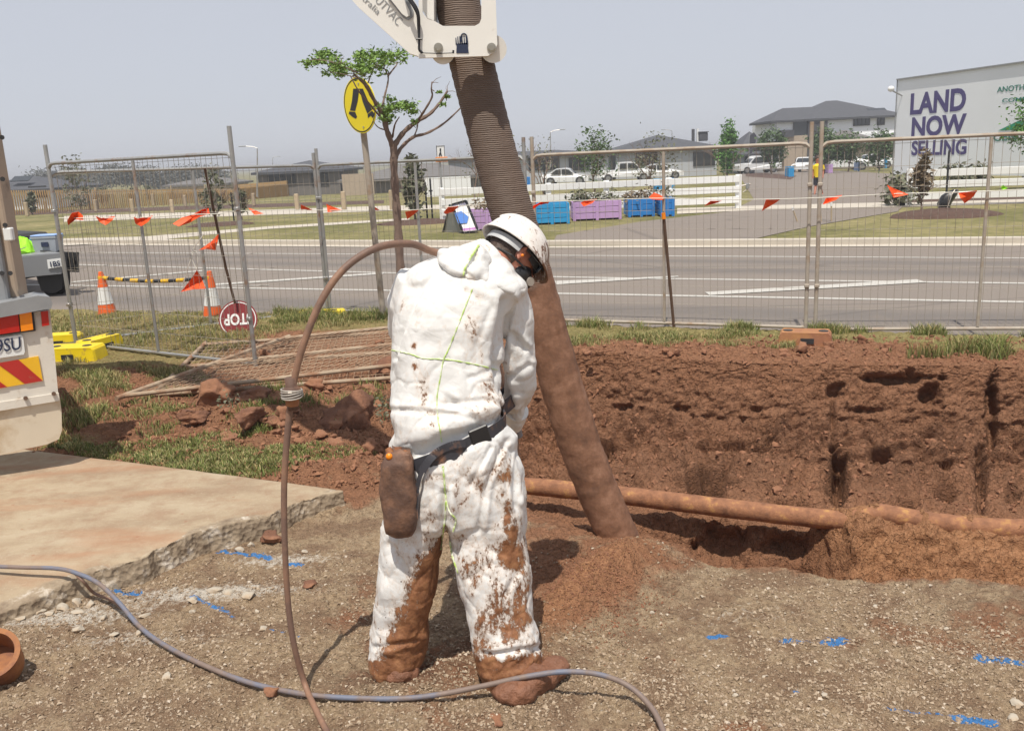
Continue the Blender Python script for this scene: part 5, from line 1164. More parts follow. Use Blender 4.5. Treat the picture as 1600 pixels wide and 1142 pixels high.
fl2 = [([(388, 325), (397, 328), (412, 334), (398, 336)], yb(397)), ([(470, 320), (488, 328), (470, 329)], yb(478)), ([(510, 319), (535, 329), (512, 332)], yc(520)), ([(581, 321), (593, 328), (582, 331)], yc(588)),
       ([(633, 331), (655, 328), (646, 336), (636, 343)], yc(643)), ([(693, 332), (700, 324), (718, 322), (708, 331), (696, 335)], yc(705))]
bunting('string of small orange flags along the rear fence left of the big hose', [D(x, y, (yb if x < 510 else yc)(x) - .05) for x, y in ((350, 331), (400, 329), (470, 328), (515, 329), (590, 329), (650, 328), (720, 322), (790, 316))], [(p, y - .06, 'orange_flag') for p, y in fl2])
yd = yl(10.1, 8.92, 832, 1262); ye = yl(8.92, 8.5, 1262, 1700)
yy = lambda x: yd(x) if x < 1262 else ye(x)
fl3 = [[(830, 323), (845, 316), (858, 314), (857, 318), (840, 321), (832, 328)], [(907, 317), (915, 313), (933, 311), (925, 318), (912, 323)], [(1014, 309), (1022, 301), (1040, 309), (1034, 313), (1018, 312)], [(1100, 322), (1110, 314), (1128, 314), (1118, 318)],
       [(1190, 330), (1197, 312), (1220, 311), (1212, 317)], [(1286, 320), (1290, 310), (1316, 305), (1306, 313)], [(1386, 289), (1396, 309), (1420, 304), (1402, 297)], [(1497, 302), (1528, 298), (1523, 306), (1508, 318), (1500, 310)]]
bunting('string of orange flags along the right fence panels', [D(x, y, yy(x) - .06) for x, y in ((826, 316), (930, 313), (1035, 310), (1150, 312), (1262, 310), (1400, 303), (1520, 300), (1640, 294), (1760, 289))], [(p, yy(p[0][0]) - .08, 'orange_flag') for p in fl3] + [([(1562, 294), (1567, 289), (1575, 294), (1567, 297)], 8.4, 'hivis')])
bunting('two loose orange flags hanging on knotted white string above the stop sign', [D(x, y, 8.75) for x, y in ((318, 366), (300, 395), (307, 420), (309, 400), (303, 394), (290, 430), (286, 448))] , [([(311, 391), (330, 378), (341, 366), (340, 378), (337, 391), (322, 389)], 8.75, 'orange_flag'), ([(283, 456), (297, 438), (308, 422), (316, 436), (322, 451), (302, 452)], 8.7, 'orange_flag')])
# ------------------------------------------------------------------ cones with bar
def cone(label, bx, by, ax, ay):
    b = G(bx, by, 0); t = thing('traffic_cone', label, 'traffic cone', b); h = D(ax, ay, b[1])[2] - b[2]
    lean = (D(ax, ay, b[1]) - b) ; R = Vector((0, 0, 1)).rotation_difference(V(lean).normalized()).to_matrix(); r0 = .135; Z = lambda f: h * f; rr = lambda f: r0 * (1 - f) + .028 * f
    MB().lathe([(rr(.05), .03), (rr(.38), Z(.38)), (rr(.38) - .006, Z(.38)), (rr(.7), Z(.7)), (rr(.7) + .006, Z(.7)), (rr(1), Z(1)), (rr(1) - .008, Z(1) + .005)], b, 24, R).build('body', M['cone'], t, smooth=True)
    MB().lathe([(rr(.36) + .004, Z(.36)), (rr(.71) + .004, Z(.71))], b, 24, R).build('reflective_collar', M['conew'], t, smooth=True)
    MB().box(b + [0, 0, .018], (.36, .36, .035), bev=.012).build('base', M['dark'], t); return b, h
b1, h1 = cone('orange traffic cone with white collar, left of the pair, on dry grass', 170, 502, 157, 425); b2, h2 = cone('orange traffic cone with white collar, right of the pair beside the stop sign', 334, 506, 327, 424)
t = thing('barrier_bar', 'striped black and yellow bar joining the two traffic cones', 'bar', b1); pa = D(158, 434, b1[1]); pb = D(326, 434, b2[1]); pts = [pa + (pb - pa) * f + [0, 0, -.045 * math.sin(math.pi * f)] for f in np.linspace(0, 1, 15)]
for k in range(14): MB().cyl(pts[k], pts[k + 1], .022 if k % 2 else .026, 10).build('segment', M['chev_y' if k % 2 == 0 else 'black'], t)
for q in (pa, pb): MB().lathe([(.045, -.02), (.045, .02), (.035, .025)], q, 14).build('end_ring', M['chev_y'], t)
# ------------------------------------------------------------------ stop sign on its handle, upside down
c = D(372, 499, 10.0); t = thing('stop_sign', 'round red stop sign bat propped upside down against the fence', 'sign', [c[0], c[1], 0]); s = px(c); r_ = 29.5 * s
n_ = Vector((.15, -1, .30)).normalized(); ux = Vector((1, .13, 0)).normalized(); ux = (ux - n_ * ux.dot(n_)).normalized(); uy = n_.cross(ux) * 1
disc = lambda r, o: [V(c) + ux * (r * math.cos(a)) + uy * (r * math.sin(a)) + n_ * o for a in np.linspace(0, 2 * math.pi, 36, endpoint=False)]
MB().rings([disc(r_, -.008), disc(r_, .004)]).build('disc', M['stopred'], t)
ringm = MB(); ringm.rings([disc(r_ * .93, .005), disc(r_ * .93, .0065), disc(r_ * .88, .0065), disc(r_ * .88, .005)], cap=False); ringm.build('border', M['signwhite'], t)
txt = font_mesh('STOP', 1, .001, .03); co = np.array([v.co[:] for v in txt.vertices]); mn, mx = co.min(0), co.max(0); W_ = 1.45 * r_; H_ = .62 * r_
X_ = -ux * (W_ / (mx[0] - mn[0])); Y_ = -uy * (H_ / (mx[1] - mn[1])); O_ = V(c) + n_ * .007 - X_ * (mn[0] + mx[0]) / 2 - Y_ * (mn[1] + mx[1]) / 2
txt.transform(Matrix(((X_.x, Y_.x, n_.x, O_.x), (X_.y, Y_.y, n_.y, O_.y), (X_.z, Y_.z, n_.z, O_.z), (0, 0, 0, 1)))); mesh_obj('lettering', txt, M['signwhite'], t)
MB().tube([D(367, 474, 9.98), D(352, 415, 9.9), D(320, 263, 9.55)], [.014, .015, .014], 8).build('handle', M['stake'], t)
# ------------------------------------------------------------------ pedestrian sign
def onplane(x, y, c, n):
    r = ray(x, y); k = np.dot(np.array(c) - CAM, np.array(n)) / np.dot(r, np.array(n)); return CAM + r * k
b = G(601, 512, 0); Y = b[1]; t = thing('pedestrian_sign', 'round yellow sign with black walking legs on a galvanised pole', 'sign', b); c = D(562, 165, Y - .10)
MB().tube([b - [0, 0, .1], D(574, 260, Y), D(560, 135, Y)], .036, 12).build('pole', M['muddy_pipe'], t, smooth=True)
n_ = Vector((-.72, -.69, -.02)).normalized(); ux = Vector((0, 0, 1)).cross(n_).normalized(); uy = n_.cross(ux); r_ = 42.5 * px(c)
uy = (uy - ux * .06).normalized()
MB().rings([disc(r_, -.006), disc(r_, .004)]).build('disc', M['signyellow'], t)
MB().rings([disc(r_ * .965, .0045), disc(r_ * .965, .006), disc(r_ * .925, .006), disc(r_ * .925, .0045)], cap=False).build('border', M['signblack'], t)
lg = MB(); cc = V(c) + n_ * .005
def PL(x, y): return onplane(562 + (x - 562), y, cc, n_)
for poly in ([(552, 139), (561.5, 139), (559, 158), (555, 174), (547, 173), (550, 158)], [(546, 174.5), (555, 175.5), (558, 183), (556, 186), (550, 182.5), (545, 178)],
             [(561.5, 139), (567, 139), (575, 158), (581, 172), (574, 178), (567, 160)], [(574.5, 179), (581.5, 173.5), (586, 179), (582, 185), (579.5, 181), (575, 185)]): lg.prism([PL(*q) for q in poly], n_ * .0015)
lg.build('walking_legs', M['signblack'], t)
for y in (131, 199): MB().cyl(V(PL(560 + (y - 131) * .12, y)), V(PL(560 + (y - 131) * .12, y)) + n_ * .006, .011, 8).build('bolt', M['chrome'], t)
MB().box(V(c) - n_ * .03, (.05, .03, .2), rotz(.8)).build('bracket', M['galv'], t)
# ------------------------------------------------------------------ young tree beside the sign
def young_tree():
    Y = 9.55; b = G(634, 560, 0); b = np.array([D(634, 545, Y)[0], Y, 0.]); t = thing('young_tree', 'young tree with bare branches and a flat fresh green top beside the yellow sign', 'tree', b); m = MB()
    def br(pts, r0, r1, dy=0, n=7):
        P_ = catmull([D(x, y, Y + d) for x, y, d in pts], 5); k = len(P_); m.tube(P_, [(r0 + (r1 - r0) * i / (k - 1)) * (1 + .12 * math.sin(i * 2.1)) for i in range(k)], n)
    br([(636, 560, 0), (630, 480, 0), (626, 420, 0), (621, 340, 0), (616, 270, 0), (615, 225, 0)], .052, .038)
    br([(615, 232, 0), (605, 205, -.05), (597, 180, -.1), (582, 152, -.2), (570, 132, -.3), (553, 116, -.35)], .032, .012)
    br([(596, 180, -.1), (600, 155, 0), (606, 130, .1), (607, 112, .15)], .014, .006); br([(606, 118, .1), (600, 106, .1)], .007, .004); br([(607, 118, .1), (618, 104, .2), (622, 98, .25)], .01, .004)
    br([(608, 205, -.04), (592, 200, -.1), (583, 190, -.2)], .008, .004); br([(600, 190, -.1), (575, 160, -.3), (560, 142, -.45), (547, 118, -.5)], .012, .005)
    br([(612, 222, 0), (606, 200, .08), (606, 180, .1)], .014, .006); br([(613, 215, 0), (617, 195, -.1), (624, 183, -.15)], .012, .005)
    br([(616, 228, 0), (632, 206, .05), (652, 190, .1), (672, 178, .15), (688, 160, .2), (699, 143, .2)], .03, .011); br([(690, 157, .2), (702, 147, .2)], .006, .003); br([(696, 148, .2), (698, 158, .22)], .006, .004)
    br([(652, 190, .1), (664, 172, .0), (675, 152, -.05), (674, 140, -.1), (675, 128, -.1)], .014, .006); br([(674, 140, -.1), (679, 143, -.1)], .006, .004); br([(660, 180, .03), (655, 172, 0)], .006, .003)
    br([(617, 250, 0), (626, 232, .1), (645, 215, .2), (668, 208, .25), (695, 192, .3), (723, 166, .3)], .024, .007); br([(647, 214, .2), (652, 200, .25), (653, 192, .25)], .009, .004)
    rt2 = random.Random(8)
    for x, y, d, k in ((570, 118, -.3, 5), (553, 116, -.35, 5), (530, 100, -.4, 4), (600, 108, .1, 4), (620, 100, .25, 4), (590, 105, -.1, 4), (612, 170, .08, 4), (630, 168, -.1, 5), (640, 176, 0, 4), (699, 143, .2, 3), (675, 130, -.1, 3), (723, 166, .3, 2), (650, 200, .2, 2), (500, 95, -.4, 3)):
        for _ in range(k):
            a = rt2.uniform(-2.6, .2) if y > 125 else rt2.uniform(-3.3, .3); L_ = rt2.uniform(6, 17); x1 = x + math.cos(a) * L_ * .6; y1 = y + math.sin(a) * L_ * .5; m.tube([D(x, y, Y + d), D(x1, y1, Y + d + rt2.uniform(-.06, .06)), D(x1 + math.cos(a + .5) * L_ * .5, y1 + math.sin(a + .4) * L_ * .5, Y + d + rt2.uniform(-.1, .1))], [.0035, .0026, .0014], 4, cap=False)
    br([(570, 120, -.3), (545, 108, -.38), (520, 98, -.42), (498, 94, -.42), (480, 95, -.42)], .008, .002); br([(556, 122, -.4), (535, 116, -.45), (515, 113, -.45)], .005, .002); br([(575, 130, -.3), (585, 105, -.2), (600, 92, -.15)], .007, .002)
    m.build('trunk', M['bark'], t, fix=False, smooth=True)
    rnd = random.Random(4); lb = MB(); cl = []
    def clus(x0, x1, y0, y1, n, r=.06):
        for _ in range(n): cl.append((D(rnd.uniform(x0, x1), rnd.gauss((y0 + y1) / 2, (y1 - y0) / 4), Y - .15 + rnd.uniform(-.35, .35)), r * rnd.uniform(.6, 1.3)))
    clus(475, 500, 88, 102, 5, .045); clus(495, 520, 80, 102, 10); clus(520, 575, 90, 118, 24); clus(560, 600, 80, 112, 20); clus(596, 634, 80, 100, 12); clus(508, 540, 112, 120, 5, .04)
    clus(592, 640, 156, 176, 16, .05); clus(596, 612, 172, 190, 7, .04); clus(634, 648, 165, 190, 7, .035); clus(655, 700, 140, 165, 3, .02); clus(500, 620, 76, 90, 6, .04)
    leafcloud(lb, cl, 3600, .023, 1.15, rnd, .55); lb.build('crown', M['leaf'], t, fix=False)
young_tree()
# star picket with orange cap leaning by the fence
b = G(1052, 513, 0); b[1] -= .1; t = thing('star_picket', 'rusty leaning star picket with an orange cap by the right fence', 'post', b); a_ = b - [0, 0, .1]; e_ = D(1037, 338, b[1]); m = MB(); yx = V(e_ - a_).normalized()
for k in range(3): an = 2 * math.pi * k / 3 + .4; m.beam(V(a_) + Vector((math.cos(an), math.sin(an), 0)) * .008, V(e_) + Vector((math.cos(an), math.sin(an), 0)) * .008, .005, .018, upv=(math.cos(an), math.sin(an), 0))
m.build('picket', M['stake'], t); MB().cyl(V(e_) - yx * .03, V(e_) + yx * .035, .022, 12).build('cap', M['amber'], t)
# ------------------------------------------------------------------ steel pipe in the trench
pp = [np.array([x, float(YP(x)) if x > -2 else 0, -.60]) for x in np.linspace(-.9, 2.9, 30)]
P0 = D(760, 752, 6.68); P1 = D(1320, 813, 5.64)
dd_ = (P1 - P0); bx_ = np.linspace(P1[0] + .22, 5.2, 30); bz_ = np.array([np.mean([gsurf(x + k, float(YP(x)) - .02, -.5) for k in (-.06, -.03, 0, .03, .06)]) for x in bx_]) - .052
for _ in range(6): bz_[1:-1] = (bz_[:-2] + 2 * bz_[1:-1] + bz_[2:]) / 4
pipe_pts = [P0 - dd_ * .30 + dd_ * 1.3 * f + np.array([0, 0, -.006 * math.sin(f * 9)]) for f in np.linspace(0, 1, 40)] + [np.array([x, float(YP(x)) - .02, z]) for x, z in zip(bx_, bz_)]
pm_b = MB().tube(pipe_pts, .067, 20); me = pm_b.mesh('buried_pipe'); co = getco(me); no = getno(me); co += no * (.004 * fbm(co * 25, 3))[:, None]; setco(me, co)
o = mesh_obj('buried_pipe', me, M['pipe'], smooth=True); tag(o, 'rusty soil-crusted steel pipe crossing the open trench', 'pipe')
# ------------------------------------------------------------------ soil clods and concrete chunks
def rock(name, label, c, size, seed, m='clod', cat='clod', group=None, sub=3, amp=.32, sharp=2.2, rot=None):
    b = bmesh.new(); bmesh.ops.create_icosphere(b, subdivisions=sub, radius=1); me = bpy.data.meshes.new(name); b.to_mesh(me); b.free(); co = getco(me); rs = np.random.RandomState(seed)
    o_ = rs.rand(3) * 50; 
    for _ in range(9):                                           # chop flat faces
        n = rs.randn(3); n /= np.linalg.norm(n); k = rs.uniform(.45, .8); dd = co @ n - k; co = co - np.clip(dd, 0, None)[:, None] * n
    r = 1 + amp * fbm(co * sharp * .6 + o_, 4, .55) + .10 * (.5 - worley(co * 3 + o_)[0]); co = co * r[:, None] * np.array(size)
    a = seed * 1.7; R = np.array([[math.cos(a), -math.sin(a), 0], [math.sin(a), math.cos(a), 0], [0, 0, 1]]); co = co @ (R.T if rot is None else np.eye(3))
    co = co + np.array(c); setco(me, co); o = mesh_obj(name, me, M[m], smooth=True)
    me.set_sharp_from_angle(angle=math.radians(38)) if sub < 3 else None
    l = Vector(V(c)); me.transform(Matrix.Translation(-l)); o.location = l; tag(o, label, cat, group); return o
def grock(x, y, wpx, hpx, label, seed, zadd=.0, **k):
    g = G(x, y, .05); z = gsurf(g[0], g[1], .05); g = G(x, y, z); s = px(g); w = wpx * s / 2; h = hpx * s / 2
    return rock('soil_clod', label, [g[0], g[1] + w * .5, z + h * .55 + zadd], (w, w * .85, h), seed, **k)
CL = [(545, 672, 105, 78, 'largest dark brown clod, directly left of the worker'), (625, 668, 60, 70, 'large clod half hidden behind the left side of the worker'), (330, 640, 75, 50, 'pale red slab-shaped clod below the fallen panels'), (570, 622, 44, 36, 'pointed light red clod under the fallen panel near the worker'),
      (385, 668, 60, 36, 'dark clod in the middle of the clod row'), (425, 672, 46, 32, 'dark rounded clod left of the hose coupling'), (300, 660, 50, 26, 'low clod at the left end of the clod row'), (490, 612, 42, 22, 'small clod resting on the fallen panel pipe, right of the hose'), (515, 552, 18, 18, 'small red clod sitting on the fallen mesh'),
      (412, 566, 28, 26, 'red clod beside the foot of the near fence panel'), (590, 541, 22, 12, 'flat clod on the fallen mesh next to the worker'), (450, 632, 48, 30, 'red clod right behind the hose coupling'), (600, 590, 60, 34, 'jagged clod on the fallen panel left of the worker elbow'), (400, 628, 60, 30, 'reddish crumbly clod between the pipe and the dark clods'),
      (520, 702, 40, 18, 'small clod at the lawn edge right of the hose'), (575, 706, 40, 24, 'crumbly clod by the left hip of the worker'), (195, 772, 26, 15, 'small red clod on the concrete slab'), (92, 777, 34, 9, 'flat red clod on the concrete slab, left one'), (1390, 548, 28, 16, 'clod on the trench lip below the right fence panel'), (1255, 552, 26, 20, 'clod in front of the muddy fence foot'),
      (1295, 545, 22, 16, 'small clod right of the muddy fence foot'), (1580, 575, 48, 48, 'big dark clod on the trench lip at the right edge'), (1500, 552, 24, 14, 'small clod on the trench lip left of the big one'), (1350, 536, 20, 16, 'little clod against the bottom rail of the right fence'), (1230, 560, 18, 12, 'tiny clod on the trench lip, left of the muddy fence foot'),
      (485, 920, 30, 16, 'small soil lump on the gravel right of the thin hose'), (425, 848, 40, 20, 'brown lump by the concrete edge left of the thin hose'), (160, 905, 26, 14, 'soil lump under the blue hose at the slab edge'), (422, 1090, 30, 18, 'soil lump on the gravel beside the hose crossing'), (775, 1138, 36, 22, 'red lump on the gravel below the right boot'),
      (590, 640, 30, 20, 'small clod between the two biggest clods'), (350, 690, 60, 14, 'flat spread of red soil crumbs on the lawn edge'), (440, 655, 30, 24, 'brown clod just below the hose coupling'), (230, 628, 20, 9, 'tiny clod at the left end of the fallen panel')]
for i, (x, y, w, h, lb) in enumerate(CL): grock(x, y, w, h, lb, 100 + i, amp=.42, sub=4 if w > 40 else 3, m='clod_dark' if i in (0, 1, 4, 5, 6, 12, 13, 21, 25, 26) else 'clod')
rnd = random.Random(31)
for i in range(46):                                              # loose clods between fallen panels and lawn
    x = rnd.uniform(290, 612); y = rnd.uniform(600, 700); w = rnd.uniform(8, 26); grock(x, y, w, w * .6, 'small loose red clod in the strip between the fallen panels and the lawn', 300 + i, group='small clods between the fallen panels and the lawn', sub=2)
for i in range(34):
    x = rnd.uniform(880, 1600); y = rnd.uniform(541, 566); w = rnd.uniform(6, 18); grock(x, y, w, w * .6, 'small loose red clod along the far lip of the trench', 400 + i, group='small clods along the far trench lip', sub=2)
for i in range(30):                                              # lumps on the slumped soil under the wall
    X0 = rnd.uniform(.4, 4.4); Y0 = float(YW(X0)) - rnd.uniform(.3, 1.5); z = gsurf(X0, Y0, -1); w = rnd.uniform(.02, .06)
    rock('soil_clod', 'loose red clod on the slumped soil at the foot of the trench wall', [X0, Y0, z + w * .1], (w, w * .9, w * .7), 500 + i, group='clods at the foot of the trench wall', sub=3 if w > .06 else 2)
for i, (x, y, w, h) in enumerate([(95, 953, 26, 12), (60, 958, 24, 10), (118, 944, 22, 14), (30, 968, 26, 8), (120, 960, 22, 10), (385, 932, 30, 8), (355, 928, 22, 8), (300, 940, 24, 10), (335, 925, 26, 9), (410, 985, 20, 10), (120, 987, 24, 10), (160, 968, 16, 8), (260, 1060, 20, 12), (300, 959, 12, 8), (225, 965, 20, 9), (400, 958, 10, 8), (475, 865, 14, 8), (392, 855, 16, 12), (140, 948, 20, 12), (75, 962, 18, 10), (215, 992, 18, 8), (175, 995, 20, 8), (372, 862, 20, 10), (480, 789, 10, 8), (1590, 1105, 26, 14), (1585, 1125, 20, 10), (1480, 985, 10, 6), (1370, 950, 12, 6), (1195, 1060, 9, 6), (1290, 1090, 14, 8), (1150, 1090, 12, 7), (1020, 960, 10, 6)]):
    g = G(x, y, .0); z = gsurf(g[0], g[1], 0); g = G(x, y, z); s = px(g); rock('concrete_chunk', 'broken pale concrete chunk on the gravel', [g[0], g[1] + .01, z + h * s * .2], (w * s / 2, w * s / 2.4, h * s / 2), 700 + i, 'chunk', 'rubble', 'broken concrete chunks on the gravel', 2, .25)
# gravel
def gravel():
    rs = np.random.RandomState(3); base = np.array([(1, 0, 0), (-.5, .87, 0), (-.5, -.87, 0), (.3, .3, .7), (-.3, .1, .8), (.1, -.4, .65), (0, 0, -.4)]); F_ = np.array([(0, 1, 3), (1, 4, 3), (1, 2, 4), (2, 5, 4), (2, 0, 5), (0, 3, 5), (3, 4, 5), (0, 6, 1), (1, 6, 2), (2, 6, 0)])
    vs = []; fs = []; n = 0
    for i in range(60000):
        x = rs.uniform(-150, 1750); y = 860 + 300 * rs.rand() ** .9; g = G(x, y, 0)
        if g[1] > float(YN(g[0])) - .06 or g[1] < 1.5: continue
        if mnoise.noise(Vector((g[0] * 2.2, g[1] * 2.2, 1))) < rs.uniform(-.75, .25) : continue
        if math.exp(-((g[0] - c1[0]) / .42) ** 2 - ((g[1] - c1[1]) / .36) ** 2) > rs.rand() * .6: continue
        A_ = G(535, 765, .12)[:2]; B_ = G(0, 935, .12)[:2]; nn = np.array([B_[1] - A_[1], A_[0] - B_[0]]); sd_ = ((g[:2] - A_) @ nn) / np.linalg.norm(nn)
        if (g[0] - A_[0]) * (B_[1] - A_[1]) - (g[1] - A_[1]) * (B_[0] - A_[0]) > -.03 * np.linalg.norm(nn) and g[0] < A_[0] + .05: continue
        z = gsurf(g[0], g[1], 0); s = .0028 + .009 * rs.rand() ** 4; a = rs.uniform(0, 6.28); c_, s_ = math.cos(a), math.sin(a)
        q = (base + rs.randn(7, 3) * .16) * s * np.array([1, rs.uniform(.6, 1), rs.uniform(.5, .9)]); q = q @ np.array([[c_, s_, 0], [-s_, c_, 0], [0, 0, 1]]); vs.append(q + [g[0], g[1], z + s * .15]); fs.append(F_ + n); n += 7
    me = bpy.data.meshes.new('gravel'); me.from_pydata(np.concatenate(vs).tolist(), [], np.concatenate(fs).tolist()); t = NT('crushed_gravel_stones', .9)
    q = t.n.new('ShaderNodeNewGeometry'); t.color(t.ramp(q.outputs['Random Per Island'], [(0, (.2, .135, .085)), (.4, (.34, .25, .17)), (.93, (.43, .34, .245)), (1, (.56, .48, .39))])); me.materials.append(t.m)
    o = bpy.data.objects.new('gravel', me); link(o); tag(o, 'loose tan crushed gravel scattered over the foreground', 'gravel', kind='stuff')
gravel()
# crumbs of red soil
def crumbs():
    rs = np.random.RandomState(5); base = np.array([(1, 0, 0), (-.5, .87, 0), (-.5, -.87, 0), (.3, .3, .7), (-.3, .1, .8), (.1, -.4, .65), (0, 0, -.4)]); F_ = np.array([(0, 1, 3), (1, 4, 3), (1, 2, 4), (2, 5, 4), (2, 0, 5), (0, 3, 5), (3, 4, 5), (0, 6, 1), (1, 6, 2), (2, 6, 0)])
    vs = []; fs = []; n = 0
    for i in range(11000):
        k = rs.rand()
        if k < .35: g = G(rs.uniform(180, 620), rs.uniform(575, 760), .06)
        elif k < .55: g = G(rs.uniform(860, 1620), rs.uniform(528, 568), .03)
        elif k < .8:
            X0 = rs.uniform(-.4, 4.6); g = np.array([X0, float(YW(X0)) - rs.uniform(.3, 1.4), 0])
        else: g = G(930 + rs.randn() * 50, 925 + rs.randn() * 36, 0); s = .003 + .005 * rs.rand() ** 3 
        z = gsurf(g[0], g[1], 0); s = (.006 + .022 * rs.rand() ** 4) if k < .8 else s; q = (base + rs.randn(7, 3) * .22) * s; q = q[:, [0, 1, 2]]; a = rs.uniform(0, 6.28); c_, s_ = math.cos(a), math.sin(a); q = q @ np.array([[c_, s_, 0], [-s_, c_, 0], [0, 0, 1]])
        vs.append(q + [g[0], g[1], z + s * .2]); fs.append(F_ + n); n += 7
    me = bpy.data.meshes.new('soil_crumbs'); me.from_pydata(np.concatenate(vs).tolist(), [], np.concatenate(fs).tolist()); me.materials.append(M['clod'])
    o = bpy.data.objects.new('soil_crumbs', me); link(o); tag(o, 'fine crumbs of red soil scattered round the trench', 'soil', kind='stuff')
crumbs()
# grass
def grass(name, label, regions, seed):
    rs = np.random.RandomState(seed); vs = []; fs = []; cols = []; n = 0
    for poly, cnt, h0, h1, dry, clump, zz in regions:
        pl_ = np.array(poly, float); x0, y0 = pl_.min(0); x1, y1 = pl_.max(0); k = 0; tries = 0
        while k < cnt and tries < cnt * 12:
            tries += 1; x = rs.uniform(x0, x1); y = rs.uniform(y0, y1); ins = False; j = len(pl_) - 1
            for i in range(len(pl_)):
                if ((pl_[i, 1] > y) != (pl_[j, 1] > y)) and x < (pl_[j, 0] - pl_[i, 0]) * (y - pl_[i, 1]) / (pl_[j, 1] - pl_[i, 1]) + pl_[i, 0]: ins = not ins
                j = i
            if not ins: continue
            g = G(x, y, zz); v = mnoise.noise(Vector((g[0] * 2.3, g[1] * 2.3, seed)))
            if v < clump + rs.uniform(-.12, .12): continue
            z = gsurf(g[0], g[1], zz) - .005; k += 1; tall = max(.5, 1 + 1.4 * v)
            for _ in range(4):
                a = rs.uniform(0, 6.28); h = rs.uniform(h0, h1) * tall; w = .0022 + .0022 * rs.rand(); ln = rs.uniform(.1, .75) * h; p = g[:2] + rs.randn(2) * .018; dx, dy = math.cos(a), math.sin(a); b_ = rs.uniform(0, 6.28); wx, wy = math.cos(b_) * w, math.sin(b_) * w
                vs += [(p[0] - wx, p[1] - wy, z), (p[0] + wx, p[1] + wy, z), (p[0] + dx * ln * .4 + wx * .7, p[1] + dy * ln * .4 + wy * .7, z + h * .6), (p[0] + dx * ln * .4 - wx * .7, p[1] + dy * ln * .4 - wy * .7, z + h * .6), (p[0] + dx * ln, p[1] + dy * ln, z + h * rs.uniform(.75, 1))]
                fs += [(n, n + 1, n + 2, n + 3), (n + 3, n + 2, n + 4)]; n += 5
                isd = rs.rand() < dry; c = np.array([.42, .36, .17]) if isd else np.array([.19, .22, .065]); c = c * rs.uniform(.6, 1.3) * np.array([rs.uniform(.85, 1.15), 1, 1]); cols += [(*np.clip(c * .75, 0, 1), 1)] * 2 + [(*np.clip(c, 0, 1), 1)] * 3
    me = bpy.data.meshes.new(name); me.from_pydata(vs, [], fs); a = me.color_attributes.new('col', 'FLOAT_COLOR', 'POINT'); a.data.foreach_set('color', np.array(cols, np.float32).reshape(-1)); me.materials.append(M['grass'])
    o = bpy.data.objects.new(name, me); link(o); tag(o, label, 'grass', kind='stuff')
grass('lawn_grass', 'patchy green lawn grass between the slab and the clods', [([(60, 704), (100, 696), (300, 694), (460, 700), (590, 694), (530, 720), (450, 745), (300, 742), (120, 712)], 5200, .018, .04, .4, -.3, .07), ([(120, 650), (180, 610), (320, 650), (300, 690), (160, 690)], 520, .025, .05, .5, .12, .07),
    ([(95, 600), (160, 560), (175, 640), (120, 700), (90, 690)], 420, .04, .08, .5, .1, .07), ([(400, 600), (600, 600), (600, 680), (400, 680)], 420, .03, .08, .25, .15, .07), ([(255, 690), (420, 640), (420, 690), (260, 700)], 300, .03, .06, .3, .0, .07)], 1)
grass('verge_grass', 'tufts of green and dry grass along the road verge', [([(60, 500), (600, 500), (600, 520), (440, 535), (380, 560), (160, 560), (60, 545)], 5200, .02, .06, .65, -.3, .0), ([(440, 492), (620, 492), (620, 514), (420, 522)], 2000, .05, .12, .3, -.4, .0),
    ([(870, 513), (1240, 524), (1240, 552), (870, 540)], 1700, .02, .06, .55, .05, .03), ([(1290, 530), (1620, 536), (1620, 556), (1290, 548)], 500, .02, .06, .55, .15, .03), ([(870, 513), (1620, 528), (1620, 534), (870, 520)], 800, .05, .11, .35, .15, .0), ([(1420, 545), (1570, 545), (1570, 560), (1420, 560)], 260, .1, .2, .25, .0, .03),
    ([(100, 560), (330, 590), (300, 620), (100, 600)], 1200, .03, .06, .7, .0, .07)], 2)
# weeds
def weed(x, y, label, r=.05, n=60, seed=0, m='leafgrey'):
    g = G(x, y, .08); z = gsurf(g[0], g[1], .06); t = thing('weed', label, 'weed', [g[0], g[1], z]); rnd = random.Random(seed); lb = MB(); leafcloud(lb, [((g[0], g[1], z + r), r * 1.6)], n, .016, 1, rnd, .7); lb.build('leaves', M[m], t, fix=False); MB().tube([(g[0], g[1], z - .01), (g[0], g[1], z + r)], .004, 5).build('stem', M['leafdark'], t)
weed(365, 648, 'small blue-green weed among the clods left of the hose', seed=1); weed(606, 635, 'blue-green weed at the left edge of the worker, upper', .07, 90, 2); weed(600, 650, 'blue-green weed at the left edge of the worker, lower', .05, 60, 3)
# ------------------------------------------------------------------ steel collar at the left edge
ax = Vector((.25, -.55, .8)).normalized(); c = G(-6, 1062, .0) + [0, 0, .085]; t = thing('steel_collar', 'short rusty steel pipe collar lying tilted at the left edge', 'pipe collar', [c[0], c[1], 0]); R = Vector((0, 0, 1)).rotation_difference(ax).to_matrix()
prof = [(.098, -.06), (.104, -.055), (.102, .035), (.106, .045), (.106, .06), (.086, .06), (.086, .03), (.084, -.055), (.0005, -.056), (.0005, -.06)]
MB().lathe(prof, c, 40, R).build('collar', M['steel_rust'], t, smooth=True)
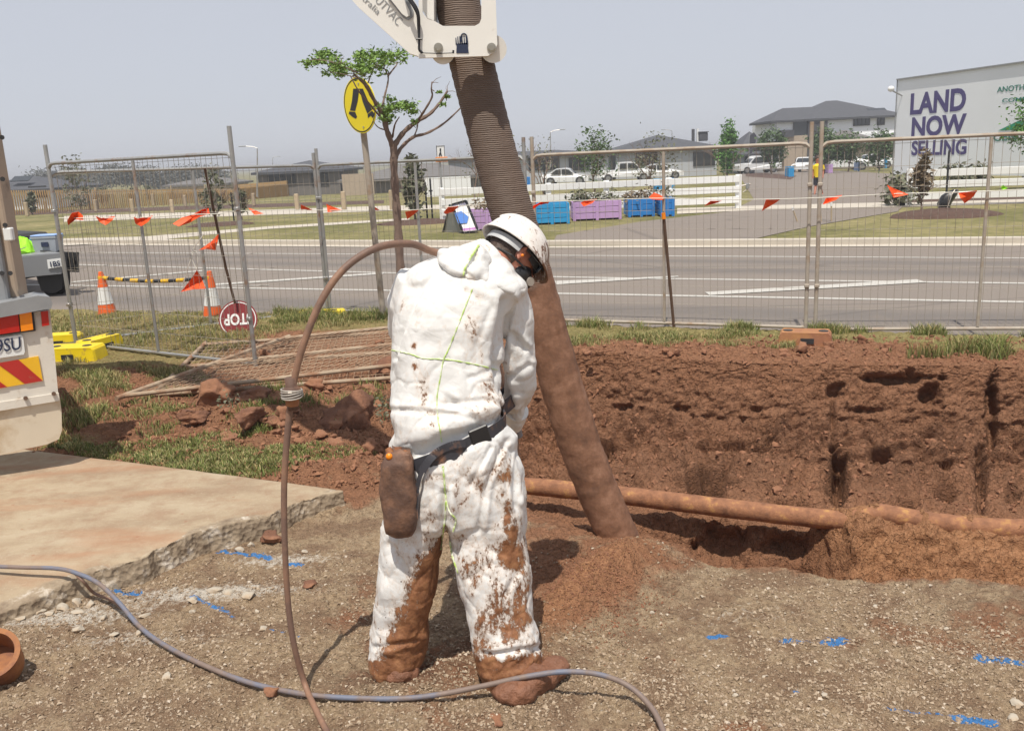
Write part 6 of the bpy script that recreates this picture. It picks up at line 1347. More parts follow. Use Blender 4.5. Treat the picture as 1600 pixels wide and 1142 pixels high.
# ------------------------------------------------------------------ service truck at the left edge
def truck():
    nT = np.array([.36, -.933, 0.]); pT = D(50, 600, 5.32); q = lambda x, y, dy=0: onplane(x, y, pT - nT * dy, nT); t = thing('service_truck', 'rear corner of a dirty white truck with tail lights and red and yellow chevrons', 'truck', [D(40, 600, 5.3)[0], 5.3, 0])
    dv_ = np.array([-.56, .83, 0.]); th = lambda k: dv_ * k
    def pl(n, poly, m, dy, dep, smooth=False): return MB().prism([q(x, y, dy) for x, y in poly], th(dep)).build(n, M[m], t, smooth=smooth)
    pl('rear_panel', [(-420, 560), (78, 484), (86, 560), (91, 616), (-420, 700)], 'white_truck', 0, .10)
    pl('side_panel', [(70, 486), (78, 484), (86, 560), (91, 616), (83, 617)], 'white_truck', .102, 2.2)
    pl('top_rail', [(-420, 530), (-20, 478), (60, 462), (78, 464), (82, 474), (80, 482), (-20, 500), (-420, 562)], 'grey_metal', -.06, .22)
    pl('lamp_housing', [(-60, 498), (52, 485), (56, 517), (-60, 533)], 'dark', -.02, .02)
    pl('tail_light', [(-58, 499), (28, 489), (31, 518), (-58, 531)], 'redlens', -.035, .015); pl('indicator_light', [(30, 488.5), (49, 486.5), (52, 515), (33, 518)], 'amber', -.035, .015); pl('side_marker', [(64, 487), (75, 485.5), (77, 508), (66, 510)], 'redlens', -.03, .028)
    pl('number_plate', [(-62, 537), (33, 523), (36, 526), (39, 550), (37, 554), (-58, 568)], 'plate', -.02, .018)
    xd = q(33, 524) - q(-20, 532); yd = q(0, 528) - q(0, 560); o_ = q(-52, 561.5, -.034)
    fm = font_mesh('1WP 9SU', 1, .0005, .012); co = np.array([v.co[:] for v in fm.vertices]); mn, mx = co.min(0), co.max(0); A = q(-58, 559, -.0235); B = q(33, 546, -.0235); T_ = q(-59.5, 538.5, -.0235); XX = V(B - A) / (mx[0] - mn[0]); YY = V(T_ - A) / (mx[1] - mn[1]); ZZ = XX.cross(YY).normalized(); OO = V(A) - XX * mn[0] - YY * mn[1]
    OO = OO - V(nT) * 0 + V(nT) * .003
    fm.transform(Matrix(((XX.x, YY.x, ZZ.x, OO.x), (XX.y, YY.y, ZZ.y, OO.y), (XX.z, YY.z, ZZ.z, OO.z), (0, 0, 0, 1)))); mesh_obj('plate_characters', fm, M['navy'], t)
    # chevron band, cut in the board's own coordinates
    L0 = (-60, 577.5); L1 = (60, 556.5); K0 = (-60, 617); K1 = (67, 595)
    lp_ = lambda a, b, f: (a[0] + (b[0] - a[0]) * f, a[1] + (b[1] - a[1]) * f)
    pl('chevron_backing', [L0, L1, K1, K0], 'chev_y', -.010, .010)
    for f0, f1, g0, g1 in ((.46, .74, .78, 1.0), (-.02, .23, .31, .56)):
        f0 = max(f0, 0); pl('chevron_stripe', [lp_(L0, L1, f0), lp_(L0, L1, f1), lp_(K0, K1, g1), lp_(K0, K1, g0)], 'red', -.0135, .0035)
    pl('mud_flap', [(-420, 705), (-30, 640), (93, 618), (96, 640), (97, 672), (92, 686), (74, 694), (-20, 714), (-420, 790)], 'flap', .01, .014)
    pl('flap_rail', [(-420, 700), (-30, 633), (92, 614), (93, 626), (-30, 647), (-420, 712)], 'white_truck', -.012, .02)
    for x, y in ((40, 622), (84, 615), (-30, 636)): MB().cyl(q(x, y, -.03), q(x, y, -.008), .013, 8).build('bolt', M['stake'], t)
    # upright frame
    def up_(x0, x1, m, dy, dd): 
        a = D(x1, 468, 5.35 + dy); z0 = D(20, 474, 5.35)[2]; w = (x1 - x0) * px(a); return MB().box([a[0] - w / 2, 5.35 + dy + dd / 2, (z0 + 2.62) / 2], (w, dd, 2.62 - z0), bev=.01).build('upright_post', M[m], t)
    up_(-60, 30, 'tan_metal', .05, .12); up_(-62, 12, 'grey_metal', 0, .05)
    MB().box(D(14, 366, 5.3), (.05, .04, .075), bev=.006).build('switch_box', M['plate'], t)
    hb = MB()
    for x, y in ((8, 352), (3, 427), (16, 427), (4, 280), (3, 215)): hb.cyl(D(x, y, 5.28), D(x, y, 5.36), .014, 8)
    hb.build('bolt_holes', M['dark'], t)
    # bulk of the truck out of frame
    a = D(-60, 500, 5.6); MB().box([a[0] - 2.1, 7.1, 1.15], (2.1, 3.2, .9), rotz(.59), bev=.03).build('tray_body', M['white_truck'], t)
    w = MB().cyl([a[0] - 1.6, 7.0, .52], [a[0] - 1.35, 7.15, .52], .5, 28).build('wheel', M['tyre'], t)
    MB().beam([a[0] - .7, 5.6, .62], [a[0] - 2.6, 8.6, .62], .12, .2).build('chassis_rail', M['dark'], t)
truck()
# ------------------------------------------------------------------ utility vehicle on the road, left
def ute():
    Y = 14.6; q = lambda x, y, dy=0: D(x, y, Y + dy); g = -.02; t = thing('tray_pickup', 'grey tray-back pickup on the road behind the left fence, seen from its rear', 'pickup truck', [q(60, 450)[0], Y, g]); s = px(q(60, 420))
    dv_ = np.array([-.75, .66, 0]) 
    dv_ /= np.linalg.norm(dv_)
    rearL = q(15, 395); rearR = q(98, 396); w = rearR[0] - rearL[0]
    MB().prism([q(-10, 406), q(98, 396), q(98, 414), q(96, 428), q(-10, 438)], dv_ * .05).build('tailgate', M['cargrey'], t)
    MB().prism([q(-10, 403, .05), q(98, 395, .05), q(98, 400, .05), q(-10, 409, .05)], dv_ * 2.4).build('tray_floor', M['grey_metal'], t)
    MB().prism([q(97, 396, .06), q(98.5, 396, .06), q(98.5, 427, .06), q(97, 427, .06)], dv_ * 2.4).build('side_board', M['cargrey'], t)
    MB().prism([q(74, 406, -.03), q(99, 403, -.03), q(100, 416, -.03), q(76, 420, -.03)], dv_ * .02).build('number_plate', M['plate'], t)
    place_text('plate_characters', '1BS1', M['navy'], q(77, 417.5, -.045), q(99, 403) - q(74, 406), (0, 0, 1), .12, t, .002)
    MB().prism([q(20, 434, .1), q(60, 428, .1), q(60, 432, .1), q(20, 440, .1)], dv_ * .05).build('tow_bar', M['dark'], t)
    for (x, dy) in ((84, .55),): 
        c = q(x, 438, dy); c[2] = g + .37; W = MB().cyl(c + [-.02, 0, 0], c + dv_ * .02 + [.0, 0, 0], .1, 6)
        ax_ = np.array([dv_[1], -dv_[0], 0]); W = MB().cyl(c - ax_ * .13, c + ax_ * .13, .37, 24).build('wheel', M['tyre'], t); MB().cyl(c + ax_ * .12, c + ax_ * .14, .2, 14).build('rim', M['steelrim'], W)
        c2 = c - ax_ * 1.4; W = MB().cyl(c2 - ax_ * .13, c2 + ax_ * .13, .37, 24).build('wheel', M['tyre'], t)
    MB().prism([q(57, 428, .2), q(98, 424, .2), q(97, 452, .2), q(84, 459, .2), q(66, 455, .2)], dv_ * .03).build('mud_flap', M['dark'], t)
    MB().box([q(20, 420, 0)[0] - 1.6, Y + 1.9, g + .75], (3.4, 1.2, .5), rotz(-.72), .05).build('underbody', M['dark'], t)
    cb = q(20, 400) + dv_ * 3.0; MB().box([cb[0] - .3, cb[1], g + 1.15], (1.6, 1.7, 1.1), rotz(-.72), .15).build('cab', M['cargrey'], t)
    rk = MB(); 
    for x in (103, 112, 121): rk.beam(q(x, 394, .3), q(x + 1, 424, .3), .03, .03, upv=(1, 0, 0))
    for y in (395, 405, 415, 423): rk.beam(q(100, y, .34), q(123, y + 1, .34), .03, .03)
    rk.prism([q(102, 396, .4), q(123, 397, .4), q(124, 423, .4), q(103, 424, .4)], dv_ * .1); rk.build('tail_basket', M['dark'], t)
    # cargo
    rnd = random.Random(9)
    c = q(36, 388, .5); b = thing('vest_heap', 'heap of lime green safety vests on the pickup tray', 'clothing', c); rs = []
    for z, r in ((-.16, .20), (-.05, .22), (.06, .17), (.15, .09), (.19, .02)): rs.append([c + np.array([r * 1.1 * math.cos(a) * rnd.uniform(.8, 1.15), r * .9 * math.sin(a) * rnd.uniform(.8, 1.15), z + rnd.uniform(-.02, .02)]) for a in np.linspace(0, 6.283, 16, endpoint=False)])
    MB().rings(rs).build('cloth', M['hivis'], b); MB().beam(c + [-.12, -.2, -.06], c + [.16, -.22, .03], .05, .01).build('reflective_strip', M['silver'], b)
    c = q(75, 381, .6); b = thing('plastic_crate', 'grey plastic crate with lid on the pickup tray, right of the green vests', 'crate', c); h = .26
    MB().rings([[c + np.array([sx * .20 * k, sy * .14 * k, z]) for sx, sy in ((-1, -1), (1, -1), (1, 1), (-1, 1))] for z, k in ((-h / 2, .9), (h / 2 - .03, 1), (h / 2 - .03, 1.07), (h / 2, 1.07))]).build('tub', M['greyplastic'], b); MB().box(c + [0, 0, h / 2 + .015], (.42, .3, .025), bev=.01).build('lid', M['pale_planter'], b); MB().box(c + [.02, -.15, 0], (.12, .012, .08), bev=.004).build('label', M['navy'], b)
    c = q(54, 376, .7); b = MB().box(c, (.14, .1, .1), bev=.02).build('blue_bag', M['blue2_planter']); tag(b, 'small blue bag wedged between vests and crate', 'bag')
ute()
# ------------------------------------------------------------------ big suction hose and the boom head
def big_hose():
    cp = [(715, -160, 4.55), (705, -60, 4.5), (716, 10, 4.47), (736, 95, 4.44), (760, 190, 4.42), (790, 300, 4.40), (822, 405, 4.38), (860, 540, 4.36), (895, 660, 4.34), (925, 745, 4.33), (966, 840, 4.31), (990, 895, 4.30)]
    pts = catmull([D(*c) for c in cp], 22); n = len(pts); pts = [p for p in pts]; b = MB(); R = []
    for i, p in enumerate(pts): R.append(.105 * (1 + .0 * i))
    R = [r * (1 + .012 * math.sin(i * 1.9)) if i < n * .62 else r * 1.0 for i, r in enumerate(R)]
    t = thing('suction_hose', 'wide ribbed dark rubber suction hose reaching down into the trench, muddy at its lower half', 'hose', [pts[-1][0], pts[-1][1], -.15])
    b.tube(pts, R, 40); me = b.mesh('hose_tube'); co = getco(me); no = getno(me); z = co[:, 2]; mud = sstep(1.75, .9, z)
    co += no * ((.005 * fbm(co * 12, 4) * mud) + .0025 * fbm(co * 40, 2) * mud)[:, None]; setco(me, co); fattr(me, 'mud', mud); o = mesh_obj('hose_tube', me, M['bighose'], t, smooth=True)
big_hose()
def boom():
    Yf = 4.22; q = lambda x, y, dy=0: D(x, y, Yf + dy); t = thing('boom_head', 'white steel boom arm with open clamp frame holding the suction hose', 'boom', q(715, 60)); dp = np.array([0, 1, 0])
    U = [(654, -170), (654, 91), (762, 88), (772, 82), (777, 70), (774, -20), (772, -170), (753, -170), (752, 30), (749, 37), (742, 41), (692, 41), (680, 34), (668, 30), (660, 20), (659, -170)]
    MB().prism([q(x, y) for x, y in U], dp * .028).build('front_frame_plate', M['white_paint'], t); MB().prism([q(x, y, .42) for x, y in U], dp * .028).build('rear_frame_plate', M['white_paint'], t)
    MB().prism([q(x, y, .05) for x, y in ((655, -170), (678, -170), (678, 33), (668, 29), (660, 16))], dp * .34).build('inner_web', M['white_paint'], t)
    A = [(360, -180), (545, -5), (560, 12), (640, 84), (656, 89), (658, 60), (658, 20), (640, -10), (600, -70), (500, -180)]
    MB().prism([q(x, y, .035) for x, y in A], dp * .05).build('arm_front_plate', M['white_paint'], t); MB().prism([q(x, y, .36) for x, y in A], dp * .04).build('arm_rear_plate', M['white_paint'], t)
    MB().prism([q(x, y, .09) for x, y in ((380, -180), (645, 78), (652, 70), (655, 20), (640, -5), (470, -180))], dp * .268).build('arm_core', M['white_paint'], t)
    # off-frame boom reaching up and away to the left, ends at the truck
    p0 = q(430, -170, .2); MB().beam(p0, [-3.9, 6.3, 5.2], .26, .34, .02).build('main_boom', M['white_paint'], t)
    MB().beam([-3.9, 6.3, 5.3], [-6.9, 7.6, 2.0], .3, .4, .02).build('boom_mast', M['white_paint'], t)
    # slot recess
    MB().prism([q(x, y, .028) for x, y in ((592, -60), (612, -60), (646, 18), (645, 27), (638, 32), (630, 28), (606, -2))], dp * .012).build('recess_plate', M['grey_metal'], t)
    MB().prism([q(x, y, .018) for x, y in ((598, -60), (604, -60), (640, 18), (640, 25), (635, 27), (628, 22), (606, -6))], dp * .012).build('inner_slot', M['white_paint'], t)
    for x, y, r in ((692, 82, 18.5), (771, 77, 21)):
        w = MB().cyl(q(x, y, .04), q(x, y, .40), r * px(q(x, y)), 36).build('guide_roller', M['white_paint'], t)
    for x, y in ((685, 75), (768, 75)):
        MB().cyl(q(x, y, -.006), q(x, y, 0), 7.2 * px(q(x, y)), 20).build('washer', M['chrome'], t); MB().cyl(q(x, y, -.026), q(x, y, -.006), 4.8 * px(q(x, y)), 6).build('bolt', M['chrome'], t)
    cb = MB()
    for j, (dx, r) in enumerate(((0, .006), (3, .0045), (-2, .004))): cb.tube(catmull([q(628 + dx, -40, -.02), q(636 + dx, -8, -.02), (q(648 + dx, 12, -.03)), q(653 + dx * .6, 25, -.03), q(654 + dx * .5, 45, -.02), q(655, 65, -.02), q(655, 78, -.02), q(660, 83, -.015)], 5), r, 6)
    cb.tube([q(660, 83, -.012), q(685, 84, -.012), q(708, 83, -.012)], .0025, 5); cb.tube([q(650, 61.5, -.03), q(660, 61.5, -.03)], .004, 5); cb.tube([q(708, 84, -.015), q(708.5, 79, -.015)], .005, 6); cb.build('control_cable', M['black'], t, smooth=True)
    # painted emblem: black comb with five prongs, one looped
    e = MB(); pe = lambda x, y: q(x, y, -.0025)
    e.prism([pe(x, y) for x, y in ((713.5, 69), (730.5, 67), (732.5, 83.5), (713, 83.5))], dp * .002)
    for x, y0 in ((712.5, 60), (715.5, 58), (718.5, 57.5), (722, 57), (725.3, 57), (728.5, 58)): e.prism([pe(x - .9, y0), pe(x + .2, y0 - 1), pe(x + 1.5, 70), pe(x - .6, 70)], dp * .002)
    lp = catmull([q(720.3, 66, -.003), q(720.2, 58, -.003), q(722.5, 53.8, -.003), q(726, 53.4, -.003), q(729.2, 57, -.003), q(731, 70, -.003)], 5); e.tube(lp, .0028, 5); e.build('hand_emblem', M['navy'], t)
    # lettering down the arm
    P0 = q(577, -25, .033); d_ = q(629, 38, .033) - q(577, -25, .033); d_ = d_ / np.linalg.norm(d_); yv = np.cross([0, -1., 0], d_); yv /= np.linalg.norm(yv)
    if yv[2] < 0: yv = -yv
    def fit(s, x0, y0, x1, y1, hpx, m, bold, nm):
        a = q(x0, y0, .033); b = q(x1, y1, .033); dx = b - a; L = np.linalg.norm(dx); dx /= L; yv = np.cross(dx, [0, 1., 0]); yv = yv if yv[2] > 0 else -yv; fm = font_mesh(s, 1, .0005, bold); co = np.array([v.co[:] for v in fm.vertices]); mn, mx = co.min(0), co.max(0); sx = L / (mx[0] - mn[0]); sy = hpx * px(a) / (mx[1] - mn[1]); XX = V(dx) * sx; YY = V(yv) * sy; ZZ = V(dx).cross(V(yv)).normalized(); O = V(a) - XX * mn[0] - YY * mn[1]
        fm.transform(Matrix(((XX.x, YY.x, ZZ.x, O.x), (XX.y, YY.y, ZZ.y, O.y), (XX.z, YY.z, ZZ.z, O.z), (0, 0, 0, 1)))); mesh_obj(nm, fm, m, t)
    fit('OUTVAC', 576, -8, 621, 41, 13, M['grey_metal'], -.012, 'lettering_large'); fit('Australia', 545, -20, 590, 24, 9, M['grey_metal'], -.008, 'lettering_small')
boom()
# ------------------------------------------------------------------ water hoses
def hose(name, label, pts, r, m, cat='hose', k=8):
    P_ = catmull(pts, k); t = thing(name, label, cat, P_[len(P_) // 2] if False else [P_[-1][0], P_[-1][1], 0]); n = len(P_); rr = [r(i / (n - 1)) if callable(r) else r for i in range(n)]
    MB().tube(P_, rr, 14).build('hose_line', M[m], t, smooth=True); return t, P_
gp = lambda x, y, h: (lambda g: np.array([g[0], g[1], g[2]]))(G(x, y, h))
lance = [D(812, 745, 3.72), D(800, 650, 3.72), D(775, 560, 3.68), D(748, 470, 3.62), D(725, 420, 3.5), D(706, 402, 3.42), D(690, 397, 3.36), D(672, 392, 3.34), D(640, 381, 3.3), D(590, 387, 3.22), D(540, 418, 3.15), D(502, 470, 3.1), D(472, 545, 3.07), D(457, 610, 3.06), D(449, 680, 3.05), D(444, 760, 3.03), D(445, 850, 3.0), D(450, 940, 2.98), D(460, 1010, 2.96), gp(477, 1070, .045), gp(492, 1105, .03), gp(515, 1150, .03), gp(560, 1230, .03)]
t, Pl = hose('water_hose', 'muddy brown water hose arching over the shoulder of the worker and hanging down beside him', lance, lambda f: .0135 if f < .42 else .0135 - .0025 * min(1, (f - .42) / .3), 'hose1')
c = D(456, 614, 3.05); cm = MB(); cm.ell(c, ((.034, 0, 0), (0, .034, 0), (0, 0, .03)), 18, 12); cm.cyl(c - [.0, 0, .06], c + [0, 0, .055], .02, 14); me = cm.mesh('coupling')
MB().cyl(c + [-.002, 0, -.045], c + [0, 0, -.02], .025, 6).build('coupling_nut', M['steel_rust'], t); mesh_obj('coupling', me, M['leather'], t, smooth=True)
tp = MB()
for k in range(5): tp.tube([c + np.array([.036 * math.cos(a), .036 * math.sin(a), -.012 + k * .006 + .004 * math.sin(a + k)]) for a in np.linspace(0, 6.283, 20)], .003, 5)
tp.build('coupling_tape', M['silver'], t)
bl = [gp(-120, 878, .17), gp(-40, 883, .155), gp(30, 886, .15), gp(90, 888, .15), gp(125, 897, .15), gp(155, 912, .13), gp(185, 940, .09), gp(215, 975, .04), gp(250, 1003, .025), gp(310, 1035, .02), gp(380, 1063, .02), gp(440, 1078, .02), gp(500, 1087, .025), gp(580, 1091, .03), gp(640, 1090, .035), gp(700, 1082, .05), gp(760, 1070, .08), gp(820, 1057, .11), gp(880, 1049, .12), gp(935, 1053, .11), gp(980, 1070, .08), gp(1012, 1098, .05), gp(1032, 1130, .03), gp(1045, 1175, .02)]
hose('water_hose', 'dusty blue hose snaking across slab and gravel in front of the boots', bl, .0098, 'hose2')
hose('hose_lead', 'short brown cord under the blue hose at the slab edge', [gp(115, 893, .15), gp(130, 908, .12), gp(147, 926, .04), gp(175, 938, .02), gp(190, 950, .05)], .007, 'hose1')
# ------------------------------------------------------------------ the worker
def worker():
    def sec(y, xl, xr, Y, d, n=32, e=.85, dx=0):
        c = D((xl + xr) / 2 + dx, y, Y); w = (xr - xl) / 2 * px(c); out = []
        for k in range(n):
            a = 2 * math.pi * k / n; cx, sx = math.cos(a), math.sin(a); out.append(c + np.array([w * math.copysign(abs(cx) ** e, cx), d * math.copysign(abs(sx) ** e, sx), 0]))
        return out
    TOR = [(822, 640, 790, 3.09, .10), (805, 608, 818, 3.09, .135), (780, 603, 820, 3.10, .15), (750, 603, 817, 3.11, .155), (720, 609, 812, 3.12, .155), (695, 614, 802, 3.13, .15), (672, 618, 795, 3.14, .145), (650, 612, 797, 3.15, .16), (620, 610, 792, 3.18, .165), (580, 611, 788, 3.22, .165), (540, 612, 790, 3.24, .166), (500, 614, 794, 3.26, .168), (465, 618, 806, 3.29, .165), (440, 626, 810, 3.31, .15), (422, 638, 805, 3.33, .135), (408, 655, 790, 3.35, .11), (398, 685, 775, 3.37, .08)]
    LL = [(790, 606, 702, 3.10, .13), (850, 598, 690, 3.10, .125), (900, 591, 684, 3.09, .115), (950, 585, 672, 3.08, .108), (1000, 580, 664, 3.08, .103), (1030, 578, 660, 3.08, .10), (1048, 586, 652, 3.08, .092)]
    LR = [(790, 704, 820, 3.10, .13), (850, 705, 823, 3.08, .125), (900, 713, 828, 3.05, .118), (950, 726, 833, 3.02, .112), (1000, 739, 840, 2.99, .106), (1040, 749, 845, 2.97, .10), (1070, 760, 836, 2.96, .09)]
    RA = [(788, 448, 3.33, .080), (802, 485, 3.35, .072), (810, 530, 3.35, .064), (813, 568, 3.36, .062), (811, 600, 3.40, .058), (809, 636, 3.50, .046), (802, 664, 3.60, .038)]
    LA = [(655, 440, 3.31, .085), (636, 475, 3.34, .076), (634, 515, 3.42, .068), (662, 565, 3.56, .06), (708, 612, 3.68, .05), (748, 642, 3.74, .043)]
    t0 = D(705, 1040, 3.03)
    # --- body: one continuous figure under the clothes
    Fd = Vector((.66, .12, -.74)).normalized(); Ud = Vector((.60, .46, .63)); Ud = (Ud - Fd * Ud.dot(Fd)).normalized(); Sd = Fd.cross(Ud).normalized()
    if Sd.y > 0: Sd = -Sd
    hc = V(D(800, 398, 3.45)); b = MB()
    def slim(S_, k): return [sec(y, xl + k / 1.0, xr - k, Y, d - .03) for y, xl, xr, Y, d in S_]
    b.rings(slim(TOR[1:], 22)); b.rings(slim(LL[:-1], 12) + [sec(1052, 600, 640, 3.08, .05)]); b.rings(slim(LR[:-1], 14) + [sec(1070, 778, 822, 2.96, .05)])
    for A_ in (RA, LA): b.tube([D(x, y, Y) for x, y, Y, r in A_], [r - .018 for *_, r in A_], 14)
    b.tube([D(748, 432, 3.36), D(770, 412, 3.39), V(hc) - Ud * .05 - Fd * .02], [.07, .062, .06], 18)
    b.ell(hc + Ud * .02, (Fd * .098, Sd * .077, Ud * .105), 24, 16); b.ell(hc + Fd * .04 - Ud * .05, (Fd * .06, Sd * .056, Ud * .062), 18, 12); b.ell(hc + Fd * .06 - Ud * .085, (Fd * .035, Sd * .035, Ud * .028), 14, 8)
    b.tube([hc + Fd * .09 + Ud * .03, hc + Fd * .112 - Ud * .012, hc + Fd * .095 - Ud * .022], [.009, .014, .012], 8)
    b.ell(hc + Fd * .092 - Ud * .048, (Fd * .012, Sd * .026, Ud * .009), 12, 8); b.ell(hc + Fd * .088 + Ud * .045, (Fd * .014, Sd * .055, Ud * .009), 14, 8)
    for s in (-1, 1):
        e0 = hc + Sd * (.078 * s) + Fd * .012 - Ud * .005
        rim = [e0 + (Fd * (-math.cos(a) * .013 - .004) + Ud * math.sin(a) * .028) + Sd * (s * (.012 - .004 * math.cos(a))) for a in np.linspace(-1.9, 1.9, 12)]
        b.tube(rim, .0055, 6); b.ell(e0 + Sd * s * .004, (Fd * .013, Sd * .007, Ud * .024), 10, 8)
    lance_p = [D(812, 745, 3.72), D(800, 650, 3.72), D(775, 560, 3.68)]
    for hand, wr in ((D(803, 676, 3.66), RA[-1]), (D(770, 652, 3.73), LA[-1])):
        w0 = D(wr[0], wr[1], wr[2]); h = V(hand); dirp = (V(hand) - V(w0)).normalized(); ln = V(lance_p[0] - lance_p[1]).normalized(); sd_ = ln.cross(dirp).normalized()
        tgt = V(lance_p[1]) + ln * ((h - V(lance_p[1])).dot(ln)); palm = h.lerp(tgt, .45)
        b.tube([w0, h, palm], [.030, .036, .03], 12)
        for k in range(4):
            o_ = ln * (-.030 + .021 * k) ; Lf = (.9, 1.0, .95, .8)[k]; c_ = tgt + o_; rdir = (palm - tgt).normalized(); pts_ = [palm + o_]
            for a in (.5, 1.2, 2.0, 2.8): pts_.append(c_ + (rdir * math.cos(a * Lf) + sd_ * math.sin(a * Lf)) * .030)
            b.tube(pts_, [.0105, .010, .0095, .009, .008], 8)
        pts_ = [palm - ln * .035]; rdir = (palm - tgt).normalized()
        for a in (.6, 1.3, 1.9): pts_.append(tgt - ln * .028 + (rdir * math.cos(a) - sd_ * math.sin(a)) * .030)
        b.tube(pts_, [.013, .012, .011, .009], 8)
    body_me = remesh(bpy.data.objects.new('tmp', b.mesh('person')), .0065, 2)
    co = getco(body_me); no = getno(body_me); body_me.materials.append(M['skin']); body_me.materials.append(M['glove'])
    o = bpy.data.objects.new('person', body_me); link(o); body_me.polygons.foreach_set('use_smooth', [True] * len(body_me.polygons))
    g0 = V(D(812, 672, 3.68)); mi = [1 if (V(co[p.vertices[0]]) - g0).length < .17 and co[p.vertices[0]][1] > 3.60 else 0 for p in body_me.polygons]; body_me.polygons.foreach_set('material_index', mi)
    root = Vector((float(t0[0]), float(t0[1]), 0)); body_me.transform(Matrix.Translation(-root)); o.location = root
    tag(o, 'worker seen from behind, bending in a mud-smeared white coverall, white helmet and dark belt', 'person'); per = o
    # --- coverall
    b = MB(); b.rings([sec(*s) for s in TOR]); b.rings([sec(*s) for s in LL]); b.rings([sec(*s) for s in LR])
    for A_ in (RA, LA): b.tube([D(x, y, Y) for x, y, Y, r in A_], [r for *_, r in A_], 18)
    b.ell(D(790, 442, 3.32), ((.085, 0, -.02), (0, .12, 0), (0, 0, .055)), 20, 12); b.ell(D(662, 440, 3.31), ((.08, 0, .02), (0, .12, 0), (0, 0, .075)), 20, 12)
    b.tube([D(742, 420, 3.34), D(768, 402, 3.38)], [.10, .082], 20)
    me = remesh(bpy.data.objects.new('tmp', b.mesh('c')), .0068, 5)
    co = getco(me); no = getno(me); X, Y = pxy(co); z = co[:, 2]
    def ridge(p, o=3): 
        s = 0; a = 1
        for k in range(o): s = s + a * (1 - 2 * np.abs(perlin(p + 11.7 * k))); a *= .5; p = p * 2.1
        return s
    warp = co + .05 * np.stack([fbm(co * 4 + k * 9, 2) for k in range(3)], -1)
    bp = 722 - (X - 620) * .40; tb = Y - bp; bell = np.exp
    h = np.zeros(len(co))
    wz = bell(-(tb / 11.0) ** 2); h -= .020 * wz; h += .016 * bell(-((tb + 26) / 16.) ** 2); h += .010 * bell(-((tb - 30) / 22.) ** 2)
    leg = sstep(700, 740, Y); low = sstep(965, 1030, Y); torso = 1 - leg
    foldsV = ridge(warp * np.array([13, 13, 2.2]), 2); h += leg * (1 - low) * .0075 * foldsV * bell(-((tb - 60) / 110.) ** 2)
    h += leg * .0018 * ridge(warp * np.array([6, 6, 3.0]), 2) * (1 - .5 * low); h += low * .009 * ridge(warp * np.array([5, 5, 12]), 3)
    # gathers radiating from the belt upwards on the lower back
    h += torso * .0018 * ridge(warp * np.array([7, 7, 3.6]), 2) * sstep(480, 650, Y); h += torso * .0014 * ridge(warp * np.array([4.5, 4.5, 3]), 1)
    # pulled creases from the right armpit down to the waist, and sleeve folds
    def crease(pts, w, d):
        m = np.zeros(len(co))
        for (x0, y0), (x1, y1) in zip(pts[:-1], pts[1:]):
            dx, dy = x1 - x0, y1 - y0; tt = np.clip(((X - x0) * dx + (Y - y0) * dy) / (dx * dx + dy * dy), 0, 1); m = np.maximum(m, np.exp(-(((X - x0 - tt * dx) ** 2 + (Y - y0 - tt * dy) ** 2) / w ** 2)))
        return d * m * (co[:, 1] < 3.4)
    for pts, w, d in (([(792, 470), (786, 520), (780, 560), (786, 600), (796, 640)], 8, -.038), ([(700, 410), (660, 450), (628, 520), (618, 560)], 4, -.014), ([(612, 640), (690, 645), (740, 655)], 5, -.008), ([(700, 630), (760, 625), (800, 640)], 5, -.010),
                      ([(735, 650), (700, 622)], 5, -.008), ([(770, 665), (735, 690)], 4, -.006), ([(800, 520), (820, 545)], 5, -.02), ([(800, 585), (826, 570)], 5, -.018), ([(695, 770), (697, 850)], 7, -.022), ([(790, 690), (760, 760), (748, 830)], 5, -.012), ([(810, 700), (806, 790)], 5, -.010),
                      ([(765, 700), (735, 760)], 4, -.010), ([(660, 740), (652, 800)], 5, -.012), ([(610, 850), (640, 905)], 5, -.012), ([(765, 880), (735, 905)], 5, -.01), ([(815, 890), (790, 930)], 5, -.01), ([(590, 1010), (650, 1000)], 5, -.014), ([(760, 1020), (840, 1010)], 5, -.014), ([(640, 450), (700, 440), (760, 470)], 6, -.004), ([(770, 480), (745, 540)], 6, -.006), ([(735, 590), (785, 570)], 5, -.010)):
        h += crease(pts, w, d) + crease([(x + w * 1.5, y - w) for x, y in pts], w, -d * .5)
    trs = np.random.RandomState(12); hf = np.zeros(len(co)); pw = co + .025 * np.stack([fbm(co * 3 + k * 5, 2) for k in range(3)], -1)
    for k in range(9):
        dv = trs.randn(3) * np.array([1, 1, .75]); dv /= np.linalg.norm(dv); fq = trs.uniform(4.5, 11); ph = (pw @ dv) * fq + trs.rand() + .25 * np.abs(perlin(co * 3 + k)); hf += (np.abs((ph % 1) - .5) * 2 - .5) * (.030 / fq)
    h += hf * (leg * .95 + torso * (.35 + .65 * sstep(450, 620, Y)) + .3 * sstep(785, 800, X) * torso)
    kw1, kw2 = worley(warp * np.array([9, 9, 6.5])); h -= .0045 * np.exp(-((kw2 - kw1) / .07) ** 2) * (leg * .8 + torso * (.25 + .75 * sstep(470, 640, Y))); h += .0008 * fbm(co * 30, 3)
    co = co + no * h[:, None]; co[:, 2] = np.maximum(co[:, 2], .012); setco(me, co)
    mud = np.zeros(len(co)); 
    def mb(x, y, rx, ry, a): return a * np.exp(-(((X - x) / rx) ** 2 + ((Y - y) / ry) ** 2))
    isL = X < 700
    xb = np.interp(Y, [840, 900, 950, 1000, 1060], [668, 642, 618, 600, 585]); mL = np.clip(.5 + (X - xb) / 50, 0, 1) * sstep(800, 870, Y); mL = np.where(Y > 1030, np.maximum(mL, .8), mL); mud = np.where(isL, mL, mud)
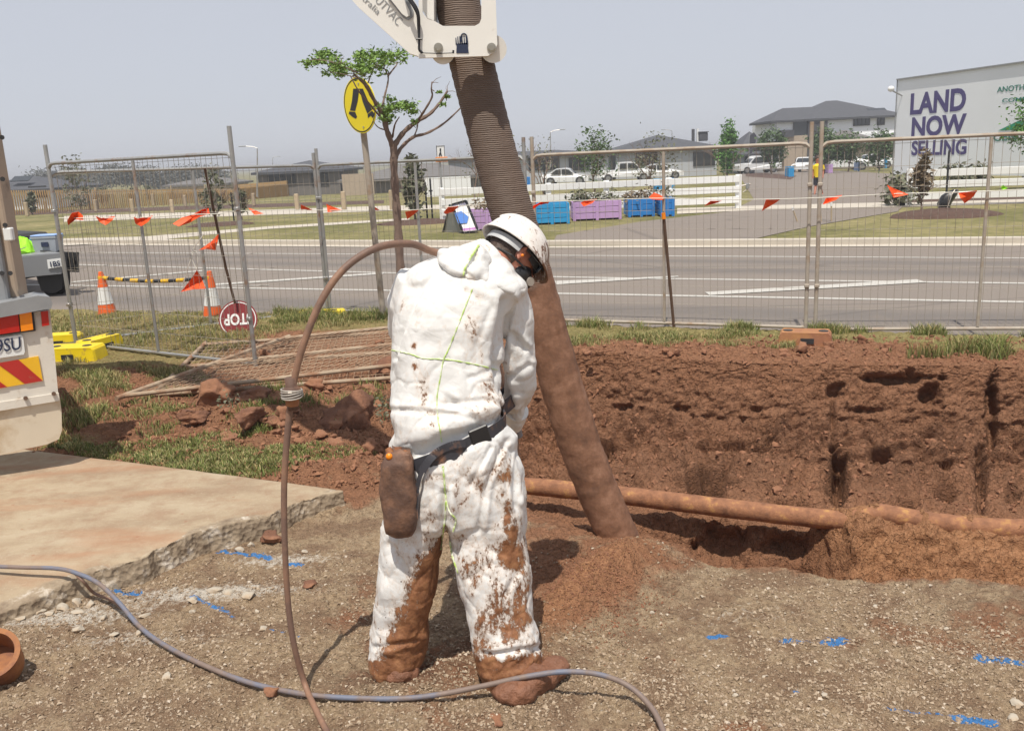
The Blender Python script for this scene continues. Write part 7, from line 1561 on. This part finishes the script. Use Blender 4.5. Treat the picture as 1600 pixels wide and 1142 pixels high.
    mR = mb(795, 745, 9, 22, .7); 
    for q in ((800, 870, 26, 34, .95), (803, 835, 14, 24, .85), (793, 800, 10, 30, .72), (815, 960, 20, 26, .72), (800, 990, 26, 18, .75), (822, 910, 10, 40, .6), (752, 990, 12, 50, .65), (770, 1040, 30, 20, .8), (815, 1045, 30, 25, .85), (728, 830, 22, 34, .47), (740, 890, 24, 40, .47), (812, 930, 16, 80, .62), (780, 950, 34, 50, .56), (785, 760, 16, 60, .50), (800, 850, 30, 60, .56)): mR = np.maximum(mR, mb(*q))
    mR = np.maximum(mR, .95 * sstep(1005, 1040, Y)); mud = np.where(isL, mud, mR)
    for q in ((650, 572, 7, 8, .9), (648, 540, 5, 6, .8), (660, 610, 13, 42, .36), (740, 530, 18, 40, .34), (742, 520, 7, 6, .60), (762, 600, 22, 24, .33), (670, 800, 14, 45, .45), (790, 640, 18, 25, .45), (800, 560, 16, 22, .33), (700, 650, 80, 30, .22), (665, 840, 12, 18, .55)): mud = np.maximum(mud, mb(*q))
    mud = np.maximum(mud, leg * (.22 + .16 * perlin(co * np.array([9, 9, 3]))))
    mud = np.maximum(mud, np.where(co[:, 1] > 3.2, .35, 0) * sstep(650, 760, Y)); mud = np.where(co[:, 1] > 3.12, np.maximum(mud, .6 * sstep(.5, .2, z)), mud)
    sp = np.clip(sstep(730, 800, Y) * .9 + mb(762, 598, 20, 22, 1.2) + mb(728, 580, 12, 12, .5) + .12, 0, 1)
    fattr(me, 'mud', mud); fattr(me, 'spots', sp); cov = mesh_obj('coverall', me, M['tyvek'], None, smooth=True)
    cov.parent = per; me.transform(Matrix.Translation(-root)); cov.location = (0, 0, 0)
    bv = BVHTree.FromPolygons([tuple(v) for v in co], [tuple(p.vertices) for p in me.polygons])
    # seam tape laid on the cloth
    def seam(ptl, r=.0032, bvh=bv, name='seam_tape'):
        out = []; pl = catmull([np.array([x, y]) for x, y in ptl], 10)
        for q in pl:
            h_ = bvh.ray_cast(Vector(CAM), V(ray(q[0], q[1])).normalized())
            if h_[0] is not None: out.append(h_[0] + h_[1] * .0008)
        if len(out) > 3:
            out = [out[0]] + [(out[i - 1] + out[i] * 2 + out[i + 1]) / 4 for i in range(1, len(out) - 1)] + [out[-1]]; MB().tube(out, [r * (1 + .3 * math.sin(i * 1.7)) for i in range(len(out))], 6).build(name, M['seam'], per, smooth=True)
    seam([(738, 452), (727, 480), (712, 518), (699, 550), (693, 562), (688, 590), (683, 620), (684, 650), (688, 675), (690, 690)], .0023)
    seam([(612, 547), (640, 553), (662, 560), (700, 562), (740, 569), (777, 578)], .0022)
    seam([(692, 728), (695, 760), (697, 790), (692, 830), (688, 858)], .0034); seam([(697, 782), (703, 800), (712, 812), (708, 830)], .003); seam([(703, 845), (707, 868), (716, 895)], .0032)
    # --- hood lying on the upper back
    b = MB(); b.ell(D(728, 412, 3.27), ((.098, .0, -.028), (0, .10, .02), (.012, .02, .050)), 24, 14); b.ell(D(775, 438, 3.27), ((.104, .0, -.052), (0, .09, .0), (.018, .02, .034)), 24, 14); b.ell(D(745, 408, 3.29), ((.06, 0, -.02), (0, .08, 0), (0, 0, .066)), 20, 12); b.ell(D(700, 400, 3.30), ((.035, 0, -.01), (0, .06, 0), (0, 0, .03)), 16, 10)
    hm = remesh(bpy.data.objects.new('tmp', b.mesh('h')), .006, 4); co2 = getco(hm); n2 = getno(hm); X2, Y2_ = pxy(co2); w2 = co2 + .05 * np.stack([fbm(co2 * 5 + k * 9, 2) for k in range(3)], -1)
    hf2 = np.zeros(len(co2)); trs = np.random.RandomState(5)
    for k in range(8):
        dv = trs.randn(3); dv /= np.linalg.norm(dv); fq = trs.uniform(6, 13); ph = (w2 @ dv) * fq + trs.rand(); hf2 += (np.abs((ph % 1) - .5) * 2 - .5) * (.035 / fq)
    hh = hf2 + .0015 * ridge(w2 * np.array([7, 7, 5]), 2) + .001 * fbm(co2 * 30, 2)
    for (x0, y0, x1, y1, w, d) in ((745, 395, 722, 440, 5, -.016), (782, 400, 766, 448, 6, -.02), (700, 398, 735, 432, 5, -.012), (790, 430, 815, 436, 5, -.012)):
        dx, dy = x1 - x0, y1 - y0; tt = np.clip(((X2 - x0) * dx + (Y2_ - y0) * dy) / (dx * dx + dy * dy), 0, 1); hh += d * np.exp(-(((X2 - x0 - tt * dx) ** 2 + (Y2_ - y0 - tt * dy) ** 2) / w ** 2))
    # hollow where the neck comes out
    nk = np.array(hc) ; co2 = co2 + n2 * hh[:, None]; setco(hm, co2); fattr(hm, 'mud', np.full(len(co2), .05)); fattr(hm, 'spots', np.full(len(co2), .1)); hb_ = BVHTree.FromPolygons([tuple(v) for v in co2], [tuple(p.vertices) for p in hm.polygons])
    mesh_obj('hood', hm, M['tyvek'], per, smooth=True)
    seam([(748, 384), (740, 396), (729, 414), (723, 432), (720, 440)], .004, hb_); seam([(782, 414), (774, 428), (769, 442), (764, 452)], .0042, hb_)
    # --- belt
    A = D(612, 724, 3.13); B = D(797, 653, 3.13); sl = (B[2] - A[2]) / (B[0] - A[0]); cc = np.array([(A[0] + B[0]) / 2, 3.13, 0]); r0 = []; n = 80
    for k in range(n):
        a = 2 * math.pi * k / n; d = Vector((math.cos(a), math.sin(a), 0)); zz = A[2] + sl * (cc[0] + math.cos(a) * .2 - A[0]); ori = Vector((cc[0], cc[1], zz)) + d * .6; d2 = Vector((-d.x, -d.y, 0)); hit = bv.ray_cast(ori, d2)
        R_ = .6 - hit[3] if hit[0] is not None else .17; r0.append(R_)
    r0 = np.array(r0); 
    for _ in range(3): r0 = (np.roll(r0, 1) + r0 * 2 + np.roll(r0, -1)) / 4
    rings_ = []
    for off, dz in ((.003, -.030), (.010, -.030), (.010, .030), (.003, .030)):
        ring = []
        for k in range(n): a = 2 * math.pi * k / n; rr = r0[k] + off; x = cc[0] + math.cos(a) * rr; ring.append((x, cc[1] + math.sin(a) * rr, A[2] + sl * (x - A[0]) + dz))
        rings_.append(ring)
    rings_.append(rings_[0]); belt = MB().rings(rings_, cap=False).build('belt', M['belt'], per, smooth=True)
    def bpt(x, y, o=.012):
        h_ = bv.ray_cast(Vector(CAM), V(ray(x, y)).normalized()); return (h_[0] - V(ray(x, y)).normalized() * o) if h_[0] is not None else V(D(x, y, 3.0))
    e0 = bpt(736, 687, .018); e1 = bpt(764, 675, .018); bd = (e1 - e0).normalized(); bn = bd.cross(Vector((0, 0, 1))).normalized(); bu = bn.cross(bd); Rb = Matrix((bd, bn, bu)).transposed(); bc = (e0 + e1) / 2; bk = MB()
    bk.box(bc, (.072, .012, .066), Rb, .004); bk.build('buckle', M['black'], belt); bk = MB()
    for k in (-.018, .012): bk.box(bc + bd * k - bn * .007, (.010, .006, .052), Rb, .002)
    bk.build('buckle_bars', M['strapgrey'] if False else M['dark'], belt)
    st = [bpt(728, 692, .02), bpt(705, 696, .03), bpt(684, 706, .035), bpt(668, 722, .035), bpt(656, 745, .03), bpt(650, 775, .028), bpt(649, 810, .03)]; st = catmull(st, 6); sm = MB()
    for i in range(len(st) - 1): sm.beam(st[i], st[i + 1], .004, .028 if i < 22 else .016, upv=(0, 0, 1) if i < 14 else (1, 0, 0))
    sm.build('strap_end', M['belt'], belt)
    # --- tool pouch
    pr = []
    for y, xl, xr, d, Yc in ((704, 603, 640, .040, 2.97), (722, 596, 646, .048, 2.96), (760, 593, 651, .05, 2.955), (800, 598, 652, .048, 2.95), (828, 603, 650, .040, 2.95), (837, 615, 645, .026, 2.95)): pr.append(sec(y, xl, xr, Yc, d, 24, .6))
    pmx = MB().rings(pr).mesh('tool_pouch'); bmx = bmesh.new(); bmx.from_mesh(pmx); bmesh.ops.subdivide_edges(bmx, edges=bmx.edges[:], cuts=3, use_grid_fill=True); bmesh.ops.recalc_face_normals(bmx, faces=bmx.faces); bmx.to_mesh(pmx); bmx.free(); cq = getco(pmx); nq = getno(pmx); cq += nq * (.006 * fbm(cq * 14, 3))[:, None]; setco(pmx, cq)
    pouch = mesh_obj('tool_pouch', pmx, M['leather'], per, smooth=True)
    tl = MB(); 
    for x, y, x1, y1, r in ((612, 712, 606, 700, .016), (622, 714, 622, 698, .018), (632, 712, 634, 704, .014)): tl.tube([D(x, y, 2.96), D(x1, y1, 2.97)], [r, r * .7], 10)
    tl.build('glove_bundle', M['steel_rust'], pouch, smooth=True); MB().ell(D(608, 713, 2.925), ((.012, 0, 0), (0, .01, 0), (0, 0, .012))).build('yellow_tool_tip', M['amber'], pouch, smooth=True)
    fl = MB(); fl.prism([D(612, 697, 2.98), D(626, 702, 2.95), D(640, 712, 2.93), (D(640, 722, 2.925)), D(618, 712, 2.93)], (0, .008, 0)); fl.build('pouch_flap', M['leather'], pouch)
    # --- boots
    def boot(name, pts, rad, sy=.8):
        bb = MB(); 
        for (p, r) in zip(pts, rad): bb.ell(p, ((r[0], 0, 0), (0, r[1], 0), (0, 0, r[2])), 20, 12)
        bm_ = remesh(bpy.data.objects.new('tmp', bb.mesh('b')), .006, 3); c_ = getco(bm_); n_ = getno(bm_); c_ = c_ + n_ * (.012 * fbm(c_ * 12, 4) + .008 * (.5 - worley(c_ * 22)[0]))[:, None]; c_[:, 2] = np.maximum(c_[:, 2], .004 + 0 * c_[:, 2]); setco(bm_, c_); mesh_obj(name, bm_, M['mudboot'], per, smooth=True)
    h0 = G(806, 1088, .03); h1 = G(866, 1050, .03); P_ = [h0 + (h1 - h0) * f + [0, .0, z_] for f, z_ in ((0, .02), (.35, .03), (.7, .015), (1, .012))]
    boot('boot', P_, [(.082, .062, .052), (.072, .07, .06), (.068, .064, .048), (.066, .058, .045)])
    h0 = G(622, 1066, .03) + [0, .06, 0]; P_ = [h0 + np.array([-.02 * k, .085 * k, .01]) for k in range(3)]; boot('boot', P_, [(.075, .068, .05), (.068, .07, .05), (.062, .065, .042)])
    # --- helmet, harness, hair, glasses, mask, ear plug
    ch = hc + Ud * .040 - Fd * .002; rows = []
    nu = 64
    for j in range(0, 26):
        th = j / 25 * math.pi / 2 * .995; ring = []
        for k in range(nu):
            a = 2 * math.pi * k / nu; ca, sa = math.cos(a), math.sin(a); pk = max(0, ca) ** 3; fl_ = .010 * max(0, 1 - j / 2.5); rF = .142 + fl_ + pk * .026 * max(0, 1 - j / 3); rS = .116 + fl_
            dip = -.012 * (1 - ca) * max(0, 1 - j / 8) * .6
            ring.append(ch + Fd * (rF * ca * math.cos(th)) + Sd * (rS * sa * math.cos(th)) + Ud * (-.018 + .128 * math.sin(th) + dip - pk * .006 * max(0, 1 - j / 2)))
        rows.append(ring)
    hb2 = MB(); n = nu; vs = [q for r in rows for q in r]; hb2.add(vs, [[i * n + k, i * n + (k + 1) % n, (i + 1) * n + (k + 1) % n, (i + 1) * n + k] for i in range(25) for k in range(n)] + [[25 * n + k for k in range(n)]])
    hme = hb2.mesh('helmet'); bmx = bmesh.new(); bmx.from_mesh(hme); bmesh.ops.recalc_face_normals(bmx, faces=bmx.faces); bmx.to_mesh(hme); bmx.free(); hq = getco(hme)
    fr_ = (hq - np.array(hc)) @ np.array(Fd); fattr(hme, 'mud', np.clip((fr_ + .02) / .14, 0, 1)); helm = mesh_obj('helmet', hme, M['helmet'], per, smooth=True); so_ = helm.modifiers.new('s', 'SOLIDIFY'); so_.thickness = .0045; so_.offset = -1
    # ridge along the crown
    rp = [ch + Fd * (.143 * math.cos(a)) + Ud * (-.018 + .1285 * math.sin(a)) for a in np.linspace(.45, 2.7, 24)]; rdg = MB().tube(rp, [.004 + .006 * math.sin(math.pi * i / 23) for i in range(24)], 8).mesh('crown_ridge'); fattr(rdg, 'mud', np.clip(((getco(rdg) - np.array(hc)) @ np.array(Fd)) / .1, 0, 1)); mesh_obj('crown_ridge', rdg, M['helmet'], helm, smooth=True)
    def strapband(name, u0, u1, rF, rS, a0, a1, m, tilt=0, th_=.003):
        vs = []; n = 30
        for i in range(n + 1):
            a = a0 + (a1 - a0) * i / n; wv = 1 if 4 < i < n - 4 else .8
            for ru, rr in ((u0, 0), (u1, 0), (u1, th_), (u0, th_)): vs.append(hc + Fd * ((rF + rr) * math.cos(a)) + Sd * ((rS + rr) * math.sin(a)) + Ud * (ru * 1.0 + tilt * (1 - math.cos(a)) * .5))
        fs = [[i * 4 + k, i * 4 + (k + 1) % 4, (i + 1) * 4 + (k + 1) % 4, (i + 1) * 4 + k] for i in range(n) for k in range(4)]; return MB().add(vs, fs).build(name, m, helm, smooth=True)
    strapband('harness_band', -.012, .018, .118, .094, math.radians(95), math.radians(265), M['strapgrey'], -.006); strapband('inner_harness', .018, .030, .106, .088, 0, 6.28, M['dark'])
    strapband('brow_pad', -.004, .03, .112, .09, -1.2, 1.2, M['dark'])
    b = MB(); b.ell(hc + Ud * .02 - Fd * .010, (Fd * .098, Sd * .0815, Ud * .104), 32, 20); b.ell(hc - Ud * .035 - Fd * .045, (Fd * .048, Sd * .062, Ud * .05), 24, 14)
    hm = remesh(bpy.data.objects.new('tmp', b.mesh('hair')), .005, 3); c_ = getco(hm); n_ = getno(hm); rel = c_ - np.array(hc); f_ = rel @ np.array(Fd); u_ = rel @ np.array(Ud); c_ = c_ + n_ * (.0025 * fbm(c_ * 50, 3) - .02 * sstep(.005, .03, f_ - .6 * np.clip(u_ - .0, 0, 1)) - .012 * sstep(-.055, -.085, u_))[:, None]; setco(hm, c_); mesh_obj('hair', hm, M['hair'], per, smooth=True)
    for s in (1, -1):
        MB().ell(hc + Sd * (s * .090) + Fd * .012 - Ud * .012, (Fd * .0055, Sd * .007, Ud * .0055), 12, 8).build('ear_plug', M['orange'], per, smooth=True)
        MB().ell(hc + Fd * .094 + Sd * (s * .032) + Ud * .022, (Fd * .012, Sd * .013, Ud * .011), 14, 10).build('eye', M['signwhite'], per, smooth=True)
    gm = MB()
    for s in (1, -1):
        gm.ell(hc + Fd * .108 + Sd * (s * .036) + Ud * .018, (Fd * .010 + Sd * (s * -.006), Sd * .034, Ud * .024), 18, 10); gm.tube([hc + Fd * .10 + Sd * (s * .068) + Ud * .022, hc + Fd * .05 + Sd * (s * .083) + Ud * .02, hc + Fd * .0 + Sd * (s * .085) + Ud * .018], .0035, 6)
    gm.build('safety_glasses', M['glass'], per, smooth=True)
    b = MB(); b.ell(hc + Fd * .062 - Ud * .045, (Fd * .060, Sd * .064, Ud * .058), 24, 14); b.ell(hc + Fd * .11 - Ud * .04, (Fd * .028, Sd * .032, Ud * .032), 18, 12); b.ell(hc + Fd * .035 - Ud * .075, (Fd * .05, Sd * .058, Ud * .03), 18, 10)
    mesh_obj('face_mask', remesh(bpy.data.objects.new('tmp', b.mesh('m')), .005, 3), M['black'], per, smooth=True)
    fm_ = MB(); fm_.cyl(hc + Fd * .105 - Ud * .045 + Sd * .03, hc + Fd * .112 - Ud * .047 + Sd * .052, .017, 16); fm_.build('mask_valve', M['silver'], per, smooth=True)
    MB().tube([hc + Fd * .06 + Sd * .066 - Ud * .03, hc + Sd * .082 - Ud * .04 - Fd * .02, hc - Fd * .07 + Sd * .05 - Ud * .045], .004, 6).build('mask_strap', M['dark'], per)
    # pale cuffs of the gloves
    for A_ in (RA, LA):
        p0 = D(*A_[-2][:3]); p1 = D(*A_[-1][:3]); MB().tube([p0 + (p1 - p0) * .2, p0 + (p1 - p0) * .6, p1], [A_[-2][3] * 1.06, A_[-2][3] * 1.0, A_[-1][3] * 1.05], 16, cap=True).build('glove_cuff', M['pale_planter'] if False else M['conew'], per, smooth=True)
worker()
# ------------------------------------------------------------------ the hazy air
hz_t = bpy.data.materials.new('haze'); hz_t.use_nodes = True; nt_ = hz_t.node_tree; nt_.nodes.clear(); ou = nt_.nodes.new('ShaderNodeOutputMaterial'); pv = nt_.nodes.new('ShaderNodeVolumePrincipled')
pv.inputs['Density'].default_value = .0013; pv.inputs['Color'].default_value = (.93, .95, 1, 1); pv.inputs['Anisotropy'].default_value = .2; nt_.links.new(pv.outputs[0], ou.inputs['Volume'])
o = MB().box((0, 500, 3.3), (5200, 6400, 12.8)).build('haze', hz_t); tag(o, kind='stuff', label='thin pale summer haze in the air over the whole site', cat='haze')
